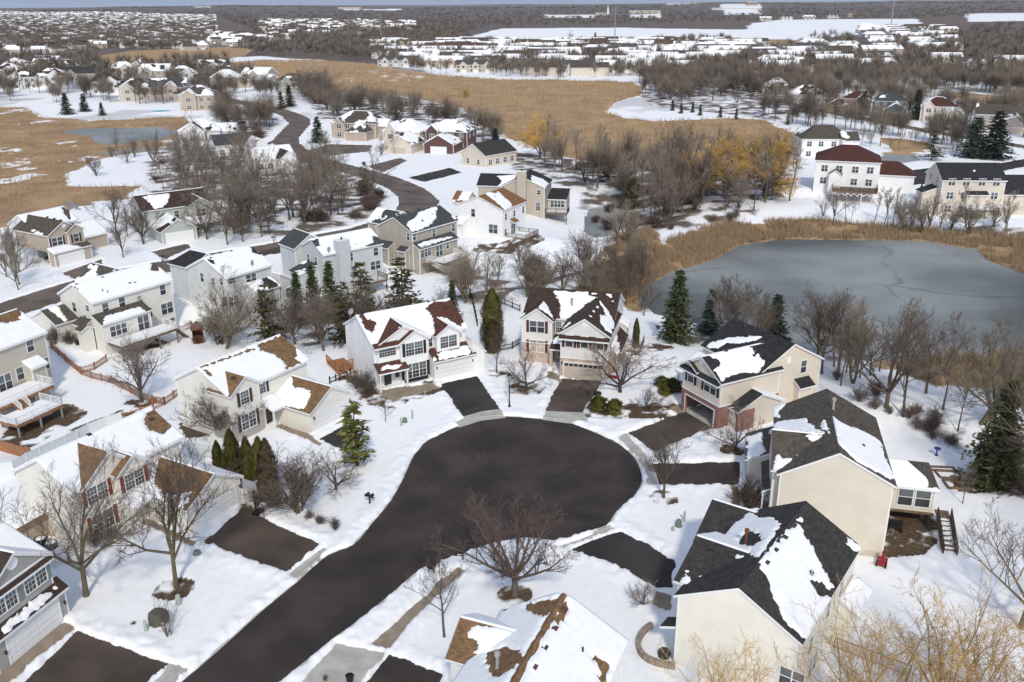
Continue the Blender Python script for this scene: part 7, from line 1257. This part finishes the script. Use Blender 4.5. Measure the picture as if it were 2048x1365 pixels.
# ------------------------------------------------------------------ far subdivisions, woods, poles, big buildings
def far_mesh(name, W_, D, ze, rise, wall, roof_l, roof_r, wing, hip, gar):
    mb = MB(); hw, hd = W_/2, D/2; zr = ze + rise; e = .4; hx = hd*.8 if hip else 0; z0 = -3
    mb.face([(-hw,-hd,z0),(hw,-hd,z0),(hw,-hd,ze),(-hw,-hd,ze)], 0); mb.face([(hw,hd,z0),(-hw,hd,z0),(-hw,hd,ze),(hw,hd,ze)], 0)
    g = lambda s_: ([(s_*hw,-hd*s_,z0),(s_*hw,hd*s_,z0),(s_*hw,hd*s_,ze)] + ([] if hip else [(s_*hw,0,zr-.1)]) + [(s_*hw,-hd*s_,ze)])
    mb.face(g(1), 0); mb.face(g(-1), 0); X = hw + e; Yd = hd + e; zl = ze - e*rise/hd
    def slope(a, b, c, d, m):
        mb.face([a, b, c, d], m); lo = [(p[0], p[1], p[2]-.3) for p in (a, b, c, d)]; mb.face([lo[0], lo[1], b, a], 3); mb.face([lo[1], lo[2], c, b], 3); mb.face([lo[3], lo[0], a, d], 3); mb.face(lo[::-1], 3)
    slope((-X,-Yd,zl),(X,-Yd,zl),(X-hx,0,zr),(-X+hx,0,zr), roof_l); slope((X,Yd,zl),(-X,Yd,zl),(-X+hx,0,zr),(X-hx,0,zr), roof_r)
    if hip: mb.face([(X,-Yd,zl),(X,Yd,zl),(X-hx,0,zr)], roof_r); mb.face([(-X,Yd,zl),(-X,-Yd,zl),(-X+hx,0,zr)], 1)
    for wx, ww, wd, we, wr in wing:
        a, b = wx - ww/2, wx + ww/2; y = -hd - wd; zt = we + wr; k = .35
        mb.face([(a,y,z0),(b,y,z0),(b,y,we),(wx,y,zt-.1),(a,y,we)], 0); mb.face([(b,y,z0),(b,0,z0),(b,0,we),(b,y,we)], 0); mb.face([(a,0,z0),(a,y,z0),(a,y,we),(a,0,we)], 0)
        slope((a-k,0,we-.2),(a-k,y-k,we-.2),(wx,y-k,zt),(wx,0,zt), 1); slope((b+k,y-k,we-.2),(b+k,0,we-.2),(wx,0,zt),(wx,y-k,zt), roof_l)
        if gar: mb.box(wx-ww*.32, wx+ww*.32, y-.08, y, .1, 2.3, 3)
        mb.box(wx-.8, wx+.8, y-.06, y, 3.6, 5.0, 4)
    n = int(W_ / 3.2)
    for i in range(n):
        x = -hw + W_*(i+.5)/n
        for z in (1.0, 3.8): mb.box(x-.6, x+.6, -hd-.06, -hd, z, z+1.3, 4)
    for s_ in (1, -1):
        for y in (-hd*.45, hd*.45): mb.box(min(s_*hw, s_*hw+s_*.06), max(s_*hw, s_*hw+s_*.06), y-.5, y+.5, 3.7, 5.0, 4)
    return mb.mesh(name, [wall, SNOW, roof_l_m[0], WHITE, GLD])
FARROOF = [plain('far_brown_roof', (.085, .06, .045), .9, .25), plain('far_grey_roof', (.075, .072, .07), .9, .25)]
roof_l_m = FARROOF; FT, TT = [], []
rg = np.random.default_rng(5)
for i in range(8):
    roof_l_m = [FARROOF[i % 2]]; wl = [wWHITE, wLT, wBEIGE, wPALE, wGB, wCREAM, wGREY, wST][i]
    FT.append(far_mesh('far_house', 13 + i % 3 * 1.5, 9.5, 5.6, 2.9, wl, 1 if i % 3 else 2, 1 if i % 2 else 2, [(-2 + i % 3 * 2, 6, 3 + i % 2 * 2, 5.4 if i % 2 else 3.2, 2.2)], i % 3 == 2, i % 2 == 0))
for i in range(5):
    roof_l_m = [FARROOF[i % 2]]; wl = [wLT, wBEIGE, wGB, wPALE, wST][i]
    TT.append(far_mesh('townhouse', 27 + i * 2, 11, 5.8, 3.2, wl, 1 if i % 2 == 0 else 2, 1 if i % 3 else 2, [(-9, 6, 2.5, 5.6, 2.4), (0, 5, 1.5, 5.6, 2.2), (9, 6, 2.5, 5.6, 2.4)], i == 2, True))
def grid_town(poly, sx, sy, rot, jit, seed, keep=1.0):
    pl = np.array(poly); rg = np.random.default_rng(seed); c = pl.mean(0); cr_, sr_ = math.cos(rot), math.sin(rot); q = (pl - c) @ np.array([[cr_, -sr_], [sr_, cr_]]); lo, hi = q.min(0), q.max(0); out = []
    for j, y in enumerate(np.arange(lo[1], hi[1], sy)):
        for x in np.arange(lo[0], hi[0], sx):
            u, v = x + rg.uniform(-jit, jit) + (j % 2) * sx * .5, y + rg.uniform(-jit, jit); w = np.array([u * cr_ - v * sr_, u * sr_ + v * cr_]) + c; out.append((*w, rot + (math.pi if j % 2 else 0) + rg.uniform(-.25, .25)))
    out = np.array(out); d = sdf_poly(out[:, 0], out[:, 1], pl, 60); out = out[(d > 0) & (rg.uniform(0, 1, len(out)) < keep)]; return out[np.argsort(np.hypot(out[:, 0], out[:, 1]))]
rest = []
def settle(pts, T, name, label, cat, group, cap):
    for i, (x, y, r_) in enumerate(pts):
        me = T[(i * 7 + int(abs(x))) % len(T)]
        if i < cap: tag(put(name, me, None, (x, y, zat(x, y)), r_), label, cat, group)
        else: rest.append((me, x, y, r_))
settle(grid_town(townW[2], 36, 30, -.12, 3, 1, .72), TT, 'townhouse', 'townhouse block with snowed roof in the rows beyond the brown marsh', 'townhouse', 'townhouses beyond the brown marsh', 60)
settle(grid_town(townW[3], 40, 34, .15, 4, 2, .6), TT, 'townhouse', 'snow-roofed townhouse block among the bare trees right of the marsh', 'townhouse', 'townhouses among trees at the right', 30)
settle(grid_town(townW[4], 46, 50, .1, 5, 3, .6), TT, 'townhouse', 'townhouse row below the white field at the upper right', 'townhouse', 'townhouse rows at the upper right', 20)
settle(grid_town(townW[1], 30, 60, .2, 9, 4, .55), FT, 'far_house', 'snow-roofed house in the thin row behind the grey tree belt', 'house', 'houses behind the tree belt', 30)
settle(grid_town(townW[0], 26, 44, .22, 5, 5, .85), FT, 'far_house', 'small snow-roofed house in the dense far subdivision at upper left', 'house', 'houses of the far left subdivision', 190)
for i, (px, py, ro) in enumerate([(1885, 128, -.1), (1960, 140, -.15), (2020, 135, -.1), (1890, 100, .1)]):
    g = G(px, py); tag(put('townhouse', TT[i], None, g, ro), ['townhouse half hidden in the dark wood at the right edge', 'long snowy townhouse in the dark wood at the right edge', 'townhouse in the wood at the far right picture edge', 'townhouse with snowy roof beside the right wood'][i], 'townhouse')
if rest:
    V, Q3, MI, mats, b = [], [], [], [SNOW, wLT, FARROOF[0], GLD], 0
    for me, x, y, r_ in rest:
        c, s_ = math.cos(r_), math.sin(r_); z = zat(x, y); mp = [1, 0, 2, 1, 3]
        v = np.zeros(len(me.vertices) * 3, np.float32); me.vertices.foreach_get('co', v); v = v.reshape(-1, 3); V.append(np.stack([v[:, 0]*c - v[:, 1]*s_ + x, v[:, 0]*s_ + v[:, 1]*c + y, v[:, 2] + z], 1))
        for p in me.polygons: Q3.append([i + b for i in p.vertices]); MI.append(mp[p.material_index])
        b += len(v)
    me = bpy.data.meshes.new('distant_houses'); me.from_pydata(np.concatenate(V).tolist(), [], Q3); [me.materials.append(m) for m in mats]; me.polygons.foreach_set('material_index', MI); me.update(); tag(put('distant_houses', me), 'hazy mass of farther snowy roofs beyond the near rows', 'houses', None, 'stuff')
# --- woods seen as one brown mass
WOODS = [([(-80,11),(2120,5),(2120,30),(1900,37),(1500,46),(1000,57),(940,66),(935,85),(760,88),(520,72),(430,33),(-80,27)], 3400, 0), ([(500,76),(760,80),(815,104),(800,138),(760,127),(620,117),(520,112),(440,106),(450,96)], 420, .0), ([(-80,110),(120,114),(200,102),(196,132),(330,132),(460,124),(480,150),(560,165),(300,162),(-80,165)], 330, .1), ([(1500,62),(1700,76),(1745,112),(1770,150),(1905,60),(2120,42),(2120,205),(1880,180),(1700,182),(1560,165),(1330,182),(1285,160),(1320,128),(1490,118)], 1250, 0), ([(1230,72),(1460,78),(1460,93),(1250,90)], 200, 0), ([(-60,30),(430,36),(432,72),(400,106),(200,97),(-60,110)], 5200, 1), ([(745,90),(1300,88),(1490,95),(1330,150),(1130,160),(860,150),(800,140)], 900, 1), ([(1270,150),(1330,128),(1480,118),(1560,165),(1700,186),(1690,206),(1560,192),(1450,192),(1300,206),(1270,180)], 300, 0), ([(600,190),(760,215),(1000,275),(1010,305),(900,262),(740,235),(620,228)], 45, 0), ([(-40,140),(560,140),(560,215),(-40,205)], 230, 0), ([(1480,170),(2090,190),(2090,290),(1960,262),(1600,222),(1480,200)], 190, 0), ([(1480,212),(1700,240),(1960,296),(1940,312),(1700,268),(1490,238)], 46, 0), ([(1730,270),(1860,285),(1850,310),(1740,300)], 12, 0), ([(1500,92),(1760,92),(1760,150),(1500,150)], 200, 1), ([(1715,55),(1900,58),(1900,115),(1740,112)], 160, 1), ([(520,42),(830,44),(830,58),(700,72),(520,70)], 260, 1), ([(1020,300),(1260,325),(1560,345),(1600,390),(1480,430),(1260,440),(1230,395),(1080,335)], 45, 0), ([(320,300),(440,285),(560,355),(720,360),(740,400),(560,460),(340,440)], 8, 0), ([(440,218),(560,238),(520,275),(430,262)], 25, 0), ([(380,110),(520,120),(500,140),(440,150),(380,135)], 40, 0)]
def fuzz(seed, n, w0=.012, w1=.032):
    """a leafless crown as n thin blades from the stem out to a rounded top, plus a stem"""
    rg = np.random.default_rng(seed); az = rg.uniform(0, 2*np.pi, n); el = np.arcsin(rg.uniform(-.55, 1, n)); k = rg.uniform(.75, 1.05, n) * (1 + .18 * np.sin(az * 3 + seed) * np.cos(el * 2 + seed))
    tip = np.stack([.42*k*np.cos(az)*np.cos(el), .42*k*np.sin(az)*np.cos(el), .60 + .40*k*np.sin(el)], 1); f = rg.uniform(.0, .6, n)[:, None]; c = np.stack([0*az, 0*az, rg.uniform(.22, .5, n)], 1); b = c * (1 - f) + tip * f
    s_ = np.stack([-np.sin(az), np.cos(az), rg.normal(0, .3, n)], 1) * rg.uniform(w0, w1, n)[:, None]; V = np.stack([b - s_, b + s_, tip], 1).reshape(-1, 3); tr = np.array([(-.02,0,-.1),(.02,0,-.1),(0,0,.7),(0,-.02,-.1),(0,.02,-.1),(0,0,.7)]); return np.concatenate([V, tr])
fzn = [fuzz(50 + i, 300, .003, .007) for i in range(6)]
fz = [fuzz(i, 44) for i in range(8)]; Vs = []; rg = np.random.default_rng(11)
for poly, n, sparse in WOODS:
    pl = np.array(poly, float); lo, hi = pl.min(0), pl.max(0); q = rg.uniform(lo, hi, (n * 6, 2)); q = q[sdf_poly(q[:, 0], q[:, 1], pl, 300) > 0][:n]
    w = Gv(q); x, y = w[:, 0], w[:, 1]; ok = (any_sdf(x, y, fieldW, 30) < 4) & (any_sdf(x, y, marshW, 20) < -1) & (pave_sdf(x, y) < -2)
    if sparse != 1: ok &= any_sdf(x, y, townW, 20) < 6
    for i in np.where(ok)[0]:
        if in_house(x[i], y[i], 2): continue
        r_ = math.hypot(x[i], y[i]); H = rg.uniform(9, 15) * (1 if sparse != 1 else .92); wd = H * rg.uniform(.8, 1.25) * (1 + min(3.0, max(0, r_ - 1200) / 1200) * .9); v = (fz[rg.integers(8)] if r_ > 640 else fzn[rg.integers(6)]).copy(); a = rg.uniform(0, 6.28); c, s_ = math.cos(a), math.sin(a)
        Vs.append(np.stack([(v[:, 0]*c - v[:, 1]*s_)*wd + x[i], (v[:, 0]*s_ + v[:, 1]*c)*wd + y[i], v[:, 2]*H + w[i, 2]], 1))
def wood_mat():
    m, nt, b = _new('far_wood_twigs'); n = _noise(nt, .03, detail=6.0); r = _ramp(nt, (.115, .094, .075), (.27, .22, .17), .3, .7); nt.links.new(n.outputs[0], r.inputs[0]); nt.links.new(r.outputs[0], b.inputs['Base Color']); b.inputs['Roughness'].default_value = .95; b.inputs['Specular IOR Level'].default_value = .1; return m
V = np.concatenate(Vs); tag(put('far_woods', np_mesh('far_woods', V, np.arange(len(V)).reshape(-1, 3), [wood_mat()])), 'leafless brown woods spreading to the horizon', 'woods', None, 'stuff')
# --- tall transmission poles
STEEL = plain('weathered_steel', (.30, .29, .28), .6, .1)
for px, py, tp, lab in ((763, 88, 27, 'tall steel power pole left of the white field'), (1229, 91, 14, 'tall steel power pole in the middle of the white field'), (1781, 60, 3, 'tall steel power pole at the upper right by the field road')):
    g = G(px, py); h = height_px(g, tp); r_ = max(.45, g[1] * .0006); o = thing('power_pole', lab, 'power pole', g); b = MB(); b.lathe([(r_, -1), (r_ * .55, h), (0, h + .2)], 10); b.build('pole', [STEEL], o); b = MB()
    for z in (.8, .88, .96): b.bar((-h*.09, 0, h*z), (h*.09, 0, h*z), r_*.5)
    b.build('cross_arm', [STEEL], o)
for a in [('spruce', 1190, 88, 66, 'dark conifer standing alone on the white field edge', 'conifer', 1.5), ('spruce', 1175, 91, 82, 'tiny conifer left of the lone dark one', 'conifer', 1.5), ('mid_ash', 1142, 88, 56, 'bare tree rising over the townhouse roofs at the field', 'bare_tree', 1.0), ('mid_gold', 1160, 90, 71, 'golden round tree on the white field edge', 'willow_tree', 1.2), ('mid_gold', 345, 94, 76, 'golden willow at the edge of the far subdivision', 'willow_tree', 1.6), ('mid_gold', 420, 92, 80, 'smaller golden willow near the far subdivision', 'willow_tree', 1.6)]: tree(a[0], a[1], a[2], a[3], a[4], a[5], 'tree', None, a[6])
for px in (1005, 1033, 1078, 1100, 1135, 950): tree('small_fir', px, 88, 81, 'tiny fir in the line behind the townhouse roofs', 'fir_tree', 'tree', 'tiny firs behind the townhouses', 1.4)
# --- big buildings near the horizon
def hall(name, label, px, py, W_, D, H, rot, wall, cat='building', extra=None):
    g = G(px, py); o = thing(name, label, cat, g, rot); b = MB(); b.box(-W_/2, W_/2, -D/2, D/2, -3, H); b.build('wall', [wall], o); b = MB(); b.box(-W_/2-.5, W_/2+.5, -D/2-.5, D/2+.5, H, H+.9); b.build('roof', [SNOW], o); b = MB(); n = max(4, int(W_ / 9))
    for i in range(n): x = -W_/2 + W_*(i+.5)/n; b.box(x-2, x+2, -D/2-.2, -D/2, H*.4, H*.7)
    b.build('window_band', [GLD], o)
    for n_, m_, f in (extra or []): b = MB(); f(b); b.build(n_, [m_], o)
BRKF = plain('far_brick', (.36, .25, .19), .9, .1); PLY = plain('fresh_plywood', (.52, .31, .15), .9, .15)
hall('church', 'pale church with a white steeple near the horizon', 1205, 31, 60, 30, 9, .05, wLT, 'church', [('steeple', WHITE, lambda b: (b.box(20, 27, -6, 1, 0, 20), b.lathe([(4.5, 20), (0, 46)], 8, 0, 23.5, -2.5)))]); hall('warehouse', 'long snow-roofed building right of the church', 1288, 27, 150, 70, 11, .0, wLT); hall('brick_block', 'brick block building on the horizon behind the snowy lots', 1503, 16, 70, 40, 22, .0, BRKF); hall('warehouse', 'long white flat building on the horizon at right', 1470, 20, 260, 60, 9, .0, wPALE); hall('warehouse', 'wide snowy flat roof on the horizon left of the brick block', 1370, 12, 300, 80, 9, .0, wPALE); hall('warehouse', 'low pale building on the far left snowfield', 400, 13, 160, 60, 8, .1, wPALE); hall('warehouse', 'low snow-roofed building in the middle horizon woods', 700, 19, 150, 60, 8, .0, wLT)
hall('unfinished_house', 'bare plywood house under construction at the end of the new row', 1697, 34, 22, 14, 9, .0, PLY, 'house')
for i, (px, lab) in enumerate(((1530, 'new dark-roofed house, first at left of the construction row'), (1572, 'new white gabled block, second of the construction row'), (1617, 'new white gabled block, third of the construction row'), (1665, 'new snow-roofed block next to the plywood house'))): tag(put('new_house', TT[i % 5], None, G(px, 42 - i * 1.6), 0.05, (1.3, 1.2, 1.35)), lab, 'house')
# --- the air: a thin even haze round the whole place
def haze_box():
    b = MB(); b.box(-20000, 20000, -400, 19500, -40, 112); m = bpy.data.materials.new('pale_haze'); m.use_nodes = True; nt = m.node_tree; nt.nodes.remove(nt.nodes['Principled BSDF']); v = nt.nodes.new('ShaderNodeVolumePrincipled'); v.inputs['Color'].default_value = (.78, .84, .93, 1); v.inputs['Density'].default_value = 3e-5; v.inputs['Anisotropy'].default_value = 0.0; nt.links.new(v.outputs[0], nt.nodes['Material Output'].inputs['Volume']); o = b.build('haze', [m]); tag(o, None, None, None, 'stuff')
haze_box()
# ------------------------------------------------------------------ light, sky, colour management
SUN_EL, SUN_DIR = R(43), np.array([0.10, -1.0])   # the sun stands behind the camera
SUN_DIR = SUN_DIR / np.linalg.norm(SUN_DIR)
ld = bpy.data.lights.new('sun', 'SUN'); ld.energy = 1.6; ld.angle = R(5.0); ld.color = (1.0, 0.925, 0.77)
sun = bpy.data.objects.new('sun', ld); C.objects.link(sun)
vec = Vector((SUN_DIR[0] * math.cos(SUN_EL), SUN_DIR[1] * math.cos(SUN_EL), math.sin(SUN_EL)))
sun.rotation_euler = vec.to_track_quat('Z', 'Y').to_euler(); sun.location = (0, -50, 200)
W = bpy.data.worlds.new('World'); S.world = W; W.use_nodes = True
nt = W.node_tree; sky = nt.nodes.new('ShaderNodeTexSky'); sky.sky_type = 'NISHITA'; sky.sun_disc = False
sky.sun_elevation = SUN_EL; sky.sun_rotation = math.atan2(SUN_DIR[0], SUN_DIR[1]); sky.altitude = 100; sky.air_density = 1.0; sky.dust_density = 0.6; sky.ozone_density = 1.0
bg = nt.nodes['Background']; bg.inputs['Strength'].default_value = 0.15; hs = nt.nodes.new('ShaderNodeHueSaturation'); hs.inputs['Saturation'].default_value = 0.66; hs.inputs['Value'].default_value = 1.2; nt.links.new(sky.outputs[0], hs.inputs['Color']); nt.links.new(hs.outputs[0], bg.inputs[0])
tc = nt.nodes.new('ShaderNodeTexCoord'); ad = nt.nodes.new('ShaderNodeVectorMath'); ad.inputs[1].default_value = (0, 0, 1.0); nm = nt.nodes.new('ShaderNodeVectorMath'); nm.operation = 'NORMALIZE'
nt.links.new(tc.outputs['Generated'], ad.inputs[0]); nt.links.new(ad.outputs[0], nm.inputs[0]); nt.links.new(nm.outputs[0], sky.inputs[0])   # the deep blue comes down to the horizon
S.view_settings.view_transform = 'Standard'; S.view_settings.look = 'None'; S.view_settings.exposure = 0.55; S.view_settings.gamma = 1.0
S.render.engine = 'CYCLES'; S.cycles.use_denoising = True; S.cycles.max_bounces = 6; S.cycles.diffuse_bounces = 3; S.cycles.glossy_bounces = 2; S.cycles.transparent_max_bounces = 4
